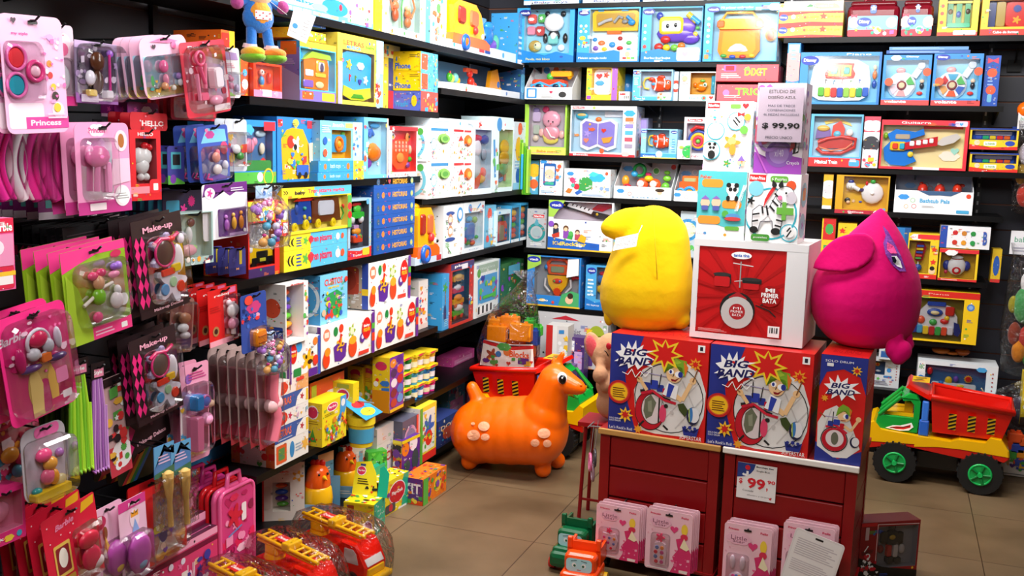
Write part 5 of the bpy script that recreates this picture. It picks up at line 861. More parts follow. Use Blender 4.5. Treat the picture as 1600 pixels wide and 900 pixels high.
tray('bath_toy_box',ZR3,1395,1519,272,.0,.20,'long white tray box with small red bath animals',.60,'eceff2','q cloud 12 70 16 3a90d8;k 24 56 10 68b858;k 16 28 9 f0a030;k 26 30 10 d84838;T 52 56 38 18 4aa8d8 Bathtub Pals;P 3a5a80 30 100 44 80 58 82 72 80 84 100;c 94 82 10 e84828;l 36 26 52 36 2 bbb;R 80 6 96 20 4 48a8d8','r 0 0 100 100 8c9cb4;q cloud 20 70 10 5a90c8;k 40 70 10 6a7a90;k 46 62 9 b06a5a;c 84 70 9 b06048','@bath_animal E 36 58 14 20 24 b02c20;E 34 74 6 7 4 c83020 20;E 58 58 14 20 24 b83024;E 56 74 5 6 4 d0b8a8 24;E 60 70 3 4 3 222 34;E 80 62 12 18 22 c03420;E 86 74 8 5 8 c03020',cat='toy box',B=True)
BB('toy_box',ZR4,1279,1301,341,.03,.14,'yellow and red box left edge behind the magenta plush crest','toy box',col='e8c428',front='r 10 60 100 100 c82828;o 56 80 30 10 48a050;r 20 20 60 50 3a9c60')
BB('toy_box',ZR4,1304,1334,348,.05,.14,'yellow box with a small red star behind the magenta plush','toy box',col='e8c428',front='s 24 84 7 5 d83028;P 38a0c8 30 60 60 76 98 66 98 40;b 5 5 95 50 8 7 4 d83028,48a050')
BB('toy_box',ZR4,1386,1418,355,.03,.16,'blue box right behind the magenta plush crest','toy box',col='2c78b8',side='r 0 0 100 100 1c4a88',front='l 50 60 80 80 3 8ab8e0;r 70 0 100 100 1f5490')
BB('xylophone_toy_box',ZR4,1414,1463,364,.0,.18,'yellow window box with a small xylophone toy','toy box',col='e8c828',win=(4,12,72,84),wcol='d8b41c',front='r 0 0 100 10 d83028;q cloud 26 92 9 f0f0f0;r 30 88 100 98 e8383c;s 86 66 7 5 e03828;s 86 38 7 5 e03828;c 84 18 7 e8c8a0;c 84 24 5 222',toy='@xylophone V 0 14 9c1c2c 30 40 36 92 66 96 84 80 70 40 50 34;B 38 80 72 86 14 20 3858b8;B 37 70 70 76 14 20 f0d030;B 36 60 68 66 14 20 3858b8;B 35 50 66 56 14 20 e84848;B 34 42 62 47 14 20 58b858 @mallet E 50 14 12 12 8 2c58b8;C 2.5 8 e8e8e8 50 24 50 36;E 20 10 9 8 5 d85838')
BB('ball_toy_box',ZR4,1464,1526,388,-.01,.17,'yellow window box with a white ball toy with red cells','toy box',col='ecc828',win=(4,8,94,88),wcol='c8a018',side='r 0 0 100 100 e4c430;c 50 60 12 3868c0;s 50 24 10 5 d83028;c 50 40 8 f0c8a0',front='r 0 0 100 7 d83030;r 0 88 100 100 d83038;q cloud 30 88 12 f2f2f2;l 8 2 50 5 1 fff',toy='@ball_toy E 48 46 34 38 14 eceef0;E 20 48 15 20 8 2c3c98 8;E 76 48 15 20 8 2c3c98 8;E 48 80 20 13 8 c82c30 16;E 48 82 22 8 4 d8dce0 22;D 48 30 16 16 26 c8202c;D 48 30 8 26 29 e8e0dc;E 18 22 7 8 5 d03050 18')
z=ZR4+solve((.3,YB-.01,ZR4),(0,0,1),py=388)+.002
BB('cup_toy_box',z,1467,1546,352,.0,.14,'white box with six small coloured cups, on the ball toy box','toy box',col='e8eaee',front='r 0 0 14 100 2c4ca8;R 16 0 20 100 2 e8eaee;'+''.join('c %d %d 11 %s;R %d %d %d %d 2 %s;'%(x,y,c,x-4,y-10,x+4,y,c) for x,y,c in ((30,70,'c8282c'),(48,68,'c88030'),(66,68,'2c8c40'),(30,26,'c8382c'),(48,26,'e09828'),(66,26,'2c9448')))+'T 90 50 8 60 3c5cb0 B')
BB('toy_box',ZR4,1546,1562,389,.05,.1,'yellow box end sticking out at the right of the ball toy box','toy box',col='d8b428',front='o 50 50 34 30 2c58a8;r 0 0 100 10 c83030')
# piano box
BB('music_toy_box',ZR5,1418,1525,452,-.01,.2,'large red topped yellow box with a half round piano toy','toy box',col='ecc41c',win=(2,4,78,86),wcol='8a7a18',side='r 0 0 100 100 d8a818',front='r 0 88 100 100 d02820;t 40 94 30 3 f4c8b0 Piano;c 88 72 7 4c80c8;c 88 72 4 8ab0e0',
 toy='@toy_piano V 0 12 dcdee4 8 26 12 60 30 84 55 88 76 80 90 56 92 26 80 14 20 14;V 10 16 2c3c98 0 22 4 44 14 50 14 14 6 12;V 10 16 1c2c78 86 14 84 44 94 40 99 22 94 10;B 30 80 66 90 10 18 2848a8;B 66 58 84 80 10 18 c82c24;E 46 64 18 10 5 2c50a8 14;E 46 64 10 5 3 e8d8a0 20;E 20 44 9 10 6 e85838 12;E 44 40 9 8 6 3cac4c 12;E 66 44 10 7 6 d82c2c 12;E 70 52 6 6 4 f0c828 14;B 13 12 24 32 10 18 48a8d8;B 25 10 36 30 10 18 f0d030;B 37 9 48 30 10 18 c82c30;B 49 9 60 30 10 18 3cac4c;B 61 10 72 30 10 18 e85030;B 73 12 84 32 10 18 d8dce4')
BB('toy_box',ZR5,1396,1417,455,.05,.1,'blue edged box hidden behind the magenta plush, beside the piano box','toy box',col='2c68b0',front='r 0 0 100 20 eee;b 5 30 95 90 8 8 4 f0c030,d83030')
# low items on the right, seen over the right dump truck
BB('flat_box',.38+solve((.0,YB,.38),(0,0,1),py=560)+.003,1372,1406,545,-.04,.2,'flat white and blue box lying under the foot of the magenta plush','toy box',col='c8d0d8',front='r 10 20 60 80 2c5ca0;l 62 20 90 80 2 557')
m=MB(); m.mt=SHM; x0=at(1340,560,YB).x; m.box(x0,YB-.06,.355,.62,6.30,.3795,'0b0b0d'); o=m.build('wall_shelf'); tag(o,'lowest black shelf on the right, behind the dump truck','shelf')
# ================================================================ boxes on the left wall
WD[0]=.03
A0,A1,A2,A3,A4,A5=ZL['a0'],ZL['a1'],ZL['a2'],ZL['a3'],ZL['a4'],ZL['a5']; B1,B2,B3,B4,B5,BS=ZL['b1'],ZL['b2'],ZL['b3'],ZL['b4'],ZL['b5'],ZL['base']
# topmost shelf, only lower halves are in the photograph
LB('playset_box',A0,196,298,-90,0,.3,'blue playset box with a round red badge on the top shelf, far left','toy box',col='1f78cc',front='r 0 0 100 10 f0c838;o 34 14 12 11 d82c3c;o 34 15 8 6 f4d0a0;l 50 10 80 26 5 f4f4f4;b 2 26 98 96 40 6 2 58b8f0,f0c838,48b858,e84838;R 82 6 98 24 2 e8f0f8')
LB('playset_box',A0,300,384,-90,.0,.3,'yellow and purple playset box on the top shelf above the pink cards','toy box',col='f4cc20',front='P 3aa0e0 0 30 30 40 60 30 100 50 100 100 0 100;R 10 6 30 26 2 6a4ac0;l 13 8 27 24 4 f0e8f8;P e8f0f4 60 8 58 24 84 28 86 10;T 72 17 22 8 c8486c Play land;R 88 2 99 60 2 7858c0;c 55 40 9 f8a028;b 5 40 95 96 26 6 3 f0c838,e84838,fff,48b858')
LB('music_toy_box',A0,434,583,-60,.0,.3,'long light blue and white music toy box on the top shelf','toy box',col='dff0f8',front='r 0 0 100 14 68c0ec;g 4 2 60 10 f0f4f8,e8a0b8,f0f4f8,a8d898,f0f4f8,f0d888;o 56 30 14 20 2f90dc;c 62 34 8 d8303c;T 22 26 24 10 3890d8 baby;o 40 22 8 9 8cd0f0;R 70 4 98 60 3 f4f0f4;b 72 6 96 60 14 6 5 f0a828,58b858,8858c0,e84848;b 4 40 66 96 20 8 6 58b8f0,f0c838,e84838,58b858')
LB('toy_box',A0,585,597,-60,.0,.3,'yellow box edge on the top shelf','toy box',col='f4d820',front='l 20 10 80 60 5 e8b818')
LB('animal_toy_box',A0,599,662,-60,.0,.28,'white window box with monkey figures on the top shelf','toy box',col='eef2f0',win=(12,10,90,96),wcol='a8c0b8',front='c 20 5 3 e86a3a;c 50 5 3 58b858;c 80 5 3 e86a3a;b 2 12 10 90 9 3 5 e86a3a,58b858,f0c030;b 91 12 99 90 9 3 5 e86a3a,58b858,f0c030',toy='@monkey_figure E 30 40 10 8 6 e87838;E 30 52 8 6 6 f0c090;E 30 24 9 12 6 c85828;E 70 30 10 8 6 e87838;E 70 40 7 6 6 f0c090;E 70 16 9 10 6 c86838;C 2 6 e87838 20 30 12 50 20 64;C 2 6 e87838 80 24 92 44 84 60;E 55 70 14 10 6 68c048;C 1.5 6 48a838 50 4 48 40 56 70')
LB('animal_toy_box',A0,664,697,-60,-.04,.28,'pale box with small round pictures on the top shelf, right of the monkey box','toy box',col='e4f0f4',front='r 0 0 22 100 5cc0e8;c 60 20 6 f0c890;c 60 34 5 e85838;c 60 48 6 58b858;b 26 4 96 96 20 4 7 e86a3a,48a8d0,f0c030')
BUS='@toy_bus V 0 46 f8b010 14 30 12 84 22 96 60 96 72 80 80 46 80 30;V 0 48 f06818 10 30 82 30 92 22 92 10 8 10;B 20 50 36 86 44 50 a02818;B 46 50 64 84 44 50 c86838;E 36 20 15 15 8 f07818 46;G 34 16 12 5 50 2060c8;E 84 22 12 12 14 f05c10 30;E 76 36 5 6 4 fff 46;E 77 36 2.6 3.4 3 111 50;E 40 98 10 6 10 f8b818 24;E 56 44 8 8 5 e83838 50 @green_leaf E 14 70 9 20 8 58b030 8;E 12 84 12 8 6 78c840 12;E 4 46 12 14 8 e85818 8;S flower 18 74 10 20 26 d83078'
tray('vehicle_toy_box',A0,700,770,-8,.0,.2,'tray with a big yellow and orange toy bus on the top shelf',.16,'e8eef4','r 0 20 100 100 dcecf4;c 12 50 30 48a8e0;c 30 50 24 e8f0f8;c 52 50 20 e8f0f8;g 66 30 94 70 c83038,2848a0','r 0 0 100 100 a8c8dc',BUS)
tray('animal_toy_box',A0,772,806,18,.0,.2,'tray with a blue toy beside the yellow bus on the top shelf',.2,'d8e8f4','c 40 50 30 48a8e0','r 0 0 100 100 78b8dc','@blue_toy E 36 50 26 22 12 2878d0;E 60 34 20 14 10 7858c0;E 46 72 24 12 10 2f90e0;E 80 40 14 20 8 58b8a0')
LB('toy_box',A0,808,819,20,-.06,.18,'light blue box at the corner end of the top shelf','toy box',col='3a9cdc',front='l 10 20 80 60 4 d8ecf8;r 0 0 100 12 fff')
# shelf with the phone boxes
LB('toy_box',A1,346,368,46,-.02,.2,'orange and yellow box behind the feet of the hanging rag doll','toy box',col='f06a20',front='r 60 0 100 100 f0c020;l 20 30 60 70 4 e8e8e8;R 4 50 60 96 2 e83020')
LB('toy_box',A1,369,392,88,-.02,.2,'orange box with a green stripe left of the red plane box','toy box',col='e85a28',front='r 0 0 30 100 48a848;c 60 30 14 fff;c 60 60 10 48a8e0')
LB('plane_toy_box',A1,396,441,96,.0,.24,'red window box with a white faced toy under the hanging rag doll','toy box',col='e84020',win=(8,24,94,94),wcol='f05a28',front='r 0 0 100 20 e88ab0;R 30 3 62 22 1 fafafa;c 80 12 9 f4a0b8;t 30 20 20 5 fff toy',toy='@toy_character E 44 70 16 14 10 f2e8e0;E 40 72 3 4 2 111 18;E 50 72 3 4 2 111 18;E 44 34 16 22 10 3a9ce0;E 76 50 14 26 10 e83018;E 44 16 12 8 8 f0c030')
LB('toy_box',A1,443,462,74,-.16,.14,'tall dim purple box end right of the red plane box','toy box',col='9a86cc',front='P e8a030 20 90 80 96 80 84 20 80;l 20 10 80 60 6 b8a8e0')
LB('house_toy_box',A1,468,525,62,.0,.1,'window box with an orange toy house, purple end facing the room','toy box',col='4ab0e4',win=(2,20,98,88),wcol='68c0e0',scol='8a7ac8',front='r 0 0 100 18 7868b8;R 6 3 36 16 2 e85a28;R 60 2 96 16 2 f0b830;r 0 90 100 100 f0c838',side='r 0 88 100 100 3a98d8;R 14 76 86 98 2 e87828;l 20 60 80 70 3 c8c0e8;p b8aee0 0 0 100 0 100 40 0 60',
 toy='@toy_house V 0 16 f07818 20 2 18 72 40 84 84 84 90 60 88 2;V 4 20 a8d030 12 72 40 96 92 92 96 80 40 80;B 52 44 78 76 16 22 f0b028;B 56 48 74 72 22 24 d8dce8;E 65 58 9 12 3 444c68 24;B 22 34 44 50 16 20 e8f0f8;B 50 34 80 44 16 20 b8c040;E 62 14 20 9 6 e8d8a0 18;B 16 6 44 24 16 20 7a60c0;E 14 80 12 14 8 2f9cd8 6')
zt=A1+solve((XL,3.4,A1),(0,0,1),py=62)
LB('game_box',zt+.004,452,509,42,-.02,.14,'small box with coloured letters stacked over the toy house, lower one','board game',col='e8c428',front='T 30 60 44 40 2848a8 ZOO CITY;b 50 10 98 90 14 14 3 e84838,2848a8,58b858,f4f4f4;r 0 0 100 14 d8a818')
LB('game_box',zt+.062,456,509,26,-.02,.14,'small blue box with coloured letters, topmost over the toy house','board game',col='2f6cc0',front='T 34 50 50 50 f0c838 ABC;b 50 10 98 90 10 14 5 e84838,f0c838,58b858,f4f4f4')
LB('tablet_toy_box',A1,527,598,50,.0,.13,'yellow framed window box with a light blue toy tablet','toy box',col='f4dc48',win=(10,6,80,78),wcol='8a6a48',front='T 34 88 44 7 e85838 LETRAS;T 34 82 30 5 3890d8 MUSICA;T 70 86 20 6 58b030 baby;r 84 0 100 100 8cd0f0;b 84 4 99 50 9 6 4 f06028,fff,c82c2c;r 84 50 100 100 a8dcf4;r 0 0 8 60 a8a0e8',
 toy='@toy_tablet V 0 14 30a8e4 6 10 6 92 20 98 82 98 96 92 94 10 70 2 30 2;V 12 16 c8d830 6 10 8 30 40 22 92 30 94 10 70 2 30 2;V 16 18 38a030 30 6 70 6 62 14 38 14;S note 26 44 9 14 17 e83030;S note 44 44 8 14 17 58a830;S flower 76 44 10 14 17 e8f0e8;S heart 58 40 7 14 17 2848a8;S flower 24 72 11 14 17 f0d030;S cloud 60 72 10 14 17 e0f0f8;k 60 70 8 e83030')
LB('toy_box',A1,598,624,68,-.15,.1,'narrow yellow and blue box set back left of the phone boxes','toy box',col='f0d43c',front='r 30 0 70 80 303878;r 0 80 100 100 f4e8a0;b 5 84 95 96 6 4 4 e84838,48a8e0;r 30 0 60 30 d82c2c')
LBD=.15
o=LB('phone_toy_box',A1,657,684,142,.0,LBD,'blue lilac box lowest in the stack of small boxes on the phone shelf','toy box','small boxes stacked at the shelf end',col='d85048',scol='5a6ccc',front='r 0 0 100 100 c85048;b 5 5 95 95 12 12 3 f4f4f4,3a9ce0,f0a838',side='T 30 34 50 30 3aa0d8 Washi;o 76 50 10 28 f0c820;c 20 76 14 6a58b8')
h=solve((XL,o.location.y-.08,A1),(0,0,1),py=142); h2=.0
ph='T 36 26 56 30 1f60c8 Phone;w 6 2878d0 10 60 16 60;w 6 2878d0 13 50 13 72;l 60 70 94 86 2 887020;r 96 0 100 100 e8b818'
def left_ph(z,lab,pt): return LB('phone_toy_box',z,657,684,pt,.0,LBD,lab,'toy box','small boxes stacked at the shelf end',col='58b8dc',scol='f4cc10',front='R 4 10 40 90 2 e85838;b 40 6 96 94 12 10 3 3878c8,e8f0f4,d8a060,48a8d8',side=ph)
o1=left_ph(top(o),'yellow phone box in the middle of the small stack on the left wall',111); left_ph(top(o1),'topmost yellow phone box of the small stack on the left wall',80)
# bath toy shelf
LB('playset_box',A2,366,432,186,-.02,.2,'blue window playset box with a pink pig figure','toy box',col='2f8cd4',win=(4,20,92,90),wcol='4878b0',front='r 0 0 100 18 58b848;c 60 10 8 f4f4f4;R 70 84 98 98 1 e83040;k 80 10 14 f0c030;q cloud 30 84 12 48b0e8',toy='@pig_figure E 44 56 20 18 12 f090b0;E 60 66 10 10 8 f4a0bc 10;E 20 54 14 22 8 d8b8c8 @playset_base B 0 0 100 24 0 20 3ca050;E 20 30 14 8 6 f0d838;E 80 84 20 8 6 c8e8f8;C 4 14 e84040 60 10 80 26 98 10;C 4 14 f0d030 64 8 80 20 94 8;E 84 50 10 14 6 f4e8d0')
LB('playset_box',A2,433,490,182,-.02,.2,'blue and yellow playset box with picture of a dog and train','toy box',col='2f80cc',front='P d8a818 14 4 10 66 24 80 40 84 70 82 86 60 90 4;q shell 50 90 9 d8c850;R 2 86 14 96 1 e83040;R 82 84 96 96 1 e83040;c 36 62 10 e83828;q flower 52 58 14 f4f4f4;c 48 54 5 222;c 62 60 5 f0a030;b 30 22 78 44 16 5 4 48b048,e83828,3878d0,f0e040;R 50 10 84 26 2 3860b8;c 58 10 5 222;c 76 10 5 222;P f4d8b0 86 30 84 60 98 62 98 30')
SL='r 0 0 100 100 3a9cdc;c 14 50 26 e88038;t 36 50 22 50 d8ecf8 bath toys;c 64 50 30 e87828;r 76 0 100 100 e8d038;b 76 4 99 96 8 14 3 f0f0f0,3890d8,e84838'
o=LB('bath_toy_box',A2,496,568,270,.02,.18,'flat blue and yellow bath toy box, lower of two under the window box','toy box','flat bath toy boxes',col='3a9cdc',front=SL)
o1=LB('bath_toy_box',top(o),497,568,252,.02,.18,'flat blue and yellow bath toy box, upper of two under the window box','toy box','flat bath toy boxes',col='3a9cdc',front=SL)
LB('bath_toy_box',top(o1),500,566,188,.02,.18,'light blue window box with an orange camera toy, on the flat boxes','toy box',col='78c4e8',win=(26,6,72,78),wcol='e8b030',front='T 42 90 26 9 f0f8fc bath;R 58 84 76 96 1 f0e068;r 76 0 100 100 a8dcf0;c 88 20 9 f4f4f4;b 78 8 98 90 10 6 4 3878c8,e83838,f4f4f4;c 10 20 10 e85838;c 10 50 10 2c60b0;l 3 70 22 90 4 d8ecf8',toy='@camera_toy B 6 20 94 84 0 14 3aa8e0;G 50 50 22 7 16 f08020;E 50 50 14 14 8 f0b028 16;C 5 10 e83028 4 30 2 70;E 84 88 12 8 6 78c048')
LB('bath_toy_box',A2,568,606,183,.0,.2,'tall light blue window box with an orange elephant like toy','toy box',col='6cc0ec',win=(16,6,96,94),wcol='a8dcf0',side='r 0 0 100 100 58b0e0',front='b 2 10 14 90 8 4 4 f4f4f4,e85838;q flower 92 88 4 f0c030;r 94 0 100 100 f0b8b0',toy='@water_toy E 50 40 26 16 12 f08018;E 44 52 16 8 8 f4982c 10;E 26 22 14 10 6 8838b0;C 4 8 2f70c8 30 70 40 84 50 74;E 34 78 10 8 6 4870c8;E 60 92 20 5 6 48a0d8;S flower 80 20 5 2 4 f4f4f4')
LB('phone_toy_box',A2,608,652,197,.0,.2,'red and white box with an orange handset toy','toy box',col='f0eef0',win=(8,10,96,92),wcol='e83438',front='r 0 94 100 100 d82c30;t 40 4 50 3 c44 toy;r 0 92 100 100 e02c34;q flower 12 94 6 f4d0d0',toy='@orange_phone V 0 10 f0622c 16 20 14 66 36 78 76 80 84 56 78 22 60 6 34 6;E 46 34 20 13 6 f0a048 12;'+''.join('E %d %d 4 4 2 f8c8a0 12;'%(x,y) for x in (28,42,56,70) for y in (52,62,71))+'E 76 84 10 12 6 f0a050 10;E 76 86 4 4 3 222 20 @side_print S cloud 20 86 10 1 3 f4f4f4;E 22 86 4 5 3 222 3;E 88 54 6 12 5 d8c8a0;E 88 30 9 7 5 48b838;E 80 16 9 8 5 8848b0')
# train shelf
LB('vehicle_toy_box',A3,388,437,316,-.01,.2,'red and yellow window box with a yellow toy jeep','toy box',col='e02c24',win=(4,14,92,72),wcol='d83828',front='r 0 0 100 12 402860;r 0 74 100 100 f0d838;r 84 0 100 100 e02c24;b 30 76 84 96 8 6 4 48a8e0,e83838,fff',toy='@toy_jeep B 2 6 96 50 0 30 f0c81c;B 12 46 84 96 0 24 c8ccd0;B 18 52 78 90 24 28 888c94;B 14 6 90 20 28 34 181818;E 10 40 8 8 5 f4f4f4 30;E 90 40 8 8 5 f4f4f4 30;B 30 20 72 34 28 34 222;E 24 4 12 14 8 111 24;E 78 4 12 14 8 111 24;B 40 10 62 18 34 36 c8c838')
TB='r 0 0 40 100 f0dc30;r 40 0 100 100 58b8e0;T 10 50 10 50 222 &lt;&lt;;'.replace('&lt;&lt;','((')+'l 18 16 26 84 4 2c4ca0;'+''.join('q %s %d 50 30 %s;'%(s,x,c) for s,x,c in (('flower',32,'58b048'),('heart',40,'e83838'),('s',0,'0'))[:2])+'T 56 50 36 56 d83c5c Tren pizarra;c 84 50 24 f4f4f4;c 92 50 20 e85838'
o=LB('train_toy_box',A3,443,542,394,.0,.2,'flat yellow and blue train board box, lower of two under the train box','toy box','flat train board boxes',col='f0dc30',front=TB)
o1=LB('train_toy_box',top(o),443,542,369,.0,.2,'flat yellow and blue train board box, upper of two under the train box','toy box','flat train board boxes',col='f0dc30',front=TB)
LB('train_toy_box',top(o1),440,549,295,.005,.2,'yellow and blue window box with a train shaped drawing board','toy box',col='f4d830',win=(8,6,94,78),wcol='f0e070',front='r 44 80 100 100 58b8e8;T 62 90 54 12 e84858 Tren pizarra magica;r 0 78 8 100 f4d830;w 2 222 2 94 5 90 2 86;w 2 222 5 94 8 90 5 86;r 0 0 8 30 e84030;T 24 88 14 10 223 baby;r 94 0 100 76 58b048;c 97 50 9 e83838;R 1 34 7 56 1 eee;R 1 6 7 28 1 eee;c 97 30 9 d82c2c',
 toy='@train_board V 0 12 2048a8 8 26 6 60 20 70 22 90 40 94 44 20 10 18;V 10 14 d82c20 14 88 20 98 44 98 46 88;V 0 14 6a3418 42 18 42 92 88 92 92 18;B 52 38 80 86 14 17 c8ccd8;E 18 64 10 16 6 2850b0 12;E 30 66 8 6 6 48b0a0 14;E 30 40 7 7 5 f0e050 14;E 38 34 6 6 5 f0e050 14 @train_wheel D 14 12 13 12 20 f0d818;D 32 16 16 12 20 f0d818;D 52 16 14 12 20 f0d818;D 78 14 14 12 20 f0d818;D 14 12 4 20 22 d8b810;D 32 16 5 20 22 d8b810;D 52 16 4 20 22 d8b810;D 78 14 4 20 22 d8b810 @pen C 3 16 48a838 92 20 96 40 92 60;E 96 62 6 8 5 d83828 14')
LB('vehicle_toy_box',A3,543,580,312,.0,.2,'window box with a green tractor on top and red base','toy box',col='98b8cc',win=(10,18,90,96),wcol='585c68',front='P d82c30 0 0 100 0 100 18 50 12 0 16;R 62 4 92 16 2 f0c030;c 84 94 5 58a0c8;t 40 6 40 4 fff Tractor',toy='@tractor B 20 62 84 76 0 16 38b838;E 56 82 16 9 8 58d048;E 24 60 10 9 8 e8e8f0 10;E 24 60 14 13 4 111 6;E 72 60 10 9 8 e8e8f0 10;E 72 60 14 13 4 111 6;E 50 92 26 5 6 c82c30 @trailer_toy B 26 10 74 26 0 14 e8502c;E 50 34 18 8 8 f0a030;E 40 24 8 8 8 3878c8;E 64 22 8 8 8 58b048;B 34 40 60 48 0 10 c8a0d0')
bl='r 0 0 100 100 1f54a8;c 22 50 24 e0803c;c 10 50 26 3a5a78;q heart 36 54 22 e84858;T 62 50 36 40 e8a838 HISTORIAS;c 92 50 26 78b0a0;c 92 50 16 e8c068'
o=LB('board_game',A3,583,647,379,.0,.2,'dark blue game box, lowest of the stack of six','board game','dark blue game boxes in a stack',col='1f54a8',front=bl,side='r 0 0 100 100 1a4890',topat=0)
labs=[None,'dark blue game box, second from the bottom of the stack of six','dark blue game box with a white note, third from the bottom of the stack','dark blue game box, fourth from the bottom of the stack','dark blue game box, fifth from the bottom of the stack','dark blue game box, topmost of the stack of six']
stack(o,6,(solve((XL,o.location.y-.2,A3),(0,0,1),py=379))+.0012,labs,.002)
# corner side, upper shelf with trays
tray('animal_toy_box',B1,692,718,88,.0,.2,'white tray with a green dinosaur toy, first on the corner shelf',.16,'f0f2f4','c 50 50 30 a8c8e0','r 0 0 100 100 2f78b8','@dinosaur_toy E 40 40 16 24 12 58c030;E 34 66 14 14 10 48b828;E 64 66 12 16 8 e84828;E 66 28 20 12 10 c8d830;E 28 70 3 4 3 111 22')
tray('animal_toy_box',B1,722,780,92,.0,.2,'white tray with green caterpillar and red toy, next on the corner shelf',.22,'f0f2f4','c 10 20 30 e84828;c 10 50 20 48a858;q cloud 60 50 20 d0dce4','r 0 0 100 100 4a88b0','@caterpillar_toy E 14 44 13 16 10 58c038;E 20 40 12 14 10 c8e060;E 27 44 15 16 12 78c8c0;E 34 36 13 12 10 f0b828;E 13 58 4 6 4 e84848 12 @red_car E 68 40 18 16 12 e03020;E 66 66 16 14 10 d82c20;B 54 70 84 84 0 14 e85030;E 78 30 12 10 10 e84028;E 60 24 10 8 8 f0a030')
tray('animal_toy_box',B1,782,812,100,.0,.2,'tray with a yellow toy at the corner end of the shelf',.2,'d0d8e0','c 30 50 30 3870b8','r 0 0 100 100 385878','@yellow_toy V 0 14 e89818 20 20 30 80 60 90 76 40 70 16;E 66 40 16 14 10 3868b0 8;E 76 24 14 10 10 f0a020')
LB('toy_box',B1,813,819,105,-.03,.18,'dark blue box in the corner beside the yellow toy tray','toy box',col='2c5c94',front='c 50 50 30 58b0d8;r 0 0 100 20 3a88b8')
# animal print boxes
an='q heart 12 14 4 e84040;R 8 88 44 96 2 3a88c0;R 56 88 78 95 1 d8282c;R 80 88 96 94 1 d8282c;o 34 66 12 15 8cc060;o 34 66 8 10 58a040;c 34 30 5 f0a030;P c82c2c 66 60 72 78 78 62;c 68 50 7 f0c8a0;o 88 62 9 18 f07828;o 88 62 5 10 f8b848;b 50 6 98 38 22 4 3 58b048,2c58a8,e84838,f0a030;b 4 6 96 84 46 2.6 8 58b048,48a8c0,e84838,f0a030,7a58a8,2c3c58;o 88 62 7 14 f07828;o 88 62 4 8 f8b848;o 34 66 10 12 8cc060;o 34 66 6 7 58a040;w 2 2c3c58 44 30 48 56;w 2 8858b0 74 34 70 56;k 10 50 18 78c8dc;k 10 20 12 e88098'
sd_='r 0 0 100 100 f0eeee;T 40 60 60 18 d83c48 FISH;k 60 50 46 78c8dc;T 40 38 50 16 8858b0 PALS;c 84 84 10 58b048'
def animal(z,lab,pt): return LB('animal_print_box',z,666,738,pt,.03,.22,lab,'toy box','white animal print boxes in two layers',col='f4f4f2',front=an,side=sd_)
o=animal(B2,'white box printed with small animals, lower of two stacked',253); o1=animal(top(o),'white box printed with small animals, upper of two stacked',197)
LB('flat_box',top(o1),672,730,183,.0,.14,'grey box lying on the upper animal print box','toy box',col='c8d4dc',front='l 10 20 60 70 3 98b0c0;c 80 50 20 3a98d0')
LB('toy_box',B2,739,768,188,.04,.2,'tall pale window box with a red and yellow rocket like toy','toy box',col='d8e8f0',win=(6,4,94,88),wcol='a8c0d0',front='r 0 0 100 8 d8e8f4;q flower 30 94 6 e84030',toy='@rocket_toy E 30 86 22 6 6 d82820;E 30 70 16 14 8 e8e8f0;E 26 40 18 20 8 c8d0d8;V 4 12 e83020 10 6 30 30 50 30 40 10 22 2;E 56 20 22 8 6 f0b020;E 70 30 14 9 6 e84020;E 76 84 16 8 8 2c50a0;E 76 60 10 10 6 98a8b8')
LB('toy_box',B2,768,800,182,.02,.2,'tall pale green window box with a yellow sitting toy','toy box',col='d4ecf0',win=(30,6,98,84),wcol='b8d898',front='c 30 90 9 3890d0;c 50 88 6 f4f4f4;w 6 3890d0 6 70 14 20;b 4 10 26 60 6 4 3 e86838,58b858',toy='@sitting_toy E 60 70 20 13 10 e8b818;E 60 50 22 14 10 d8a818;E 56 32 20 12 10 48a040;E 30 20 16 8 6 282828;C 4 6 c86828 70 10 80 50;E 40 14 14 6 6 2878c8')
LB('toy_box',B2,801,819,190,-.02,.2,'light box with a red and blue badge at the corner end','toy box',col='cfe0ea',front='c 50 90 9 e85828;o 40 60 26 18 e0b020;c 50 20 14 2c60b0;r 0 0 100 10 8cc8e8;l 10 30 80 44 3 88b0d0')
m=MB(); m.mt=PLAS
for k in range(3): m.rbox(-.02,-.02+k*.0,.0+k*.0,.02,.02,.001,'1c9cd8',.0005)
# yellow bus row near the corner
tray('vehicle_toy_box',B3,648,690,322,.02,.22,'tray with a smaller yellow and orange toy bus with eyes, beside the blue games',.14,'c8d8e8','c 20 50 28 48a8e0;c 50 50 24 3a88c8;r 80 10 98 80 c83038','r 0 0 100 100 48a0c8',BUS)
LB('doctor_toy_box',B3,692,722,322,.0,.2,'white box with round dog portraits','toy box',col='ecf2f4',front='o 34 84 22 4 2c50a0;c 34 72 11 c89878;o 34 72 10 6 f0e0d0;c 34 50 11 d8a070;o 34 50 10 6 fff;o 34 34 26 4 2c50a0;w 2 48a838 20 20 40 6;l 10 20 30 30 3 8c8;c 84 80 14 3a9ce0;c 84 80 9 eef')
LB('robot_toy_box',B3,723,756,318,.0,.2,'pale window box with a blue robot toy','toy box',col='e4eef4',win=(6,10,94,80),wcol='cfe4ee',front='c 30 88 9 3a9ce0;w 4 3a9ce0 60 84 80 96;t 50 5 50 3 8ac toy;q heart 90 90 4 e83838',toy='@robot_toy B 20 20 60 70 0 16 2f80d0;E 40 80 18 9 8 38a8d8;E 70 76 14 10 8 88b838;E 64 60 14 9 6 78a0b0;E 16 20 10 10 8 d83038;E 60 10 14 8 8 e8582c;E 84 24 10 6 6 48b048;B 30 6 44 22 0 10 48a048')
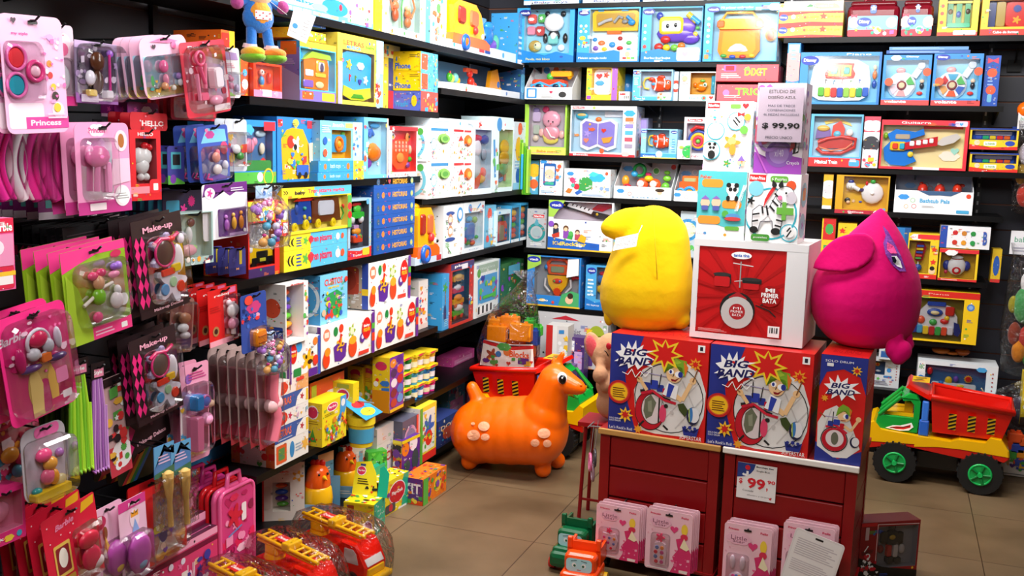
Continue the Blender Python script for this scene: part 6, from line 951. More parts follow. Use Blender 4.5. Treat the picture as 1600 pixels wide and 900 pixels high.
LB('toy_box',B3,757,774,322,-.02,.16,'narrow light blue box between the robot and the orange door toy','toy box',col='68b8dc',front='c 40 80 14 e84828;R 30 30 70 70 2 d8ecf4;b 10 8 90 28 5 8 3 f0c030,e84838')
LB('door_toy_box',B3,775,797,330,.0,.18,'light window box with an orange archway toy','toy box',col='c8e4f0',win=(8,8,94,88),wcol='3a88b0',front='r 0 0 100 8 e4f0f4;q cloud 20 94 5 3a9ce0',toy='@archway_toy V 0 14 f05018 16 4 14 60 26 74 80 74 92 60 92 4;V 14 15 b0a880 28 6 28 52 36 60 60 60 66 52 66 6;C 4 8 58b030 24 74 34 92 60 92 70 74;E 80 40 8 8 5 2860b8 14;E 80 20 8 8 5 2860b8 14')
LB('stacking_toy_box',B3,798,811,322,-.0,.18,'narrow box with stacked orange and yellow balls, nearer one','toy box','stacked ball boxes',col='3a98c8',win=(4,8,96,94),wcol='3a88b0',front='r 0 0 100 8 e4f0f4',toy='@ball_stack E 50 82 26 11 12 f0c820;E 50 62 24 10 12 e8502c;E 50 44 22 9 12 58c030;E 50 26 26 10 12 e83820;E 50 10 26 9 12 f06820')
LB('stacking_toy_box',B3,812,824,318,-.0,.18,'narrow box with stacked yellow, red and green balls in the corner','toy box','stacked ball boxes',col='3a98c8',win=(4,8,96,94),wcol='3a88b0',front='r 0 0 100 8 e4f0f4',toy='@ball_stack E 50 86 26 10 12 f0b820;E 50 66 24 10 12 e83820;E 50 48 22 9 12 58c030;E 50 30 26 10 12 e8e8e8;E 50 12 26 9 12 f05018')
# green packed things in the corner
m=MB(); m.mt=PLAS
for k,c in enumerate(('6cb828','8cc83c','48a020','a0d048')): m.rbox(-.035+k*.018,.0,.0,-.02+k*.018,.05,.34-.02*k,c,.005)
m.rbox(-.012,-.012,.03,.002,-.001,.25,'38a8e0',.004); p=at(818,322,5.86); m.box(-.04,0,0,.04,.052,.01,'58a028'); o=m.build('foam_bats'); o.location=(-2.06,5.88,1.381); o.location=(solve((0,5.895,1.381),(1,0,0),px=817),5.885,1.381); tag(o,'green and blue foam bats standing in the corner','foam bats')
# shape toys shelf (fruit faces)
def fruit(cs): return 'c 10 78 14 f0805c;T 10 78 8 12 f4e0d0 1;o 26 80 4 11 1c8840;o 36 84 4 10 e84020;q flower 56 70 17 a0c030;c 56 70 9 e8e8c0;P 5a2890 24 12 22 46 30 52 46 46 44 16 36 8;q flower 34 46 19 f0b020;c 31 48 3.4 502060;c 38 48 3.4 502060;o 34 40 4 2.4 502060;q bow 34 62 10 d83018 60;o 57 30 8 22 e04820;o 57 48 7 10 f0a828;c 76 46 12 5a3090;c 76 48 6 d8d8ec;o 84 66 9 26 d8201c;T 84 72 12 8 fff Baby;T 84 62 13 10 f8d030 PEQUES;o 8 22 6 18 e84018;o 10 40 5 10 f09020;R 68 6 88 15 1 e04030;r 94 0 100 100 6a2c90;r 94 30 100 50 e84020;r 94 60 100 74 58b038;'
fs='r 0 0 100 100 ece8e4;q flower 54 56 26 f0b418;c 48 60 4 3a2010;c 62 60 4 3a2010;o 56 48 7 4 3a2010;o 26 84 14 12 3aa0e0;R 26 6 66 34 3 2848a8;R 68 8 88 30 3 1c8840;c 14 24 12 e83020;r 92 0 100 100 6a2c90'
F1=LB('shape_toy_box',A4,452,500,538,.03,.13,'white box with fruit shaped toys at the near end of its shelf','toy box','fruit shape boxes in the bottom layer',col='f2efec',front='q flower 60 46 30 f0b818;c 54 54 5 3a2010;c 74 60 5 3a2010;o 66 40 8 6 3a2010;o 30 86 10 13 3aa0e0;o 84 88 8 10 f08030;o 12 72 11 24 d8201c;T 12 78 16 7 fff Baby;T 12 68 17 8 f8d030 PEQUES;R 12 14 36 34 3 1c8840;c 84 40 13 e03828;R 60 2 90 22 3 5a2890;r 92 0 100 100 2c50b0;R 20 3 44 11 1 e04030;r 0 0 4 100 6a2c90',side=fs)
F2=LB('shape_toy_box',A4,501,584,512,.02,.2,'white fruit face toy box in the middle of the bottom layer','toy box','fruit shape boxes in the bottom layer',col='f2efec',front=fruit(0),side=fs)
F3=LB('shape_toy_box',A4,585,652,484,.02,.2,'white fruit face toy box at the far end of the bottom layer','toy box','fruit shape boxes in the bottom layer',col='f2efec',front=fruit(0),side=fs)
LB('shape_toy_box',top(F3)+.0,575,640,412,-.0,.2,'white fruit face toy box standing on top of the bottom layer','toy box','fruit shape boxes in the upper layer',col='f2efec',front=fruit(0),side='r 0 0 100 100 a89888;R 16 30 76 90 8 a83c28;c 46 60 22 903020;r 84 0 100 100 3048a0;r 84 30 100 44 e8c020')
LB('block_toy_box',top(F2),500,543,432,.0,.16,'light blue box with brightly coloured cube pictures','toy box',col='78c4e4',front='T 48 84 66 14 e84030 CUBITOS;T 48 72 40 7 f0d030 magicos;P 2c9850 20 16 26 60 60 66 80 56 76 10;b 20 10 82 64 26 6 9 e84030,f0d030,3060c0,58b838,9848b0;c 10 24 7 e8b890;c 92 84 6 e84030',side='r 0 0 100 100 48a0d8;k 50 50 38 d8ecf4 .8;b 20 20 80 90 14 7 4 48a8a0,e85838,f0d030;c 50 50 14 3870b0')
t_=LB('stacking_toy_box',top(F1)-.0,446,482,446,.045,.12,'open white box with six coloured stacking rings','toy box',col='f0ece8',win=(4,6,80,97),wcol='f4f0ec',film=False,wd=.08,front='T 50 98 60 3 c33 Anillos;b 82 5 99 95 12 4 5 f0a828,e84030,58b858,9848b0',side='r 0 0 100 100 e8e4e0;R 10 10 90 30 2 2848a0;c 50 60 16 e85838',toy='@stacking_ring '+';'.join('E 46 %d %g 7.4 12 %s 8'%(y,r,c) for y,r,c in ((8,34,'d82820'),(24,32,'f0a018'),(40,30,'58b828'),(56,28,'6838b0'),(70,26,'2850c0'),(84,23,'f06020'))))
LB('shape_toy_box',A4,653,668,440,-.04,.2,'narrow white box with a yellow and red picture, far end of the fruit boxes','toy box',col='ece8e4',front='b 10 10 90 90 16 6 4 e84030,f0a828,3878c8;r 0 0 100 10 e8d0c8')
LB('dinosaur_toy_box',B4+.0,667,701,430,.0,.2,'tall light blue box with a palm tree picture','toy box',col='3a9cd8',front='q flower 40 76 15 40a048;w 4 886030 42 70 46 46;o 40 30 9 18 1c3c70;l 50 6 90 30 4 8cd0f0;q leaf 24 58 12 a0c838;b 60 40 96 90 8 4 4 f0d030,e85838;R 6 4 30 14 1 e0e8f0',side='r 0 0 100 100 58a8d8') if False else None
LB('toy_box',.70+.0,690,701,430,-.01,.2,'tall light blue box edge with a palm tree picture','toy box',col='3a9cd8',front='q flower 40 76 10 40a048;w 3 886030 42 70 46 46;o 40 30 20 16 1c3c70;l 30 6 90 20 4 8cd0f0')
LB('vehicle_toy_box',B4,703,739,414,.0,.2,'tall dark window box with four small toy vehicles','toy box',col='b83028',win=(6,5,80,88),wcol='28405c',front='r 0 90 100 100 48386c;T 40 95 50 5 fff play;b 82 4 98 96 14 4 4 f4f4f4,e84030,3878c8,f0c030,58b858;R 44 89 70 97 1 e8e8f0',toy='@small_vehicle B 20 78 80 88 0 12 e8a828;E 50 86 20 6 8 f0c050 8;E 34 76 6 5 4 222 10;E 66 76 6 5 4 222 10;B 18 56 80 66 0 12 e03028;E 46 66 16 6 8 e8e8ec 8;B 20 34 82 44 0 12 f0b020;E 50 46 18 7 8 f0a020 8;E 34 32 7 5 4 e05820 10;E 68 32 7 5 4 e05820 10;B 18 12 82 22 0 12 48b838;E 54 26 20 7 8 e8e8e8 8;E 30 10 7 5 4 d82c28 10;E 70 10 7 5 4 d82c28 10')
LB('music_toy_box',B4,741,779,414,.0,.2,'white box with a blue and green keyboard toy picture','toy box',col='dde6e6',front='P 4898d0 12 24 10 70 30 76 90 76 94 24;R 12 82 94 97 2 98b0a0;t 50 90 60 5 c8d8d0 musica;c 14 82 8 58a048;q heart 30 70 10 2c40a0;b 20 34 90 66 16 6 5 f0c828,e85838,58b858,8848b0;R 30 32 84 38 1 48b838;r 8 4 70 20 f0f0f0;g 10 6 68 20 222,f0f0f0,222,f0f0f0,222,f0f0f0,222;r 96 0 100 100 2f80c8')
LB('toy_box',B4,781,817,414,-.04,.18,'green patterned box deep in the corner','toy box',col='2c6c3c',front='b 5 5 95 95 30 7 5 a03828,48a048,8a3ac0,d8c030,2c4c30;R 30 70 80 92 2 58a8c8')
None and LB('toy_box',B4,808,826,420,-.06,.16,'second green box in the corner above the bag of blocks','toy box',col='2f7040',front='b 5 5 95 95 24 8 9 a03828,3a8c48,e8d8c0,2c4c30;c 60 60 14 c04030')
None and LB('flat_box',B5+.0,694,740,548,.02,.2,'light blue box under the toy vehicle box, near one','toy box','light blue boxes at knee height',col='58a8cc',front='c 30 50 16 e06858;l 50 20 90 70 3 c8e0ec;R 70 60 94 90 2 e8f0f4')
# game stack and clay boxes
gcols=[('e8e4dc','r 0 0 100 100 ece8e0;R 4 10 34 90 6 e05c28;R 10 24 28 76 5 5c8c48;o 50 50 7 36 3a88c0;l 60 30 80 70 3 9ab;s 90 50 34 6 e8b048'),('3c5c9c','r 0 0 60 100 3c5ca0;T 28 56 40 50 e86838 LETRAS;l 10 10 50 22 1 c8d0e0;P f0ece4 60 0 66 60 84 100 100 100 100 0;q flower 80 50 24 b83038;R 92 10 99 90 1 e8c030'),('e8e2dc','r 0 0 100 100 ece6e0;o 20 50 17 44 e03c28;T 20 52 20 34 38a0a0 MEMO;q flower 44 50 26 c82c50;b 56 10 98 90 12 12 4 e8b048,8ab0c0,d8b0c8,f4e0d0'),('3c5c9c','r 0 0 60 100 3c5ca0;T 28 56 40 50 e86838 LETRAS;P f0ece4 60 0 66 60 84 100 100 100 100 0;q flower 80 50 24 b83038;R 92 10 99 90 1 e8c030'),('eee0d8','r 0 0 100 100 f0e2d8;o 20 50 18 46 e04428;P e8a868 60 0 64 50 76 100 100 100 100 0;w 8 b8783c 44 20 44 80;c 44 70 12 c86c38;b 56 10 96 90 9 12 5 f0c8a0,d89058,e8b8b8')]
gl=['white and orange game box at the bottom of the game stack','blue game box second from the bottom of the game stack','white game box with a red oval in the middle of the game stack','blue game box second from the top of the game stack','peach game box with a red oval on top of the game stack']
zz=A5
tops=[697,672,648,624,601]
for k,(c,a) in enumerate(gcols):
    o=LB('board_game',zz,429,482,tops[k],.03,.2,gl[k],'board game','colourful games in the low stack',col=c,front=a,side='r 0 0 100 100 e07038;r 20 0 80 100 e8dcd4;b 5 5 95 95 8 14 3 58a048,e03828'); zz=top(o)
o=LB('board_game',A5,484,537,640,-.14,.14,'dark game box behind the tall clay box','board game',col='803020',front='r 0 0 100 100 903828')
LB('board_game',top(o),484,538,600,-.06,.14,'orange game box with a blue top, between game stack and clay boxes','board game',col='e85828',front='R 4 10 18 90 2 b8c038;P f0e0d0 30 30 50 60 80 60 60 24;l 40 10 90 20 1 e8a060',top='r 0 0 100 100 2c4858')
PD='o 42 84 22 10 fff;o 42 84 20 8.5 d8305c;T 42 84 30 7 fff Play-Doh;'
LB('clay_box',A5,503,541,632,.05,.09,'wide yellow modelling clay box with a round red badge','clay box','yellow modelling clay boxes',col='f0d820',front=PD+'P 3a9cd8 76 100 72 60 86 50 100 70 100 100;c 86 84 9 e8e8e8;l 10 66 50 74 2 a89010;b 8 8 96 60 34 6 7 e83828,58b038,3878c8,f0f0e8,a0c040,e89028',side='r 0 0 100 100 f0dc30;o 50 78 30 16 fff;o 50 78 26 13 d8305c;l 20 50 80 60 2 a89010;P 48a838 30 10 50 40 70 10;b 20 8 80 34 6 4 4 e83828,3878c8')
LB('clay_box',A5,551,561,600,.04,.1,'slim yellow modelling clay box with a red badge on its end','clay box','yellow modelling clay boxes',col='e8d01c',front='c 50 50 10 d8305c',side='r 0 0 100 100 f0dc28;o 50 74 32 14 fff;o 50 74 28 11 d8305c;R 20 88 80 97 2 a8b840;q flower 40 30 12 e8e8e8;b 20 10 80 24 5 4 5 e83828,222,58b038')
for i,(a,b,t,f,l) in enumerate(((566,571,574,-.10,'tall yellow tub pack farthest left in the row of four'),(585,588,572,-.05,'tall yellow tub pack second from the left in the row of four'),(601,604,566,.0,'tall yellow tub pack third from the left in the row of four'))):
    LB('clay_tub_pack',A5,a,b,t,f,.08,l,'clay pack','tall yellow clay tub packs',col='e8c420',front='r 0 0 100 100 e8b818',side='r 0 0 100 100 e8c81c;o 50 84 34 9 d8305c;o 50 76 30 6 f0a030;l 20 60 80 72 3 c88818;b 10 12 90 50 16 6 %d e83828,3878c8,58b038,f4f0e0;r 0 0 100 10 e89818'%i)
LB('clay_tub_pack',A5,600+8,630,560,.05,.09,'tall yellow tub pack with coloured lids, nearest the aisle','clay pack','tall yellow clay tub packs',col='e8b820',front='r 0 0 100 100 7838a0;'+''.join('o %d %d 22 8 %s;'%(x,y,c) for x,y,c in ((24,88,'e8882c'),(70,92,'5c2c88'),(28,70,'483060'),(74,74,'e85828'),(30,52,'e8e0e8'),(74,56,'c82c30'),(28,34,'7c2838'),(74,38,'3878c0'),(28,16,'b83c30'),(74,20,'4898d8')))+'r 0 0 100 6 e8b820',side='r 0 0 100 100 f0cc20;o 50 84 34 8 d8305c;b 10 12 90 60 20 6 8 e83828,3878c8,58b038,f4f0e0;r 0 0 100 40 e09018')
def tubs(p0,p1,cols,tops,lab):
    zz=B5
    for k,c in enumerate(cols):
        x=XL+.03; y0=solve((x,0,zz),(0,1,0),px=p0); y1=solve((x,0,zz),(0,1,0),px=p1); H=solve((x,y0,zz),(0,0,1),py=tops[k]); w_=(y1-y0)
        root=empty('clay_tub_pack',(x,(y0+y1)/2,zz+.0005),PI/2); tag(root,lab[k],'clay pack','clay tub packs three high')
        m=MB(); m.box(-w_*.46,0.02,H*.82,w_*.46,.12,H*.99,'f0d020'); m.box(-w_*.46,.10,0,w_*.46,.12,H*.82,'e8c818'); art(m,Fr((-w_*.46,.02,H*.82),(1,0,0),(0,0,1),w_*.92,H*.17),'o 50 50 30 40 d8305c;l 60 20 96 80 2 a89010'); m.build('sleeve',root)
        n=2 if w_>.09 else 1
        for i in range(n):
            cx=(i-(n-1)/2)*w_*.5; r=min(w_/n*.46,.048); m=MB(); m.mt=PLAS; m.cone((cx,.055,0),(cx,.055,H*.62),r*.86,r*.95,c,16); tb=m.build('tub',root)
            m=MB(); m.mt=PLAS; m.cone((cx,.055,H*.62),(cx,.055,H*.81),r*1.04,r*1.04,c,16); m.build('lid',tb)
            m=MB(); m.cone((cx,.055,H*.15),(cx,.055,H*.5),r*.93,r*.965,('f0e8c0','e8e8f0')[i%2],16,caps=False); m.build('tub_label',tb)
        zz+=H+.0012
tubs(632,653,('208838','208838','1c8030'),(613,588,564),('green tub pack at the bottom of the green column','green tub pack in the middle of the green column','green tub pack on top of the green column'))
tubs(655,672,('2890d8','48a8c8','f0d048'),(604,580,556),('blue tub pack at the bottom, right of the green column','teal tub pack above the blue one','yellow tub pack at the top, right of the green column'))
tubs(674,690,('e83898','2878b8','f0c838'),(598,574,552),('pink tub pack at the bottom of the last column','dark blue tub pack above the pink one','pale yellow tub pack on top of the last column'))
# hanging blue two-tub pack
p=pln(574,655,0,XL+.10); root=empty('clay_tub_pack',(XL+.10,p.y,p.z-.12),PI/2); tag(root,'blue and yellow clay tub pack with a red lid in front of the yellow boxes','clay pack')
m=MB(); m.mt=PLAS; m.cone((0,.03,.0),(0,.03,.12),.05,.058,'f0d028',20); m.cone((0,.03,.10),(0,.03,.135),.062,.062,'f4dc30',20); m.build('tub',root)
m=MB(); m.cone((0,.03,.02),(0,.03,.085),.0545,.058,'48a0c8',20,caps=False); m.build('tub_label',root)
m=MB(); m.add([(-.075,-.035,.137),(.075,-.035,.137),(.07,.09,.20),(-.07,.09,.20),(-.075,-.035,.139),(.075,-.035,.139),(.07,.09,.202),(-.07,.09,.202)],[(4,5,6,7),(0,3,2,1),(0,1,5,4),(1,2,6,5),(2,3,7,6),(3,0,4,7)],'30a0e0'); F=Fr((-.075,-.035,.1395),(1,0,0),Vector((0,.125,.063)).normalized(),.15,.14); art(m,F,'o 50 66 30 16 d82830;o 50 26 34 18 f4dc30;t 50 26 24 8 222 clay'); m.build('sleeve',root)
p_=root.location; m=MB(); m.mt=SHM; m.tube([(WB,p_.y+.02,p_.z+.19),(p_.x+.02,p_.y+.02,p_.z+.19)],.004,'888',6); o=m.build('display_hook'); tag(o,'steel hook holding the blue and yellow clay tub pack','hook')
# base level boxes on the left, toward the corner
LB('craft_box',BS,655,681,640,.06,.12,'white and yellow box with a blue and red figure on the shelf base','toy box',col='f0d838',front='r 0 0 100 14 e03028;R 14 18 90 92 3 e8f0e0;q flower 54 60 22 2c68c0;c 54 40 14 e03828;b 16 20 88 88 14 5 4 58b038,f0c030,e03828;r 0 0 14 100 58b038',side='r 0 0 100 100 ece8e0;T 40 50 50 60 e03828 ART;c 60 20 10 58b038')
LB('craft_box',BS,628,653,660,.05,.14,'grey box with a pink circle on the shelf base','toy box',col='5c5c70',front='o 50 60 40 26 d8a0b8;o 50 60 32 20 8a8098;b 10 8 90 34 8 5 4 c88030,48a0a0;r 86 0 100 100 e84028',side='r 0 0 100 100 54546a;l 20 40 80 60 3 889')
LB('clay_box',BS,683,716,660,.03,.12,'dark blue clay kit box on the shelf base near the orange animal','clay box',col='243878',front='T 50 66 70 18 e8c8a0 DOH;o 50 40 26 24 b84838;b 8 8 92 92 16 6 6 e8a030,c83838,3890c0,e8e0d0;r 0 0 100 8 1c2c60',top='r 0 0 100 100 30407c')
LB('clay_box',BS+.165,672,706,640,.03,.13,'yellow lidded clay box with black dots on the dark blue box','clay box',col='f0c020',front='T 50 70 70 26 2c50a0 CLAY;b 5 5 95 60 14 9 3 e83828,3878c8,58b038,222;r 0 0 100 12 e89020',side='r 0 0 100 100 48a038;o 50 50 36 40 2c7028',top='b 5 5 95 95 14 12 3 222,e83828,3878c8') if False else None
LB('craft_box',BS,588,626,672,.0,.14,'white box edge with red letters, under the clay tubs','toy box',col='e4dcd8',front='T 60 40 50 18 c03838 Clas;r 90 0 100 100 d8b020;r 0 70 100 100 e0d4d0')
# pink boxes near corner on low shelves
for i,(a,b,z0,t,c,l) in enumerate(((706,741,B5,560,'c84890','pink toy boxes edge high beside the blue truck bed, upper'),(700,726,BS,610,'4a90b0','light blue and pink box with a white logo left of the orange animal tail'),(728,745,BS,600,'7a3060','dark pink box with a rounded window left of the orange animal tail'))):
    LB('doll_box',z0,a,b,t,-.14,.10,l,'doll box',col=c,front='R 10 10 90 60 6 e088b8;c 50 70 14 f0c8d8;l 20 20 80 34 3 f4e0ec;b 5 60 95 96 8 6 %d f0d0e0,a02870,e8e0f0'%i)
# ================================================================ blister cards and floor goods
ORD=['frontmost','second','third','fourth','fifth','sixth','seventh','eighth','ninth','tenth']
def card(nm,W,H,col,front,rad=.012,blister=None,toy='',t=.0018,shape=None,bcol='fff',back='e8e4e0',extra=''):
    'hang card, front on -Y, origin at the bottom centre'
    mb=MB(); pts=rrect(-W/2,0,W/2,H,rad) if not shape else [(a*W/2,H/2+b*H/2) for a,b in SH[shape]]
    mb.slab(pts,0,t,0,col,lambda a,b,c:Vector((a,t-c,b))); F=Fr((-W/2,0,0),(1,0,0),(0,0,1),W,H)
    art(mb,F,front+';R 42 92.5 58 95.5 1 1a1a1a'); o=mb.build(nm)
    if toy: relief(toy,F.sub(*blister[:4],.001) if blister else F,o)
    if blister:
        a,b,c,d,dp=blister; m=MB(); m.mt=CLEAR; x0,x1=(a-50)*W/100,(c-50)*W/100; z0,z1=b*H/100,d*H/100; r=min(x1-x0,z1-z0)*.18
        m.slab(rrect(x0,z0,x1,z1,r),0,dp,min(.008,dp*.5),bcol,lambda p,q,c_:Vector((p,-.0012-c_,q))); m.build('blister',o)
    return o
def floorbox(nm,a,b,pt,D,lab,cat='toy box',z=0,**k):
    'front bottom edge given by two pixels on the floor plane z'
    A=pln(a[0],a[1],2,z); B=pln(b[0],b[1],2,z); d=B-A; H=solve(A,(0,0,1),py=pt); o=carton(nm,d.length,H,D,**k)
    o.location=(A+B)/2+Vector((0,0,.0006)); o.rotation_euler=(0,0,math.atan2(d.y,d.x)); tag(o,lab,cat); o['_top']=z+H; return o
# make-up cards hanging on the tables
PK='P d8306c 56 0 66 14 60 26 72 40 66 56 80 60 100 36 100 0;b 58 2 98 40 14 2 4 f0a8c0,e86090;T 20 93 22 3 d8305c Princess;T 84 93 16 3 d8305c Feliz;q cloud 32 80 12 f0b8cc;t 32 81 34 6 7a3050 Little;t 32 76 26 4 7a3050 Star;q heart 62 72 7 e0407c;o 84 74 7 9 f4d040;o 84 62 8 5 d83050;P f4e8c0 76 44 84 60 96 44 90 40;l 6 2 50 6 1 f4f0f0;R 76 2 94 7 1 f0e0d8;c 6 60 1 e89ab0;c 14 66 1 e89ab0;b 2 8 50 90 12 1 8 e8a8bc,f0c0cc'
def pal(seed,kind):
    cs=['6a4048','d83048','6878b0','c84868','8a58a0','e88840','e85868','7a58a8','d83048','48508c','e8a060','c84888']
    s='@make_up_case '
    if kind=='apple': s+='V 0 5 eac8d4 14 20 8 50 20 78 50 74 80 78 94 50 84 16 50 8;S flower 50 90 12 3 6 e83868;'; pts=[(28,60),(52,60),(76,58),(22,42),(48,40),(74,38),(34,22),(62,20)]
    elif kind=='pine': s+='V 0 5 eac8d4 22 8 14 44 24 70 50 74 78 70 86 44 80 8;S flower 50 88 14 3 6 e83868;'; pts=[(36,58),(62,58),(30,44),(62,44),(30,30),(62,30),(34,16),(62,16)]
    else: s+='E 50 24 24 22 5 ecd0dc;E 28 74 8 22 5 ecd0dc;E 72 74 8 22 5 ecd0dc;E 28 74 5 16 5 f0e4b8 3;E 72 74 5 16 5 5a4a40 3;'; pts=[(36,34),(50,35),(64,34),(32,20),(62,20),(48,10)]
    h=(9.4,10.4) if kind=='bunny' else (5,7)
    return s+';'.join('D %g %g 5.5 %g %g %s'%(x,y,h[0],h[1],cs[(i*3+seed)%12]) for i,(x,y) in enumerate(pts))
def cards_on_table(px0,px1,pt,pb,n,kind,where,tilt=0,dy=-.12,step=.015):
    z=.0; y=-.13; P=pln(px0,pt+6,1,3.66); A=pln(px0,(pt+pb)/2,1,3.64); B=pln(px1,(pt+pb)/2,1,3.635); W=(B-A).length; H=solve(A,(0,0,1),py=pt+3)-solve(A,(0,0,1),py=pb-3); zb=A.z+solve(A,(0,0,1),py=pb-3)
    for k in range(n):
        if k==0: o=c0=card('makeup_card',W,H,'f4c4d0',PK,.01,(8,10,56,58,.012) if kind!='pine' else (12,6,54,62,.012),pal(len(where),kind)); c=o
        else: c=dup(c0)
        c.location=(A+B)/2+Vector((.004*k,k*step,0)); c.location.z=zb+.004*(k%2); c.rotation_euler=(0,0,ANG+.02*((k*7)%3-1)*(k>0)); tag(c,'pink make-up card with %s, %s on hook'%(where,ORD[k]),'make-up card','make-up cards on the red tables')
    m=MB(); m.mt=SHM; c=(A+B)/2; m.tube([(c.x,c.y-.012,zb+H*.965),(c.x,c.y+.012,zb+H*.945),(c.x+.002,3.79,zb+H*.945)],.003,'222',6); o=m.build('display_hook'); tag(o,'hook on the red table with %s cards'%where,'hook')
    return zb,H,W,(A+B)/2
cards_on_table(931,999,783,870,5,'apple','an apple shaped palette')
cards_on_table(1009,1081,790,889,5,'pine','a pineapple shaped palette')
cards_on_table(1130,1204,813,925,5,'bunny','a rabbit shaped palette')
zb,H,W,c=cards_on_table(1222,1302,812,920,4,'apple','a hidden palette behind the white card back')
o=card('makeup_card',W*.98,H*.96,'e8e2e0','R 4 3 96 97 3 f0ecea;l 10 60 90 88 8 c8c0c4;l 10 34 90 54 6 ccc4c8;c 26 16 6 d0c8cc;c 46 16 6 d0c8cc;c 66 16 6 d0c8cc'); o.location=(c.x-.01,c.y-.028,zb-.006); o.rotation_euler=(0,-.30+.5,ANG); tag(o,'make-up card turned round, pale printed back with fine text, tilted','make-up card','make-up cards on the red tables'); o.rotation_euler=(0.0,.22,ANG)
m=MB(); m.mt=PLAS; m.rbox(0,0,0,.10,.07,.09,'b8161c',.006); m.rbox(.008,-.001,.06,.092,.02,.088,'8c0c14',.003); o=m.build('toy_bin'); p=pln(1108,898,1,3.56); o.location=(p.x-.05,3.54,.0006); tag(o,'small red plastic bin on the floor between the two red tables','bin')
# bracelets hanging at the left side of the left table
for k,(px,py,c) in enumerate(((922,722,'e878a8'),(929,715,'4a4a50'),(926,738,'b090a0'))):
    p=pln(px,py,1,3.86+.02*k); m=MB(); m.mt=PLAS; m.torus((0,0,0),(1,.4,0),.035,.006,c,16,6); m.tube([(0,0,.035),(.01,.0,.16)],.0015,'999',5); o=m.build('bracelet'); o.location=p; tag(o,'%s bracelet hanging on the left side of the red tables'%('pink','black','mauve')[k],'bracelet')
m=MB(); m.mt=SHM; p=pln(930,672,1,3.88); m.tube([(p.x-.02,3.86,p.z+.02),(-1.028,3.87,p.z+.02)],.003,'777',6); m.tube([(p.x-.02,3.84,p.z+.02),(p.x-.02,3.93,p.z+.02)],.003,'777',6); o=m.build('display_hook'); tag(o,'thin wire hook at the left table side holding bracelets','hook')
# two small squeezy trucks at the bottom edge
def soft_truck(c1,c2,lab,loc_,rz):
    root=empty('toy_truck',loc_,rz); tag(root,lab,'toy truck'); m=MB(); m.mt=PLAS
    m.rbox(-.07,-.03,.025,.07,.15,.10,c1,.015); m.rbox(-.062,.0,.09,.062,.07,.165,c1,.02); m.rbox(-.075,-.05,.02,.075,.0,.085,c1,.02); m.build('truck_body',root)
    m=MB(); m.mt=PLAS; m.box(-.066,.075,.10,.066,.19,.115,c1); m.box(-.066,.075,.115,-.056,.19,.17,c1); m.box(.056,.075,.115,.066,.19,.17,c1); m.box(-.056,.18,.115,.056,.19,.15,c1); m.box(-.056,.075,.115,.056,.083,.19,c1)
    m.rbox(-.066,.068,.16,-.046,.088,.205,c1,.005); m.rbox(.046,.068,.16,.066,.088,.205,c1,.005); m.build('dump_bed',root)
    m=MB(); m.mt=PLAS; F=Fr((-.052,-.0015,.098),(1,0,0),(0,0,1),.104,.056); F.o.y=-.0008; art(m,F,'R 2 4 98 96 26 a8e0e8;c 32 50 16 e8f4f4;c 68 50 16 e8f4f4;c 34 46 9 2a6a50;c 66 46 9 2a6a50;w 4 333 20 76 42 84;w 4 333 80 76 58 84;w 4 c44 44 18 58 18',.0005); m.build('windscreen',root)
    m=MB(); m.mt=PLAS
    m.build
    for x in (-.07,.07):
        for y in (.0,.14): q=MB(); q.mt=PLAS; q.cone((x-.012,y,.026),(x+.012,y,.026),.026,.026,c2,16); q.build('wheel',root)
    return root
p=pln(899,938,2,0); a=soft_truck('ee4a10','e0b020','orange squeezy toy truck with eyes on its windscreen, at the bottom edge',Vector((p.x,p.y+.03,.0006)),.05)
soft_truck('0c5a34','c82020','dark green squeezy toy truck just behind the orange one',pln(893,892,2,0.0006)+Vector((-.01,0,0)),-.04)
# action figure box on the floor, right of the tables
o=floorbox('robot_toy_box',(1339,908),(1431,901),818,.09,'black and red window box with a dark robot figure, on the floor',col='8c1018',win=(30,20,97,92),wcol='8a8a94',scol='4c0a10',front='P 0c0c0e 0 0 100 0 100 12 40 22 0 40;w 1.2 e8c8c8 28 96 98 94;w 1.2 e8c8c8 28 96 28 30;R 8 70 14 92 1 c8a8a8;w 2 f0f0f0 8 50 14 60;c 14 42 5 f0f0f0;b 6 10 34 44 16 5 4 f0f0f0,c8182c,444;P f4f4f4 14 6 20 9 24 6 18 3;r 0 94 26 100 c81820',toy='@robot_figure B 30 50 56 84 0 18 141c28;E 42 92 9 8 8 182434;B 14 54 30 82 2 14 101820;B 56 52 70 80 2 14 101820;B 30 22 42 50 2 16 c81c24;B 46 20 58 50 2 16 d8d0d0;B 30 6 46 22 0 20 2a2a30;B 50 6 66 20 0 20 2a2a30;E 16 40 8 10 8 8c1420;E 70 38 8 12 8 c8c0c0;E 40 70 8 6 6 c8a030 18')
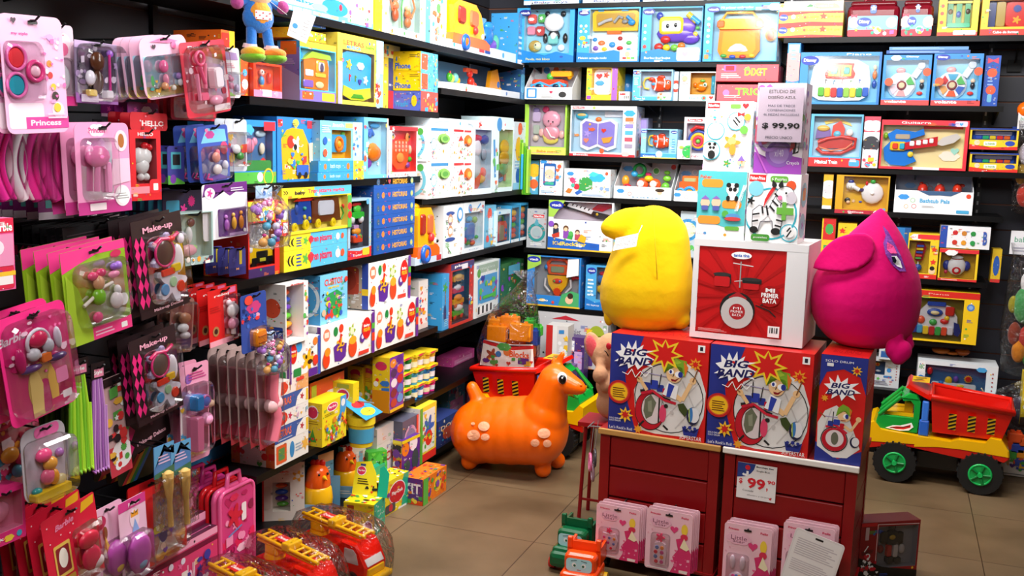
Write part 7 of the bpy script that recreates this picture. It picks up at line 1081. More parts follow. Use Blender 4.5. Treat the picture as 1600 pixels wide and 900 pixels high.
# clay kits and bits spilling in front of the low shelf
floorbox('clay_box',(660,791),(697,766),750,.11,'small orange and purple box lying alone on the tiles','clay box',col='e87818',front='c 62 50 30 f0c030;b 5 5 95 95 26 9 4 48a040,e03828,6a3a98,f0d8a0;c 60 52 14 8848a0;r 0 0 20 100 58b040',side='r 0 0 100 100 5c2c80;T 50 60 80 40 f0e8f0 KIT;r 0 0 100 16 e04818;b 5 10 95 50 9 8 3 e87818,48a040,f0d040',top='b 4 4 96 96 26 9 8 58a040,e03828,f0b040,6a3a98;r 0 0 100 100 e88018'.split(';')[0])
o=floorbox('clay_box',(600,809),(638,786),757,.10,'yellow and teal clay box with a big red oval, on the floor','clay box',col='e8d020',front='P 20a880 70 0 74 40 68 70 80 100 100 100 100 0;o 52 56 34 34 f0e8e8;o 52 56 32 31 c81c28;T 52 56 44 14 f4e8e8 Play-Doh;c 16 60 7 7a3a90;R 4 4 44 30 6 48484c;c 26 18 11 c82838;r 56 0 90 6 e8e8e8',side='r 0 0 100 100 5c3a20;r 0 60 100 100 4a2c18',top='r 0 0 100 100 e8d020;b 4 4 96 96 34 7 5 e03828,3a2a20,f0f0e8,3c9c48')
m=MB(); p=o.location; W_=.10; m.box(-.01,.0,0,.12,.004,.04,'18a880'); m.add([(0,0,.0),(.11,0,.0),(.11,.02,.045),(0,.02,.045),(0,.003,.0),(.11,.003,.0),(.11,.023,.045),(0,.023,.045)],[(0,1,2,3),(7,6,5,4),(0,4,5,1),(2,6,7,3),(1,5,6,2),(3,7,4,0)],'20b088'); q=m.build('lid_flap',o); q.location=(-.05,.095,o['_top']+.001); 
o=floorbox('clay_box',(537,834),(584,840),784,.13,'opened yellow clay box with a teal side and raised lid','clay box',col='e8d820',front='P c8a818 0 0 30 0 60 60 100 84 100 100 0 100;R 10 40 34 92 2 8a3410;o 82 30 14 20 e8e0e0;o 82 30 12 16 8c3060;w 2 c8a010 44 4 96 80;r 0 96 100 100 d8c010',side='r 0 0 100 100 12a884;P 0c8c6c 0 0 50 20 0 100',top='r 0 0 100 100 e8d820;b 4 4 96 96 26 8 3 e03828,222,f0f0e8,3c9c48')
F=Fr((-.075,.1,o['_top']),(1,0,0),(0,.35,.94),.12,.15); m=MB(); m.slab([(0,0),(.12,0),(.10,.10),(.07,.15),(0,.14)],0,.002,0,'ecdc24',lambda a,b,c:F.o+F.U*a+F.V*b-F.N*c*1.0); art(m,F,'o 26 70 18 14 fff;o 26 70 16 12 d8305c;T 26 70 26 6 fff Play-Doh;l 16 30 60 50 3 3a3010;R 20 84 40 90 1 2c4c80;b 50 10 90 30 8 4 3 e03828,222'); m.build('raised_lid',o)
m=MB(); m.slab([(0,0),(.05,0),(.05,.10),(.02,.13),(0,.12)],0,.002,0,'14b08c',lambda a,b,c:Vector((.045+a*.9,.1+b*.3-c,o['_top']+b))); m.build('teal_flap',o)
floorbox('clay_box',(627,773),(655,758),690,.05,'purple clay set box with coloured lids, in front of the low shelf','clay box',col='5c2c8c',front='o 20 82 20 13 e88020;o 64 88 22 15 f0e8f0;o 30 50 16 10 3c5050;o 74 56 18 20 38484c;o 70 26 20 15 d82838;o 28 24 16 12 48484c;r 0 94 100 100 e8d020',side='r 0 0 100 100 e0c028;b 8 8 92 92 26 8 4 6a3a98,e03828,222,f0f0e8;r 0 94 100 100 e8d840')
o=floorbox('ring_toy_box',(410,815),(476,812),724,.07,'white window box with coloured rings on the floor left of the chick toys','toy box',z=.0905,col='e8dcd0',win=(24,16,66,66),wcol='d8ccc0',film=False,wd=.06,scol='d8d0c4',front='P c81c28 0 78 0 100 30 100 34 84 18 76;q heart 16 88 6 e8a030;T 50 84 30 5 e04838 Rings;q flower 84 76 10 e8a030;c 84 76 4 f0e0d0;r 0 0 4 74 d83028;R 4 20 20 60 4 e0d0c0',top='r 0 0 100 100 5c2c78;r 4 20 40 80 c82028',side='r 0 0 40 100 e8e4dc;r 40 0 100 100 58a0c8;c 20 60 6 d83028;c 70 50 8 e89020',toy='@stacking_ring E 50 76 20 8 10 e8581c 8;E 50 54 22 9 11 2850b8 8;E 50 32 22 9 11 58308c 8;E 56 12 20 8 9 58a838 8')
def chick(px,pb,pt,lab,back):
    p=pln(px,pb,2,.0905); H=solve(p,(0,0,1),py=pt); root=empty('chick_toy',p,.3); root.location.y+=.05; tag(root,lab,'chick toy'); r=H*.27
    m=MB(); m.mt=PLAS; m.lathe([(.001,0),(r*.7,.0),(r*.95,H*.12),(r,H*.28),(r*.92,H*.46),(r*.8,H*.52),(.001,H*.53)],'f0b414',n=22); m.build('egg_base',root)
    m=MB(); m.mt=PLAS; m.lathe([(r*.82,H*.50),(r*.86,H*.54),(r*.8,H*.68),(r*.68,H*.80),(r*.45,H*.88),(.001,H*.90)],'f05c14',n=22); m.build('head',root)
    m=MB(); m.mt=PLAS
    for k in (-1,0,1): m.ell((k*r*.3,0,H*.92),(r*.22,r*.12,H*.07),'d82014')
    m.build('comb',root); m=MB(); m.mt=PLAS; m.cone((r*.55,-r*.5,H*.70),(r*.85,-r*.85,H*.69),r*.16,.001,'f0c020'); m.build('beak',root)
    for s in (0,1):
        m=MB(); m.mt=PLAS; m.ell((r*(.26+.48*s),-r*(.66-.36*s),H*.76),(r*.08,r*.08,r*.09),'111'); m.build('eye',root)
    # open blue display box behind it
    m=MB(); m.box(-r*1.25,r*1.05,0,r*1.25,r*1.09,H*back,'5890b8'); m.box(-r*1.3,-r*1.0,0,-r*1.25,r*1.09,H*back*.9,'6498bc'); m.box(-r*1.25,-r*1.1,0,r*1.25,-r*1.06,H*.24,'7aa4c0'); art(m,Fr((-r*1.25,-r*1.1,0),(1,0,0),(0,0,1),r*2.5,H*.24),'l 10 30 80 70 2 e8e0d8;c 88 50 20 e87828'); m.build('display_box',root)
    return root
chick(487,806,722,'orange and yellow chick toy in a blue display box, the nearer of two',.6); chick(531,775,700,'orange and yellow chick toy standing farther back beside the tall white box',.5)
floorbox('toy_box',(497,800),(521,790),712,.10,'blue box with a small orange picture between the two chick toys','toy box',z=.0905,col='5088ac',scol='4a7c9c',front='r 0 84 100 100 c8906c;l 20 66 80 76 2 e8c8b0;q flower 50 34 10 e88030;c 70 16 7 d8a040')
floorbox('toy_box',(536,772),(571,758),700,.03,'white box with red letters and a light blue stripe behind the chick toy','toy box',z=.0905,col='e4dcd0',side='r 0 0 100 100 68b0c8',front='T 36 74 44 14 d84838 Class;r 70 0 86 80 78b0c8;c 93 60 4 e84838;c 93 30 4 e8a030;l 10 20 60 50 3 d0c4b8')
o=floorbox('animal_toy_box',(575,762),(604,757),708,.05,'low tray with bright green and striped toys under the shelf edge','toy box',z=.0905,col='48b838',front='g 4 6 96 40 e07828,3858b8,e07828,5c2c8c,e8a030;P 58c848 4 50 10 90 40 80 60 96 96 70 96 50;b 10 50 96 96 14 6 4 2c7c28,78d850',top='r 0 0 100 100 3ca030')
m=MB(); m.mt=PLAS; m.slab([(0,0),(.2,0),(.2,.1),(.16,.12),(.12,.11),(.02,.12),(0,.1)],0,.003,0,'2c5c66',lambda a,b,c:Vector((a,.10+c,b))); m.ell((.03,.06,.04),(.03,.03,.03),'a83020'); m.ell((.07,.05,.05),(.03,.025,.03),'c04828'); m.box(0,0,0,.2,.1,.012,'28505a'); q=m.build('display_tray'); p=pln(575,700,0,-2.25); q.location=(-2.40,3.86,.0906); q.rotation_euler=(0,0,PI/2); tag(q,'dark teal tray with red toys on the shelf base','toy tray')
# fire engines in cellophane
def fire_truck(lab,loc_,rz):
    root=empty('toy_fire_truck',loc_,rz); tag(root,lab,'toy truck','fire engines wrapped in clear film'); RD='e01408'
    m=MB(); m.mt=PLAS; m.rbox(-.18,-.065,.05,.04,.065,.135,RD,.012); m.rbox(-.16,-.06,.13,.03,.06,.155,'c81408',.01); m.rbox(-.19,-.07,.045,.05,.07,.06,'b81008',.004); m.build('rear_body',root)
    m=MB(); m.mt=PLAS; sh=lambda a,b,c:Vector((a,.062-c,b)); m.slab([(.05,.05),(.175,.05),(.18,.09),(.15,.15),(.13,.175),(.06,.18),(.05,.17)],0,.124,.008,'e41a0a',sh); cb=m.build('cab',root)
    m=MB(); m.mt=PLAS
    for y in (-.0635,.0635): m.slab([(.075,.10),(.145,.10),(.135,.14),(.12,.155),(.08,.155)],0,.003,0,'c8c0bc',lambda a,b,c:Vector((a,y-.0015+c,b)))
    m.add([(.1555,-.05,.135),(.1555,.05,.135),(.181,.05,.095),(.181,-.05,.095)],[(3,2,1,0)],'d8d0cc'); m.build('windows',cb)
    m=MB(); m.mt=PLAS; F=Fr((-.17,-.0662,.06),(1,0,0),(0,0,1),.2,.07); art(m,F,'R 2 66 52 90 8 f0d8c0;g 4 68 50 88 48a040,222,e8a030,2850b0,c82020,58a838;R 6 10 46 58 6 c01008;c 34 36 14 e8c0b0;c 34 36 9 58a048;l 60 50 80 86 4 f0e8e0;P f05a18 64 10 66 40 82 44 84 12',.0004); m.build('side_sticker',root)
    m=MB(); m.mt=PLAS; m.rbox(.14,-.075,.03,.21,.075,.055,'f0b808',.01); m.rbox(.17,-.05,.055,.185,.05,.085,'f0b808',.004); m.build('bumper',root)
    for x in (-.12,.115):
        for y in (-.062,.062): q=MB(); q.mt=PLAS; q.cone((x,y-.014,.034),(x,y+.014,.034),.034,.034,'141414',20); q.cone((x,y-.016,.034),(x,y+.016,.034),.016,.016,'c8a020',12); q.build('wheel',root)
    m=MB(); m.mt=PLAS; m.cone((-.10,0,.15),(-.10,0,.17),.042,.036,'f0a80c',20); m.rbox(-.125,-.03,.168,-.06,.03,.215,'f8b40c',.01); m.build('turntable',root)
    m=MB(); m.mt=PLAS; a=Vector((-.16,0,.232)); b=Vector((.15,0,.20)); n_=9
    for s in (-.028,.028): m.tube([a+Vector((0,s,0)),b+Vector((0,s,0))],.0075,'f8b808',6); m.tube([a+Vector((0,s*.9,-.018)),b+Vector((-.02,s*.9,-.010))],.006,'f0a808',6)
    for k in range(n_): p=a+(b-a)*(k+.5)/n_; m.tube([p+Vector((0,-.028,0)),p+Vector((0,.028,0))],.005,'f8c018',6)
    m.rbox(-.03,-.036,.205,.01,.036,.236,'f8c010',.006); m.build('ladder',root)
    m=MB(); F=Fr(a+(b-a)*.34+Vector((-.025,-.022,.012)),(b-a).normalized(),(0,1,0),.055,.044); art(m,F,'r 0 0 100 100 d82018;T 50 50 80 40 f4f0e8 Duravit',.004); m.build('ladder_label',root)
    m=MB(); m.mt=BAG; import random as rr; R_=rr.Random(len(lab)); vs=[];n=18
    prof=[(1.0,.008),(1.04,.06),(1.03,.13),(.98,.19),(.86,.24),(.6,.262),(.3,.27),(.02,.272)]
    for f,z in prof:
        for i in range(n):
            t=2*PI*i/n; cx=math.copysign(abs(math.cos(t))**.6,math.cos(t)); cy=math.copysign(abs(math.sin(t))**.6,math.sin(t)); k=1+R_.uniform(-.05,.04)
            vs.append((.01+.222*cx*f*k,.092*cy*f*k,z+R_.uniform(-.004,.004)))
    m.add(vs,[(j*n+i,j*n+(i+1)%n,(j+1)*n+(i+1)%n,(j+1)*n+i) for j in range(len(prof)-1) for i in range(n)],'fff',True); m.build('clear_wrap',root)
    return root
p=pln(520,893,2,0); ft=Vector((-1.99,3.20,.0008)); A_=-.42
ft=Vector((-1.925,3.25,.0008)); fire_truck('red toy fire engine with yellow ladder, farthest back of the three wrapped ones',ft,-.16)
fire_truck('red toy fire engine with yellow ladder, in the middle of the three wrapped ones',ft+Vector((-.03,-.27,0)),-.22)
fire_truck('red toy fire engine with yellow ladder, nearest the bottom edge of the three',ft+Vector((-.03,-.55,0)),-.2)
# dump truck load: bag of blocks behind the hopping animal
q0=Vector((-2.02,5.20,.40)); bz=.0
root=empty('bag_of_blocks',Vector((-1.97,5.20,.0))); 
p=pln(795,565,1,5.20); root.location=Vector((p.x,5.20,p.z)); tag(root,'clear tied bag of orange and green blocks in the red dump truck bed','block set')
L0=root.location
def lp(px,py,dy=0): q=at(px,py,5.20+dy); return q-L0
m=MB(); F=Fr(lp(750,570,-.06),(1,0,0),(0,0,1),(lp(835,570,-.06)-lp(750,570,-.06)).x,lp(750,530,-.06).z-lp(750,570,-.06).z); art(m,F,'p f0ece4 0 0 100 0 96 100 60 92 20 100 6 100;P c82028 6 100 20 92 60 84 98 96 98 84 60 70 20 80 4 88;q flower 22 44 28 a04830;c 50 62 16 d87838;q cloud 44 80 20 48a048;c 34 50 12 3878b8;T 72 56 36 26 e85820 Blocks;R 70 20 90 44 4 5c2c88;b 4 6 98 40 18 9 4 c83828,e8b030,48a048,5c3088'); m.box(0,0,0,0,0,0,'fff'); m.build('printed_band',root)
rb=random.Random(5)
for k,(px,py,w_,h_,dy,c) in enumerate(((775,522,30,22,-.05,'f08c10'),(812,520,34,24,-.06,'f59418'),(795,505,28,18,-.02,'f08810'),(772,508,20,16,.0,'f89c20'),(830,528,20,22,.0,'2850b8'),(826,508,16,14,.02,'38a838'),(838,518,14,14,.03,'48b838'),(800,500,14,10,.05,'58b838'),(812,545,44,20,.0,'e86a18'),(770,545,34,20,.0,'2c60c0'))):
    a=lp(px-w_/2,py+h_/2,dy); b=lp(px+w_/2,py-h_/2,dy); m=MB(); m.mt=PLAS; d=.05; m.rbox(a.x,a.y,a.z,b.x,a.y+d,b.z,c,.006)
    for i in range(2): m.cone((a.x+(b.x-a.x)*(.28+.44*i),a.y+d/2,b.z),(a.x+(b.x-a.x)*(.28+.44*i),a.y+d/2,b.z+.012),.012,.011,c,12)
    m.build('building_block',root)
m=MB(); m.mt=BAG; n=20; R_=random.Random(3)
vs=[]
prof=[(572,793,44),(548,794,48),(520,798,46),(495,803,40),(470,812,28),(450,820,15),(436,824,8),(430,823,14),(424,822,19)]
for py,cx,r in prof:
    c=lp(cx,py)
    for i in range(n): t=2*PI*i/n; k=1+R_.uniform(-.12,.1); vs.append((c.x+r/272*math.cos(t)*k,c.y+r/272*.7*math.sin(t)*k-.005,c.z+R_.uniform(-.006,.006)))
m.add(vs,[(j*n+i,j*n+(i+1)%n,(j+1)*n+(i+1)%n,(j+1)*n+i) for j in range(len(prof)-1) for i in range(n)],'fff',True); m.build('clear_bag',root)
# ---------------------------------------------------------------- things on the right
def wallz(px,py,y): return at(px,py,y)
P_=pln(1402,690,2,0)
m=None
o=BB('activity_toy_box',.38,1430,1556,562,-.02,.2,'long white and blue window box with a star activity toy behind the dump truck','toy box',col='dfe4e8',win=(10,6,86,88),wcol='2c5c8c',front='R 1 64 9 96 2 f0f0f0;T 5 80 7 14 48a048 ABC;o 5 44 4 10 2c80c8;'+''.join('c 94 %d 2.4 a83838;'%y for y in range(12,90,13))+'q cloud 80 86 10 48a0d8',toy='@activity_toy B 12 4 86 36 0 14 dfe6ea;E 8 74 10 16 8 d82028;E 40 44 13 16 8 e8c020;E 52 52 9 12 8 6848b0;S burst 72 56 15 2 10 e8b020;D 72 56 10 10 13 c82820;E 28 34 10 8 8 2878c8 10;E 60 28 16 8 8 e8d040 10')
BB('activity_toy_box',.38,1362,1404,560,.0,.2,'tall white box with a blue window behind the dump truck cab','toy box',col='cdd2d6',win=(2,44,44,92),wcol='2c5480',front='c 60 62 8 3888c8;R 40 34 72 42 3 3878b8;'+''.join('c 88 %d 2 a83838;'%y for y in range(30,92,10))+'l 6 8 60 24 3 889;q flower 20 30 6 58b848',toy='@knob S burst 30 70 16 0 10 e8b020;D 30 70 9 10 14 c82820;E 40 20 20 9 6 dfe6ea')
m=MB()
for k in range(3): m.box(.02*k,.02*k,0,.18-.02*k,.20,.03,'a85820')
o=MB(); o.mt=PLAS
o.ell((0,0,.022),(.05,.05,.022),'c06818'); o.ell((.11,0,.024),(.04,.04,.024),'b85810'); o.ell((.06,.0,.014),(.04,.04,.014),'d87820'); q=o.build('toy_figure'); p=at(1470,552,6.1); q.location=(p.x,6.1,.38+.31) ; q.location.z=.38+solve((p.x,YB-.02,.38),(0,0,1),py=562)+.001; tag(q,'brown orange rounded toy lying on the long white and blue box','toy')
def hangbag(nm,px,pt,pb,w,y,items,lab,cat,cardc='e8e8ec'):
    p=at(px,pb,y); H=solve(p,(0,0,1),py=pt); root=empty(nm,p); tag(root,lab,cat); m=MB(); m.box(-w/2,0.01,H*.84,w/2,.014,H,cardc); art(m,Fr((-w/2,.01,H*.84),(1,0,0),(0,0,1),w,H*.16),'t 30 60 40 30 48a078 baby;c 70 60 20 e88898;l 10 10 80 34 2 aab'); m.build('header_card',root)
    R_=random.Random(int(px)); 
    for it in items:
        nm2,x,z,rx,rz,c=it; q=MB(); q.mt=FAB; q.ell((x*w,-.02,z*H),(rx*w,min(rx,rz*H/w)*w*.7,rz*H),c); q.build(nm2,root)
    q=MB(); q.mt=BAG; n=14; vs=[]
    for j,(f,z) in enumerate(((.2,.0),(.9,.04),(1.05,.3),(1,.6),(.8,.84),(.9,.92))):
        for i in range(n): t=2*PI*i/n; k=1+R_.uniform(-.1,.1); vs.append((w*.52*math.cos(t)*f*k,-.02+w*.36*math.sin(t)*f*k,z*H))
    q.add(vs,[(j*n+i,j*n+(i+1)%n,(j+1)*n+(i+1)%n,(j+1)*n+i) for j in range(5) for i in range(n)],'fff',True); q.build('clear_bag',root)
    k=MB(); k.mt=SHM; k.tube([(p.x,6.30,p.z+H*.96),(p.x,p.y-.05,p.z+H*.96)],.004,'333',6); k.box(p.x-.02,6.29,p.z+H*.90,p.x+.02,6.30,p.z+H,'333'); h=k.build('display_hook'); tag(h,'black back wall hook with the '+' '.join(lab.split(',')[0].split()[:9]),'hook')
hangbag('toy_bag',1597,176,336,.13,6.05,[('toy_piece',0,.2,.3,.12,'c83828'),('toy_piece',.2,.35,.25,.1,'3850b0'),('toy_piece',-.2,.4,.22,.1,'c8a040'),('toy_piece',0,.6,.4,.12,'d8d0e0')],'clear bag of small mixed toys, upper of two on the right edge','bag of toys')
hangbag('plush_bag',1590,362,588,.2,6.0,[('panda_head',.05,.66,.22,.1,'f0f0f0'),('panda_ear',-.12,.74,.09,.05,'141414'),('panda_ear',.2,.75,.09,.05,'141414'),('panda_eye_patch',.0,.66,.08,.05,'141414'),('striped_body',0,.5,.3,.13,'48a058'),('plush_block',-.2,.3,.16,.08,'8c3820'),('plush_block',.1,.28,.2,.08,'c83830'),('plush_block',.26,.38,.14,.08,'30a0c0'),('plush_block',.2,.15,.16,.07,'48a838'),('plush_block',-.05,.18,.18,.08,'e89020'),('plush_block',-.3,.5,.12,.06,'a8a020')],'clear bag with a panda plush and coloured blocks at the right edge','bag of toys')
# empty hook plate on the slatwall
p=at(1584,112,6.28); m=MB(); m.mt=SHM; m.box(-.035,0,0,.035,.01,.065,'0c0c0e'); m.tube([(0,0,.05),(0,-.06,.06),(.0,-.09,.12)],.005,'1c1c20',6); o=m.build('display_hook'); o.location=p; tag(o,'empty black hook on the slatted wall, upper right','hook')
# clutter at the far right low: foil bag, blue knitted ball, blocks
p=at(1543,648,5.86); m=MB(); m.mt=FAB; m.ell((0,0,0),(.09,.08,.10),'7cb8b0'); m.ell((.03,.03,.02),(.08,.07,.09),'3c98b0'); root=m.build('plush_ball'); root.location=p; tag(root,'pale teal round plush with a white tag behind the dump truck bed','plush toy')
m=MB(); m.box(-.08,-.07,.085,.07,-.065,.13,'e8e8e4'); m.tube([(-.01,-.06,.10),(-.05,-.08,.16)],.004,'d8d0b0',5); m.build('tag',root)
bin_=MB(); bin_.mt=PLAS; bin_.box(.44,5.79,.0,.62,5.92,p.z-.10,'3a3a44'); bin_.box(.44,5.785,.0,.62,5.79,p.z-.07,'44444e'); o=bin_.build('display_bin'); tag(o,'dark display bin in the far right corner behind the dump truck','bin')
p=at(1604,640,5.80); m=MB(); m.mt=BAG; R_=random.Random(8); n=16; vs=[]
for j,(r,z) in enumerate(((.1,-.13),(.15,-.08),(.16,0),(.13,.08),(.06,.13),(.01,.16))):
    for i in range(n): t=2*PI*i/n; k=1+R_.uniform(-.2,.2); vs.append((r*math.cos(t)*k,r*.5*math.sin(t)*k,z+R_.uniform(-.02,.02)))
m.add(vs,[(j*n+i,j*n+(i+1)%n,(j+1)*n+(i+1)%n,(j+1)*n+i) for j in range(5) for i in range(n)],'fff',False); 
m2=MB(); m2.mt=FAB; m2.ell((0,.02,-.02),(.10,.05,.09),'2c2438'); root=m2.build('foil_bag'); root.location=p; tag(root,'dark toy in crinkled shiny film at the right edge above the blocks','bag of toys'); m.build('shiny_film',root)
root=empty('bag_of_blocks',at(1578,765,5.62)); root.location.z=.0006; tag(root,'bag of large coloured building blocks with a printed card, lower right edge','block set'); L0=root.location.copy()
m=MB(); a=at(1556,768,5.80)-L0; b=at(1616,694,5.80)-L0; F=Fr((a.x,a.y,max(.003,a.z)),(1,0,0),(0,0,1),b.x-a.x,b.z-max(.003,a.z)); m.box(a.x,a.y,F.o.z,b.x,a.y+.10,b.z,'d8d0c8'); art(m,F,'r 0 0 100 100 e4dcd4;r 0 92 100 100 a82028;q cloud 30 76 14 3c88b8;T 60 76 60 14 58a038 Blocks;q flower 24 44 16 c89868;q burst 44 52 14 f0f0f4;b 40 16 98 60 26 7 6 e85828,3850b0,48a038,e8b020,5c3088;l 10 4 90 10 1 888'); m.build('printed_card',root)
for k,(px,py,c) in enumerate(((1545,690,'2c8c38'),(1560,678,'e85020'),(1578,684,'2c48b0'),(1592,676,'e86028'),(1588,692,'e89020'),(1600,688,'38a040'),(1566,692,'389838'),(1575,668,'f05a28'))):
    q=at(px+5,py,5.84)-L0; m=MB(); m.mt=PLAS; m.rbox(q.x-.035,0,q.z-.025,q.x+.035,.06,q.z+.025,c,.006); m.cone((q.x-.015,.03,q.z+.025),(q.x-.015,.03,q.z+.036),.011,.011,c,10); m.cone((q.x+.015,.03,q.z+.025),(q.x+.015,.03,q.z+.036),.011,.011,c,10); m.build('building_block',root)
BB('toy_box',.30,1592,1625,583,-.2,.1,'yellow and green box cut by the right edge of the picture','toy box',col='d8c020',front='R 10 60 90 92 4 e83030;b 5 5 95 60 8 9 3 48a040,222,f0f0f0')
# ================================================================ hanging cards of the left wall
def hang(nm,l,r,t,b,X,n,dx,lab,cat,grp=None,roll=0,mk=None,hook=True,yaw=0,**k):
    'front card fills px l..r, rows t..b on the plane x=X; n cards behind one another toward the wall'
    cy=(t+b)/2; c=pln((l+r)/2,cy,0,X); A=c+Vector((0,solve(c,(0,1,0),px=l),0)); B=c+Vector((0,solve(c,(0,1,0),px=r),0)); W=(B-A).length; zt=solve(c,(0,0,1),py=t); zb=solve(c,(0,0,1),py=b); H=zt-zb
    o=(mk or card)(nm,W,H,**k); R_=random.Random(int(l*7+t)); zz=c.z+zb; base=Vector((X,c.y,zz))
    for i in range(n):
        q=o if i==0 else dup(o)
        ang=roll+(R_.uniform(-.03,.03) if i else 0); q.rotation_euler=(0,0,0)
        # turn about the hang hole
        M_=Matrix.Translation(base+Vector((-i*dx,R_.uniform(-.004,.004) if i else 0,H)))@Matrix.Rotation(PI/2+yaw,4,'Z')@Matrix.Rotation(ang,4,'Y')@Matrix.Translation((0,0,-H))
        q.location=M_.to_translation(); q.rotation_euler=M_.to_euler()
        tag(q,lab if n==1 else '%s, %s in row'%(lab,ORD[i] if i<10 else 'deepest'),cat,grp or (lab[:40] if n>1 else None))
    if hook:
        m=MB(); m.mt=SHM; z=zz+H*.955; m.tube([(WB,c.y,z),(X+.015,c.y,z),(X+.03,c.y,z+.012)],.0032,'141416',6); m.box(WB,c.y-.02,z-.02,WB+.004,c.y+.02,z+.02,'141416'); h=m.build('display_hook'); q_=(lab+',').split(','); tag(h,'black hook with the '+' '.join(q_[0].split()[:8 if q_[1] else 12])+(',' if q_[1] else '')+' '.join(['']+q_[1].split()[:4]).rstrip(),'hook')
    return o
PC='b 3 4 97 96 %d %g %d %s'
# ---- top row
hang('sunglasses_card',2,100,24,208,-1.98,2,.03,'large pale pink card with sunglasses and a bracelet','toy card',roll=-.05,col='f6b8dc',blister=(3,28,60,78,.02),rad=.02,front='R 4 4 60 26 3 fbe4f2;c 84 20 7 fbe4f0;r 30 4 100 14 e8409c;T 62 9 50 5 fbe4f2 Princess;T 30 84 26 3 e04898 my style;q shell 78 82 4 c8a0e0;c 74 60 3 f08830;c 74 50 3 c82828;c 78 40 3 f0c030;c 80 32 4 3a2a20;c 82 22 4 f0c838;b 66 26 96 90 18 2 6 f0a0d0,fce8f4,e86ab0;q heart 20 95 3 3a2030;l 64 12 96 18 2 f8d0e8',
 toy='@sunglasses G 30 72 20 3 3 f070b8;G 26 26 20 3 3 f070b8;D 30 72 18 1 3 e02030;D 26 26 18 1 3 20a0b8 @bracelet G 78 50 16 4 5 e8408c;E 78 50 11 10 5 f8c8dc')
hang('makeup_card',66,116,38,165,-2.14,2,.03,'grey pink card with a round eyeshadow palette','make-up card',roll=-.03,col='e8c0d4',blister=(8,14,90,60,.015),front='o 50 80 40 12 f0d8e4;c 66 70 8 e86a98;l 20 86 70 92 2 c890a8;c 26 74 5 d0a0c0;q heart 50 68 5 e84880;r 0 0 100 12 e83c94',toy='@palette E 50 46 34 40 5 e4e0e8;'+';'.join('D %d %d 7 4 6 %s'%(x,y,c) for x,y,c in ((30,66,'8a8a98'),(50,70,'c86878'),(70,66,'e8e0e4'),(30,46,'6868a8'),(50,50,'e87890'),(70,46,'d8b0c8'),(34,26,'7888c0'),(54,24,'d84858'),(70,28,'c890b0'))))
hang('doll_card',118,184,66,162,-2.12,2,.05,'clear purple pack with a long haired doll and a purse','doll card',col='6c5878',blister=(4,4,96,96,.05),front='r 0 88 100 100 c0a0d0;r 0 0 100 16 9858a8;b 4 16 96 90 30 5 5 2c2438,a080b0,d8c8e0;R 10 2 50 14 1 e8d8f0',toy='@doll E 44 70 16 18 8 5a3018;E 44 34 12 22 8 4a2814;E 46 66 8 9 8 8a5030 6;B 40 14 54 50 2 10 f4f0f8 @accessory C 2.5 10 d0308c 72 20 72 84;E 76 86 8 7 4 a060d0 8;E 24 40 10 14 8 f4f0fc 8;B 60 6 78 20 0 14 e8e0ec;B 20 8 40 20 0 10 f0d070')
hang('seaside_doll_card',217,292,56,152,-2.10,4,.033,'pale pink card with a little pink haired doll at the seaside','doll card','seaside doll cards',roll=-.16,col='f4c0dc',blister=(4,4,94,70,.03),rad=.03,front='R 4 4 94 70 3 a8d8ec;P f0dc78 4 4 94 4 94 14 60 20 30 12 4 22;q cloud 30 50 8 d8f0f8;q leaf 18 30 9 48a858;b 8 6 90 30 14 3 4 e85838,f4f4f4,f0b030,38a8a0;c 70 84 6 f07ab0;q heart 28 84 5 3a2030;P f07ab0 20 92 50 98 80 90 60 88',toy='@doll_figure E 40 72 15 16 8 f068a0;E 42 66 10 10 9 f8d0b8 4;E 42 40 9 14 7 f090b0;E 38 24 12 10 7 f0a878 @pet_figure E 74 44 9 9 6 a880c8;E 76 28 8 10 6 f0ecf4;E 60 16 7 7 5 f4f0e8')
hang('doctor_set_card',281,352,64,180,-2.08,1,.03,'red card with a pink toy doctor set','toy card',roll=-.16,col='e8344c',blister=(5,5,92,94,.035),front='T 40 93 46 4 fbe0e8 Doctor;P f8c8d4 50 10 54 80 96 70 96 20;b 4 4 96 96 16 4 3 f48098,fbe0e8;R 60 3 96 12 1 fbe8ee;c 86 30 5 c82030',toy='@toy_scissors G 34 82 10 2.4 5 f0608c;C 3 6 f0608c 30 70 40 40;C 3 6 f48aa8 44 74 38 36 @medicine_bottle B 54 34 76 66 2 16 fbeef4;C 3 8 f490b0 18 20 18 60;E 64 16 16 8 6 f4a8c4;B 24 18 44 30 2 8 f06a90')
hang('doctor_set_card',268,338,150,188,-2.2,4,.03,'row of red card bottoms behind the doctor set','toy card','red cards behind the doctor set',col='d82840',blister=(6,8,94,90,.02),front='R 10 8 90 50 2 e86878;l 20 60 80 84 3 f0a0a8',toy='@toy_piece E 30 50 16 22 10 f0809a;E 64 44 16 22 10 c81c30',hook=False)
hang('purple_card',200,248,160,184,-2.2,3,.05,'purple card edge with a white wave under the seaside dolls','toy card','purple cards under the seaside dolls',col='8c2078',front='q cloud 60 50 34 f0e8f4;q flower 24 50 20 e040a0;r 0 0 100 20 e8c0e0;c 50 50 12 f4f0f8',hook=False)
hang('pony_card',333,374,74,153,-2.12,1,.03,'white card with a purple label and a small pink pony','toy card',roll=-.05,col='f4f0f4',blister=(30,6,96,52,.03),front='o 16 88 14 12 a8b8e0;o 16 88 9 8 e05878;P b898d0 30 76 34 92 88 90 94 76;l 30 60 80 70 3 f0a8c0;P 88c850 30 4 60 12 80 4',toy='@pony_figure E 44 70 16 13 8 f080b0;E 40 80 10 9 6 e868a0 4;E 44 40 16 14 8 f4a0c0;E 78 30 14 18 8 a898b8')
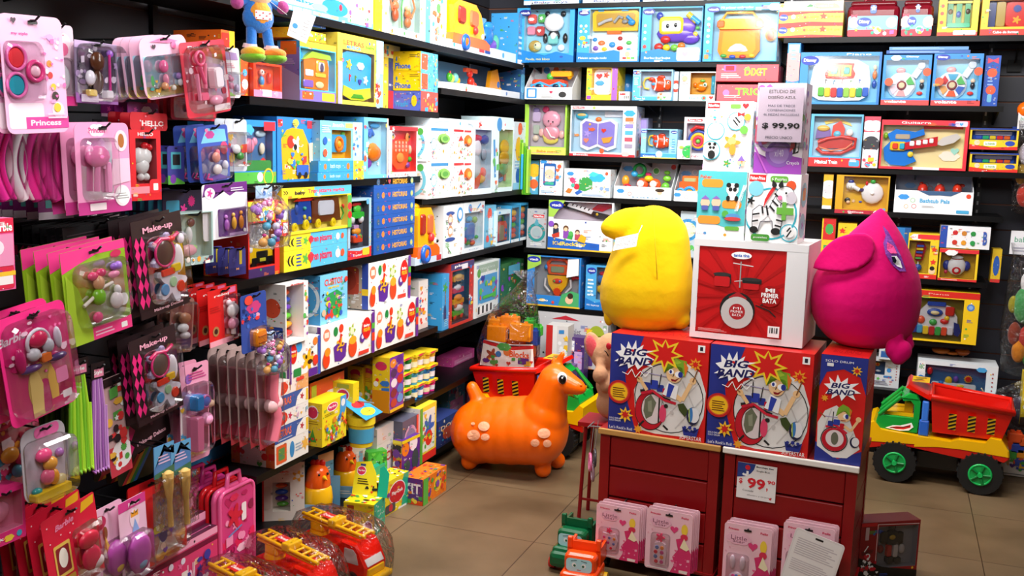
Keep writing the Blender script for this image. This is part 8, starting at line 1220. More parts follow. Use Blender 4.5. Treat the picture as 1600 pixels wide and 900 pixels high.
# ---- second row: wavy pink cases, hairdresser card, red boxes
def wavy(nm,W,H,col='f02c9c',col2='b81470'):
    m=MB(); m.mt=PLAS; pts=[(0,-.5+0.0,0)]; N=14; q=[]
    for i in range(N+1): t=i/N; q.append((-math.sin(t*PI)*W*.42,0,H*t))
    m.tube([(a,-.0,c) for a,_,c in q],[W*.17]*(N+1),col,8); m.tube([(a+W*.22,.008,c) for a,_,c in q],[W*.13]*(N+1),col2,8); m.tube([(a+W*.40,.0,c) for a,_,c in q],[W*.09]*(N+1),col,8); o=m.build(nm); 
    k=MB(); k.mt=CLEAR; k.slab(rrect(-W*.5,0,W*.62,H,W*.1),0,.02,.003,'fff',lambda a,b,c:Vector((a,-.016+c,b))); k.build('clear_sleeve',o); return o
for k,(px,c) in enumerate(((10,'f02c9c'),(40,'f8f0f4'),(62,'f02c9c'),(92,'f43ca4'),(114,'e82490'))):
    hang('hair_comb_case',px-26,px+14,196,312,-2.10-.0*k,2,.05,('pink','white','hot pink','bright pink','deep pink')[k]+' wavy case hanging %s from the left edge'%ORD[k].replace('frontmost','first'),'toy case','wavy hanging cases',mk=wavy,col=c,col2='a81468',hook=k in (1,3))
hang('small_accessory_card',60,115,298,342,-2.24,5,.045,'violet card edge under the wavy pink cases','toy card','violet card edges',col='8c2878',front='r 0 0 100 26 f0e0ec;R 20 40 80 80 4 58a8a8;c 70 60 14 c060a8',hook=False)
hang('hairdresser_card',119,203,192,333,-2.02,3,.045,'pink card with a toy hair dryer and comb','toy card','pink hairdresser cards',roll=-.03,col='f4a0cc',blister=(8,16,66,84,.03),rad=.02,front='r 0 0 100 14 c8388c;q cloud 40 92 9 fbe8f2;T 40 92 30 6 d83088 Princess;o 84 80 12 12 f8dce8;o 84 80 6 8 b06828;c 82 18 12 fbe8ee;c 82 18 9 fff;l 70 14 94 22 3 aaa;R 20 4 50 12 1 fbe8f0;P f8c8e0 60 30 66 60 98 60 98 34;C 1 1 fff 1 1 2 2'.replace(';C 1 1 fff 1 1 2 2',''),toy='@hair_dryer E 40 70 26 18 10 f47cb8;C 5 8 f490c4 40 60 34 14;E 20 74 10 14 8 f8a8d0 @comb B 70 10 84 60 2 8 f898cc;C 2.4 8 f8b8dc 60 86 60 50')
def redbox(nm,W,H,**k): return carton(nm,W,H,.06,**k)
hang('toy_box',204,252,203,313,-2.08,1,.1,'red rounded window box with a white heart cushion and a red bow','toy box',mk=redbox,col='d81424',win=(18,24,86,88),wcol='b03840',scol='b81020',front='r 0 10 60 20 f08898;R 60 10 94 30 6 e82030;T 50 94 50 5 fbe8e8 HELLO;R 72 14 88 24 1 f0e0e0',toy='@heart_cushion E 36 60 22 20 12 f4f4f4;E 64 60 22 20 12 f4f4f4;E 50 40 22 20 12 f4f4f4 @red_bow E 62 84 10 8 8 e81c28 12;E 82 80 9 8 8 e81c28 12;E 46 14 9 9 8 f4f4f4 8;E 72 14 9 9 8 f4f4f4 8')
hang('toy_card',204,262,176,204,-2.15,3,.04,'red card top with small white letters above the red window box','toy card','red card tops',col='c81828',front='T 60 40 60 30 fbe8e8 HELLO;b 4 10 96 90 8 8 3 f08090,8c1018,d8d8e0')
hang('pony_card',262,288,228,288,-2.16,2,.04,'dark blue card with a small black box picture','toy card','dark blue pony cards',col='3c3c8c',front='R 20 40 80 84 2 48a0b0;R 30 50 74 78 1 222;P 58a838 0 0 0 24 60 16 100 4 100 0;c 30 14 12 7838a0',hook=False)
hang('pony_card',308,356,196,284,-2.10,3,.045,'blue card with a small orange and white pony figure','toy card','blue pony cards',roll=-.08,col='3c58b8',blister=(8,4,92,64,.03),front='P 7cc8e8 10 70 30 96 90 92 94 70;q cloud 40 84 9 c84898;o 84 58 12 12 e84878;q heart 30 92 5 f080b0;P 6c48a8 4 4 60 14 96 4',toy='@pony_figure E 50 66 18 16 8 f0a090;E 60 80 10 10 6 f07888 3;E 48 66 4 5 3 302018 10;E 52 30 20 16 8 f8e8e4;E 84 40 12 14 8 e8e8f4;C 3 6 e8408c 20 20 10 6 30 2')
hang('pony_card',352,386,186,268,-2.14,2,.04,'clear hanging pack with small white and green figures','toy card',col='c8d0dc',blister=(6,10,94,76,.03),front='q bow 50 88 8 f4f4f4;b 6 10 94 70 14 8 4 58a848,e84838,c8a040,8858b0',toy='@small_figure E 40 50 18 14 8 f0f0f4;E 60 30 16 12 8 48a048')
hang('pony_set_card',317,387,286,372,-2.07,1,.03,'white and purple card with a window of three pony figures','toy card',roll=-.03,col='f4eef6',blister=(32,4,96,54,.03),front='P 6c2880 0 78 6 100 100 100 100 80 80 86 60 76 44 88 24 74 10 84;o 16 84 11 10 f4e8f4;q flower 16 84 8 e83c98;R 32 4 96 54 3 5c2878;l 62 84 92 92 2 e8d8f0;R 56 2 96 8 1 b090c0',toy='@pony_figure E 24 40 12 22 8 b060c0;E 50 44 12 24 8 f0b030;E 76 44 12 26 8 f09028;E 50 74 8 8 6 f8c858 4;E 78 78 8 8 6 f8a840 4;E 24 70 8 8 6 d088d8 4;E 90 12 8 8 4 f0f0f4')
hang('toy_card',255,318,298,345,-2.26,6,.035,'dark strip card with teal and magenta shapes below the red box','toy card','teal and magenta strip cards',col='2c2848',front='R 8 10 40 70 6 48a8c8;q burst 70 64 20 d82880;q flower 50 40 18 e83c98;r 0 0 100 12 8c3090')
hang('tea_set_pack',272,334,332,414,-2.06,1,.1,'clear box with a pink cake toy and a white figure','toy pack',mk=redbox,col='9cb8b4',win=(4,14,96,98),wcol='a8c0bc',scol='98b0ac',front='b 2 0 98 14 14 6 5 e8a030,c83838,f0e8e0,3a2a50;k 44 8 7 e8e8f0',toy='@cake_toy E 46 16 30 14 12 f0a8c0;E 60 20 14 8 8 a8d890 10;E 52 50 10 20 8 e8e8ee;E 60 78 12 10 6 6c2848;E 20 76 14 12 4 88c878 2')
hang('pony_card',358,384,388,430,-2.16,3,.05,'dark blue card bottom with small orange logos','toy card','dark blue card bottoms',col='3c3c88',front='r 0 0 100 30 2c2c70;q bow 50 24 8 e8a060;R 60 40 76 96 1 c8b030;q flower 30 60 12 5858a8')
hang('pony_bag',392,436,292,384,-2.02,1,.05,'clear bag of small pink and violet pony figures','bag of toys',mk=lambda nm,W,H,**k: ponybag(nm,W,H)) if False else None
def ponybag(nm,W,H,**k):
    R_=random.Random(11); m=MB(); m.box(-W*.25,0,H*.8,W*.25,.002,H,'a8c8e8'); art(m,Fr((-W*.25,0,H*.8),(1,0,0),(0,0,1),W*.5,H*.2),'q cloud 50 60 30 e8f0f8;c 50 40 20 4878c0'); o=m.build(nm)
    for i in range(16):
        q=MB(); q.mt=PLAS; r=W*R_.uniform(.07,.12); c=R_.choice(['e878b0','b070d0','f0a0c8','8858b8','f0b060','d8d0e8','58a8c8']); x=R_.uniform(-.38,.38)*W; z=R_.uniform(.06,.74)*H; y=-.02+R_.uniform(-.01,.01); q.ell((x,y,z),(r,r*.7,r*.8),c,None,8,6); q.ell((x+r*.8,y,z+r*.8),(r*.5,r*.5,r*.5),c,None,8,6); q.ell((x+r*.4,y,z+r*1.2),(r*.4,r*.4,r*.3),R_.choice(['f8e0f0','c83888','f0d040']),None,8,6); q.build('pony_figure',o)
    q=MB(); q.mt=BAG; n=12; vs=[]
    for f,z in ((.2,0),(.9,.04),(1.05,.3),(1,.6),(.7,.8),(.4,.86),(.7,1)):
        for i in range(n): t=2*PI*i/n; kk=1+R_.uniform(-.1,.1); vs.append((W*.52*math.cos(t)*f*kk,-.02+W*.3*math.sin(t)*f*kk,z*H))
    q.add(vs,[(j*n+i,j*n+(i+1)%n,(j+1)*n+(i+1)%n,(j+1)*n+i) for j in range(6) for i in range(n)],'fff',True); q.build('clear_bag',o); return o
hang('pony_bag',388,438,290,388,-2.04,1,.05,'clear bag of small pink and violet pony figures beside the yellow jeep box','bag of toys',mk=ponybag)
hang('candy_pack',398,438,520,582,-2.05,1,.05,'small clear pack of pink and white figures below the fruit boxes','bag of toys',mk=ponybag)
# ---- third row
def bottle(nm,W,H,**k):
    o=carton(nm,W,H,W*.8,**k); return o
hang('doll_box',-30,23,342,455,-1.92,1,.1,'tall pink doll box with white letters, cut by the left edge','doll box',mk=bottle,col='f0609c',front='r 0 80 100 100 e0284c;T 66 88 60 12 fff Barbie;R 10 2 96 34 4 d82848;R 50 8 92 20 1 f0e8e8;r 0 20 100 26 f0c030;c 80 66 8 c82858;R 10 34 96 78 2 e890b8;c 50 60 10 f8e0ec',hook=False)
ARG='r 0 82 100 100 2c1c20;'+''.join('P e8287c %d %d %d %d %d %d %d %d;'%(x,y,x+5,y+8,x+10,y,x+5,y-8) for x in (2,12) for y in (18,34,50,66,76))+'r 0 0 100 8 241418;T 50 88 60 8 f0a8c0 Make-up;T 56 5 60 4 f4c0d0 Make-up Deluxe'
hang('makeup_card',206,284,338,490,-2.03,3,.04,'black and pink diamond card with a mirror make-up set, upper','make-up card','black diamond make-up cards',roll=-.12,col='241418',blister=(24,10,98,80,.03),rad=.003,front=ARG,
 toy='@mirror_case S flower 44 74 30 0 5 c8b8e0;E 40 74 20 20 4 4a2c30 5;G 40 74 20 2 6 e83080;E 78 60 12 22 4 f4f0f8 @palette S flower 54 26 32 0 6 ece8f4;B 24 40 60 50 6 9 f04028;B 52 42 78 54 6 9 f0d020;D 30 20 9 6 8 48a0d8;D 74 18 9 6 8 e84830;D 54 28 8 6 8 b0e0b0;C 3 6 e0286c 12 90 30 96 60 92 80 98 @red_bow E 60 92 8 5 4 d81c2c 6;E 90 88 7 8 4 e8e0f0 4')
hang('makeup_card',100,214,346,395,-2.14,8,.028,'black topped card with pink diamonds behind the flower mirror set','make-up card','black card tops',roll=-.08,col='181014',front='r 0 40 100 100 121014;'+''.join('P d02070 %d 20 %d 40 %d 20 %d 0;'%(x,x+6,x+12,x+6) for x in range(0,96,13))+'R 84 60 98 96 1 d8c0c8;l 4 60 80 80 2 3a2c34',rad=.002)
hang('doll_card',97,197,384,530,-2.0,4,.045,'lime green and pink card with a doll in a green dress','doll card','lime green doll cards',roll=-.10,col='8cb020',blister=(14,16,94,84,.03),rad=.004,front='P f03c8c 0 78 0 100 100 100 100 90 60 92 24 84;r 36 0 100 14 f03c84;l 40 3 70 10 2 f8c0d8;R 82 3 92 9 1 f4f0f0;c 90 34 7 f4f0f0;o 84 86 9 4 c82858;P a0c030 0 0 36 0 36 16 20 60 4 76',
 toy='@doll_figure E 40 44 13 14 8 78c828;E 42 66 10 12 8 e8b088;E 34 78 10 7 6 e83c78;E 50 80 10 7 6 d82c6c;C 3 6 f0e8e0 46 56 70 60;C 3 6 f0e8e0 32 46 10 36 @pink_hat E 76 72 12 6 5 f898c0;E 78 84 8 6 5 9060c8;E 86 84 8 7 5 a878d8 @small_dress E 76 30 14 14 6 f4e8ee;E 80 46 7 8 5 f4f0f4;E 36 12 10 9 5 f048 '.replace('f048 ','f04888'))
hang('toy_card',325,371,450,537,-2.10,4,.045,'bright red card with a small white and pink toy watch','toy card','bright red cards',roll=-.05,col='d81c1c',blister=(50,6,96,86,.025),rad=.003,front='T 46 88 50 6 f8e0e0 reloj;R 70 88 94 98 1 e870a0;c 22 26 9 a87848;c 22 26 5 3a2018;r 0 0 80 10 f0a0b0;l 6 60 40 72 3 b81414',toy='@toy_watch E 50 64 20 16 8 f6f0f2;E 50 34 18 14 8 f4a0c0;E 30 82 9 7 5 f4e0e8;E 60 84 10 6 5 e83040;C 6 6 f4e8ee 50 84 50 10')
hang('toy_pack',268,305,466,550,-2.10,2,.05,'brown clear pack with tiny white toys by the red cards','toy pack','brown animal packs',roll=.10,col='8c6058',blister=(6,6,94,94,.03),front='R 10 10 90 90 3 785048;l 20 10 80 30 3 c8a098',toy='@small_figure E 50 66 18 12 8 b07858;E 44 46 16 10 8 e8e8ec;E 56 30 14 8 8 d8d0d4')
hang('toy_card',376,416,458,548,-2.06,1,.05,'blue card with an orange toy, left of the coloured rings','toy card',roll=-.04,col='2c4898',blister=(30,2,96,40,.03),front='q cloud 50 76 14 c83c78;q fish 60 60 10 e8a0b8;b 4 40 96 96 14 5 4 3c68c0,e03838,1c2c68;o 30 90 16 8 e84838',toy='@orange_toy B 20 10 84 86 0 20 f08c18;C 4 22 d87010 30 30 76 30;C 4 22 d87010 30 60 76 60')
hang('stacked_ring_pack',396,440,446,520,-2.10,1,.05,'clear pack with violet and red discs in front of the rings box','toy pack',col='b8a8c8',blister=(6,6,94,90,.03),front='b 6 6 94 94 18 8 4 8858b0,c83858,d8d0e0,48a0a8') if False else None
# ---- fourth row
hang('doll_accessory_pack',-4,104,484,655,-1.93,2,.06,'large hot pink pack with blond hair and doll accessories','doll card','hot pink doll packs',roll=-.14,col='f02c84',blister=(4,6,96,94,.035),rad=.02,front='U 20 80 40 8 fbe0ee Barbie;o 52 26 22 25 f0c868;o 54 18 12 16 e82c84;P f4d480 32 6 34 40 44 50 52 30 48 4;P e8b858 62 6 60 34 66 48 74 30 72 6;r 60 6 96 12 c82060;R 78 8 92 15 1 f4e8ee;R 72 24 90 38 2 f088b8;b 6 40 96 90 20 3 5 f878b8,c81468,fbd0e4;q heart 50 94 4 222',toy='@doll_accessory E 50 76 12 9 5 e02860;G 50 72 14 2 4 d8d0dc;E 40 62 8 7 5 d8d8e0;E 64 66 7 8 5 c8c8d4;B 50 50 66 60 2 7 f07830;E 34 48 14 4 4 5c3878;E 78 50 12 4 4 4c3068;E 82 70 4 12 4 d8d0e0;E 20 60 6 14 4 c81c6c')
def cords(nm,W,H,col='7cc030',col2='a8d838',tagc='e888a8',**k):
    m=MB(); m.mt=PLAS
    for i in range(6):
        x=-W*.4+W*.8*i/5; m.tube([(x*.5,0,H*.97),(x*.85,-.004,H*.6),(x,.0,H*.25),(x*1.05,.0,H*.06),(x+.006,-.004,0.01),(x+.012,.002,H*.06),(x+.010,.002,H*.6)],W*.055,(col,col2)[i%2],6)
    o=m.build(nm); q=MB(); q.box(-W*.4,-.006,H*.86,W*.4,-.003,H*1.0,'1c1418'); art(q,Fr((-W*.4,-.006,H*.86),(1,0,0),(0,0,1),W*.8,H*.14),'r 20 10 90 60 %s;T 50 36 60 30 fff Style'%tagc); q.build('header_card',o); return o
hang('lace_pack',103,142,560,745,-2.07,1,.04,'bundle of lime green cords with a black header','laces',mk=cords)
hang('lace_pack',140,166,566,742,-2.09,1,.04,'bundle of violet cords beside the lime green ones','laces',mk=cords,col='a868b8',col2='c890d0')
hang('lace_pack',90,140,560,720,-2.24,3,.06,'dark green cords hanging deeper behind the lime ones','laces','dark cords behind the lime ones',mk=cords,col='2c3c14',col2='3c5018',tagc='8c3848')
hang('toy_card',160,194,588,745,-2.10,2,.04,'narrow card with black and white pictures beside the violet cords','toy card','narrow picture cards',roll=-.1,col='c8a0a0',front='r 0 0 100 30 c83c4c;c 60 20 14 f0e8e8;b 4 4 96 96 30 5 7 f0f0f0,2c2024,e8b040,d83838,58a048;r 0 92 100 100 241418')
hang('makeup_card',203,275,520,655,-2.05,3,.04,'black and pink diamond card with a mirror make-up set, lower','make-up card','black diamond make-up cards, lower',roll=-.12,col='241418',blister=(24,10,98,80,.03),rad=.003,front=ARG,
 toy='@mirror_case S flower 44 74 30 0 5 b8a8d0;E 40 74 20 20 4 5a5048 5;G 40 74 20 2 6 e83080;E 78 60 12 22 4 e8e4ec @palette S flower 54 26 32 0 6 dcd8e8;B 24 40 60 50 6 9 f04028;B 52 42 78 54 6 9 f0c020;D 30 20 9 6 8 48a0d8;D 74 18 9 6 8 e84830;D 54 28 8 6 8 a0d0a0;C 3 6 e0286c 12 90 30 96 60 92 80 98')
hang('makeup_card',185,262,640,702,-2.12,3,.04,'third black make-up card below with pale letters','make-up card','black make-up card bottoms',roll=-.16,col='1c1014',front='T 60 20 60 14 f0b8c8 Make-up Deluxe;E 1 1 .1 .1 .1 fff;P c82068 4 20 14 40 24 20 14 0;P c82068 10 60 20 80 30 60 20 40;q flower 60 70 22 4c2c38'.replace('E 1 1 .1 .1 .1 fff;',''),hook=False)
hang('hair_clip_card',282,327,568,720,-2.08,2,.045,'pink card with a blue toy camera and a pink tube','toy card','pink camera cards',col='e89ab8',blister=(6,8,96,80,.03),front='o 30 86 12 5 8a58a8;r 0 0 20 60 f4e8ec;b 4 10 18 60 6 3 4 48a8d8,f0c030;l 30 84 90 92 3 c84888',toy='@toy_camera B 30 62 60 84 0 12 2c90d8;E 74 72 12 10 6 5878d0;E 92 66 10 6 6 f0c8a8;G 74 72 8 2 8 c86aa8 @pink_tube B 30 4 56 54 0 12 f48ab4;E 76 46 12 10 8 f0a0c8')
hang('clear_toy_pack',400,432,548,698,-2.07,6,.042,'tall rounded clear pack with a pink inner shape','toy pack','tall clear pink packs',roll=-.06,col='c0a4a0',blister=(4,4,96,92,.03),rad=.03,front='r 0 0 100 22 d8485c;R 12 24 88 86 6 a88c88;P e89aa0 20 4 40 24 30 60 50 80 80 60 70 20 90 4',toy='@pink_shape C 7 8 e8788c 30 4 60 30 40 60 50 84;C 5 8 f4e4e4 60 50 70 70;E 50 46 16 10 8 f0c0c4')
# ---- fifth row
hang('figure_pack',34,103,664,778,-1.96,1,.05,'clear rounded pack with a pink haired figure on a yellow base','toy pack',roll=-.04,col='b8b0b8',blister=(3,3,97,84,.05),rad=.03,front='q cloud 60 92 9 f070b0;R 30 84 86 99 6 e868a8;P e8c830 4 4 96 20 96 10 60 4;R 6 6 94 82 8 c8bcc8',toy='@figure E 40 72 16 12 8 f8508c;E 54 54 14 12 8 f0a840;E 46 34 14 14 8 f06890;E 60 30 10 14 8 f0a030 @figure_base B 6 0 94 14 0 16 e8c020;E 20 16 10 6 6 30a0a0;E 76 20 14 10 6 d8c890;E 80 66 8 8 6 a868b0')
hang('toy_card',-24,60,640,770,-2.06,3,.05,'crimson card with orange and blue small toys at the left edge','toy card','crimson toy cards',roll=-.1,col='c81840',blister=(10,10,90,80,.03),front='b 4 6 96 92 40 6 4 f0a030,3ca0c0,f4e0e8,8c1030,e83c78;q heart 40 90 6 f4a0c0',toy='@small_toy E 30 56 18 14 8 f0a030;E 60 40 16 12 8 f04c8c;E 44 24 12 12 8 58a8c0;E 74 66 10 10 8 f8e0e0')
hang('toy_box',-30,40,768,852,-2.0,1,.1,'magenta window box with a pink cushion shape at the left edge','toy box',mk=redbox,col='d82878',win=(6,24,94,92),wcol='e880a8',scol='b81c60',front='q cloud 60 10 8 f0d040;T 30 12 40 8 fff pink;c 84 12 6 3ca0c0',toy='@cushion E 50 50 40 30 12 f490b8;E 40 40 20 12 14 d86a50 4')
hang('doll_card',66,150,792,925,-1.97,4,.05,'red card with pale dots and a doll picture panel','doll card','red dotted doll cards',roll=-.14,col='dc1c3c',blister=(50,6,96,70,.03),rad=.006,front='P e8b020 70 84 74 96 98 98 96 88;U 40 84 34 7 f490b8 Barbie;R 14 24 44 64 2 e8c058;R 17 28 41 60 2 8c1c28;o 29 46 8 12 f4ece0;R 22 4 46 22 2 c89838;'+';'.join('c %d %d 1 f8c8d0'%(x,y) for x,y in ((10,70),(54,78),(60,90),(30,74),(46,70),(8,90),(54,60),(60,52),(48,14),(12,14))),toy='@doll_dress E 50 70 24 16 8 e8284c;E 50 34 22 24 8 f02c5c;E 70 20 16 12 8 f8e8ec')
hang('toy_phone_card',186,228,778,905,-2.0,1,.04,'pale pink card with a violet oval toy phone, right one of two','toy card','oval toy phone cards',roll=-.06,col='f0c0d8',blister=(8,4,94,58,.035),front='r 0 88 100 100 d83c8c;T 56 93 40 5 fbe0ee Princess;o 56 74 18 12 f8dce8;q crown 56 80 6 f0a030;P 8aa8e0 44 58 56 74 70 58',toy='@toy_phone E 50 52 36 48 12 c858b8;E 50 52 28 40 14 e080c8 4;E 50 30 16 14 6 8ab0d8 16;E 50 74 12 9 4 f0d8ec 14')
hang('toy_phone_card',143,192,790,912,-2.02,1,.04,'pale pink card with a violet oval toy phone, left one of two','toy card','oval toy phone cards',roll=-.06,col='f0b8d4',blister=(24,4,98,54,.035),front='o 26 82 20 9 c0305c;R 14 80 34 90 1 f4ecec;q leaf 40 66 9 8c5028;P f0c850 30 40 40 62 54 44;r 0 0 16 70 f8dce8',toy='@toy_phone E 50 52 36 48 12 c050b0;E 50 52 28 40 14 d878c4 4;E 50 30 16 14 6 f0c858 16;E 50 74 12 9 4 f0d8ec 14')
hang('clear_toy_pack',26,60,812,930,-2.1,2,.05,'dim clear pack with a long red shape, lower left edge','toy pack','dim clear packs',col='a07078',blister=(6,4,94,94,.03),front='R 20 80 60 90 1 e8e0e0;P c82c48 40 4 44 60 60 60 64 4',toy='@red_shape C 8 8 d83c58 50 6 46 60')
def spoon(nm,W,H,**k):
    m=MB(); m.box(-W*.5,0,H*.62,W*.5,.002,H,'4a78b0'); art(m,Fr((-W*.5,0,H*.62),(1,0,0),(0,0,1),W,H*.38),'P 5c9cc8 0 30 50 100 100 60 100 100 0 100;P 3c6c50 0 0 100 0 100 26 0 14;l 20 40 80 70 3 d8b8d8'); o=m.build(nm)
    q=MB(); q.mt=MATTE; q.tube([(0,-.012,H*.66),(0,-.014,H*.5),(W*.06,-.012,H*.3),(W*.1,-.012,.0)],[W*.20,W*.17,W*.09,W*.10],'dcae5c',10); q.ell((0,-.012,H*.62),(W*.24,.012,H*.07),'e0b464'); q.build('wooden_handle',o)
    q=MB(); q.mt=BAG; q.slab([(-W*.5,0),(W*.5,0),(W*.5,H*.62),(-W*.5,H*.62)],0,.03,.006,'fff',lambda a,b,c:Vector((a,-c,b))); q.build('clear_bag',o); return o
hang('skipping_rope_pack',242,273,694,822,-2.0,1,.05,'pack with a pale wooden skipping rope handle and blue header, left one','skipping rope',mk=spoon)
hang('skipping_rope_pack',268,299,690,818,-2.0,1,.05,'pack with a pale wooden skipping rope handle and blue header, right one','skipping rope',mk=spoon)
hang('toy_bag_card',222,292,752,872,-2.13,2,.05,'red shiny bag with a violet and white bird picture','toy bag','red shiny bags',col='c0141c',blister=(8,6,96,90,.03),front='q heart 50 70 14 6c8cb0;o 60 46 30 20 6c3c98;P f4e0d8 30 10 40 30 70 24 80 10;b 30 10 96 80 16 6 4 7840a8,f0d0c0,3c2c70,d8c840;r 0 0 24 100 d81c20')
hang('picture_box',293,366,702,832,-2.42,1,.1,'large dark blue and green picture box behind the skipping ropes','toy box',mk=redbox,col='24486c',front='P 3c88c0 0 60 0 100 100 100 100 70 60 60;P 48603c 0 0 100 0 100 30 60 24 30 34 0 20;P 8a9098 20 34 30 60 70 58 96 64 96 40;c 30 80 9 d84838;c 14 60 7 e86858;T 60 84 40 8 c82c38 Xmas;q flower 84 76 12 a83838;b 4 4 96 50 24 4 7 c83838,e8e0e0,2c4c2c,d8a838;q cloud 50 46 12 98a098',hook=False)
hang('toy_card',185,240,705,750,-2.22,3,.05,'dark card with a rainbow stripe, deep between cords and ropes','toy card','dark rainbow cards',col='2c3420',front='P c83838 10 0 60 100 70 100 20 0;P e8a030 20 0 70 100 80 100 30 0;P 48a048 30 0 80 100 90 100 40 0;P 3878c0 40 0 90 100 100 100 50 0')
# pink carry cases on the shelf base, long pink boxes in front
def case(px,py,w,lab,c='f03c98',c2='c81c74'):
    p=pln(px,py,0,-2.14)
    return p
for k in range(4):
    X=-2.165-.055*(3-k) ; y0=2.925; root=empty('carry_case',(X,y0,.0915),PI/2); c=('f0409c','f0409c','e81c28','f0609c')[k]; tag(root,'%s clear toy carry case, %s from the left of the four'%(('pink','pink','red','pale pink')[k],('first','second','third','last')[k]),'carry case','four carry cases on the shelf base')
    W,H=.20,.34; m=MB(); m.mt=PLAS; pts=rrect(-W/2,0,W/2,H,.03); m.tube([(a,.02,b) for a,b in pts+[pts[0]]],.011,c,8); m.tube([(a,-.004,b) for a,b in pts+[pts[0]]],.008,c,8); m.build('case_rim',root)
    m=MB(); m.mt=CLEAR if k<3 else PRINT; m.slab(rrect(-W/2,0,W/2,H,.03),0,.03,.004,'fff' if k<3 else 'd83c80',lambda a,b,c_:Vector((a,.024-c_,b))); F=Fr((-W/2,-.0062,0),(1,0,0),(0,0,1),W,H)
    m.mt=PRINT
    if k==3: art(m,F,'b 6 6 94 94 30 7 4 e8285c,f898c0,c01c60,f8c8dc,8c1848;R 60 60 74 80 2 f4e8ec;q flower 40 70 14 d81c3c;w 2 6888c8 20 50 60 56')
    m.build('case_panel',root); m=MB(); m.mt=PLAS; m.tube([(-W*.2,.01,H),(-W*.16,.01,H+.05),(W*.16,.01,H+.05),(W*.2,.01,H)],.009,c,8); m.build('handle',root)
    m=MB(); m.mt=PLAS; m.ell((0,.008,H*.4),(W*.3,.008,H*.25),('f890c0','d82c74','c80c18','f8a8c8')[k]); m.build('content',root)
m=MB(); m.mt=PLAS; m.ell((0,0,.07),(.055,.05,.07),'e82c24'); m.ell((0,0,.135),(.03,.03,.02),'d81c18'); o=m.build('toy_apple'); p=pln(394,725,0,-2.24); o.location=(-2.36,3.18,.0915); o.scale=(1,1,1); tag(o,'round shiny red toy behind the carry cases on the shelf base','toy')
for k in range(4):
    X=-2.305+.0505*k; y0,y1=2.30,2.80; H=(.37,.33,.285,.24)[k]; o=carton('long_doll_box',y1-y0,H,.048,('8c1840','d02c64','a02050','d83c70')[k],'r 0 90 100 100 f0a0c0;r 0 80 100 88 701038;T 70 50 10 30 f4d0e0 doll;b 2 6 98 76 40 7 %d e8e0f0,f06aa0,3c3c98,f0c0a0;R 60 20 66 60 2 f0e4dc'%k,top='r 0 0 100 100 4c1c34;w 6 e0609c 2 50 98 50;b 2 10 98 90 12 10 %d e8a0c0,e0d0e0,702048;R 70 30 76 70 2 f0e8e4'%(k+3)); o.location=(X,(y0+y1)/2,.0908); o.rotation_euler=(0,0,PI/2); tag(o,'long narrow crimson box on the shelf base, %s of four from the wall'%('first','second','third','last')[k],'doll box','long crimson boxes on the shelf base')
p=pln(24,884,0,-1.85); o=carton('toy_box',.07,p.z-.06,.06,'d8607c','r 0 90 100 100 f8d8e4;b 5 5 95 85 14 6 3 e83c78,fff,f0c030'); o.location=(-1.85,p.y,.0006); o.rotation_euler=(0,0,PI/2+.2); tag(o,'pale pink carton poking up in the bottom left corner','toy box')
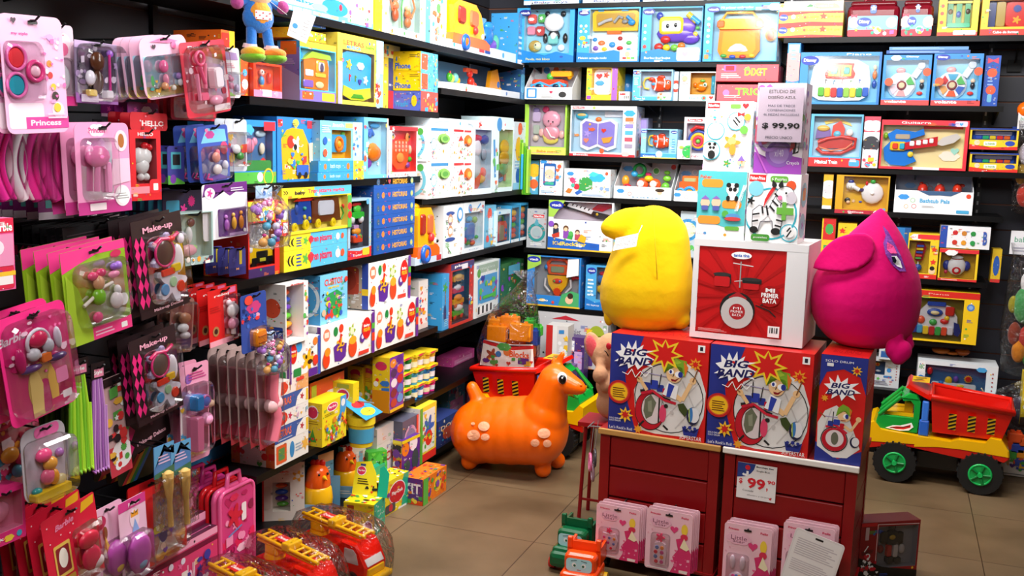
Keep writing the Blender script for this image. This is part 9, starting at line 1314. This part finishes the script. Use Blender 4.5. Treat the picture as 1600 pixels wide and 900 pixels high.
# ---------------------------------------------------------------- rag doll hanging from the top shelf
Xd=-2.02; p=pln(404,95,0,Xd); root=empty('rag_doll',p,PI/2-.5); tag(root,'hanging rag doll with blue trousers, checked bib and big green and orange shoes','rag doll'); z0=0
def rz_(py): return solve(p,(0,0,1),py=py)
m=MB(); m.mt=FAB; s_=1/500
for sx in (-.025,.03): m.tube([(sx,0,rz_(45)),(sx*1.1,-.005,rz_(62)),(sx*1.2,-.01,rz_(76))],.017,'2070c8',10)
m.ell((0,0,rz_(28)),(.055,.035,.05),'2878d0'); m.ell((0,0,rz_(14)),(.05,.03,.04),'2878d0'); m.build('body',root)
m=MB(); m.mt=FAB; F=Fr((-.032,-.0385,rz_(33)),(1,0,0),(0,0,1),.066,rz_(12)-rz_(33)); m.ell((0,-.012,rz_(22)),(.04,.028,.045),'f0a030'); art(m,F,'R 4 4 96 70 8 f4e8e8;'+''.join('r %d %d %d %d e02c3c;'%(6+i*18,8+j*20,14+i*18,18+j*20) for i in range(5) for j in range(3) if (i+j)%2==0)); m.build('bib',root)
for i,sx in enumerate((-.035,.042)):
    m=MB(); m.mt=FAB; m.ell((sx,-.03,rz_(84)),(.036,.055,.020),('f0b820','f08828')[i]); q=m.build('shoe',root); m=MB(); m.mt=FAB; m.ell((sx,-.03,rz_(91)),(.038,.058,.018),'7cc020'); m.build('sole',q); m=MB(); m.mt=FAB; m.cone((sx,-.01,rz_(76)),(sx,-.012,rz_(70)),.026,.022,'f4d0d4',12); m.build('sock',q)
for sx in (-.075,.08):
    m=MB(); m.mt=FAB; m.tube([(sx*.5,0,rz_(2)),(sx,-.005,rz_(8))],.014,'2070c8',8); m.ell((sx*1.05,-.01,rz_(8)),(.022,.02,.022),'b04088'); m.build('arm',root)
m=MB(); m.mt=FAB; m.ell((0,0,rz_(-14)),(.05,.045,.055),'f0c8a0'); m.ell((0,.0,rz_(-24)),(.055,.05,.03),'e06a20'); m.build('head',root)
m=MB(); F=Fr((.09,-.03,rz_(52)),Vector((.85,.0,-.25)).normalized(),Vector((.25,0,.85)).normalized(),.085,.10); F.N=Vector((0,-1,0)); m.slab([(0,0),(.075,0),(.085,.10),(0,.095)],0,.002,0,'f4f2f4',lambda a,b,c:F.o+F.U*a+F.V*b+Vector((0,c,0))); art(m,F,'R 6 20 40 80 2 e8eef0;o 22 40 12 9 3a90c8;l 14 60 40 76 3 c0c8d0;l 56 14 90 84 6 d8dce0',.0012); m.tube([(.09,-.03,rz_(20)),(.03,-.02,rz_(0))],.001,'ccc',4); m.build('paper_tag',root)
m=MB(); m.mt=SHM; m.tube([(XL-.0,p.y,ZL['a0']-.02),(Xd,p.y,ZL['a0']-.01)],.004,'222',6); m.tube([(Xd,p.y,ZL['a0']-.01),(Xd,p.y,p.z+rz_(-20))],.002,'555',5); o=m.build('display_hook'); tag(o,'hook at the top shelf edge carrying the rag doll','hook')

for _o in bpy.data.objects:
    if '_top' in _o: del _o['_top']
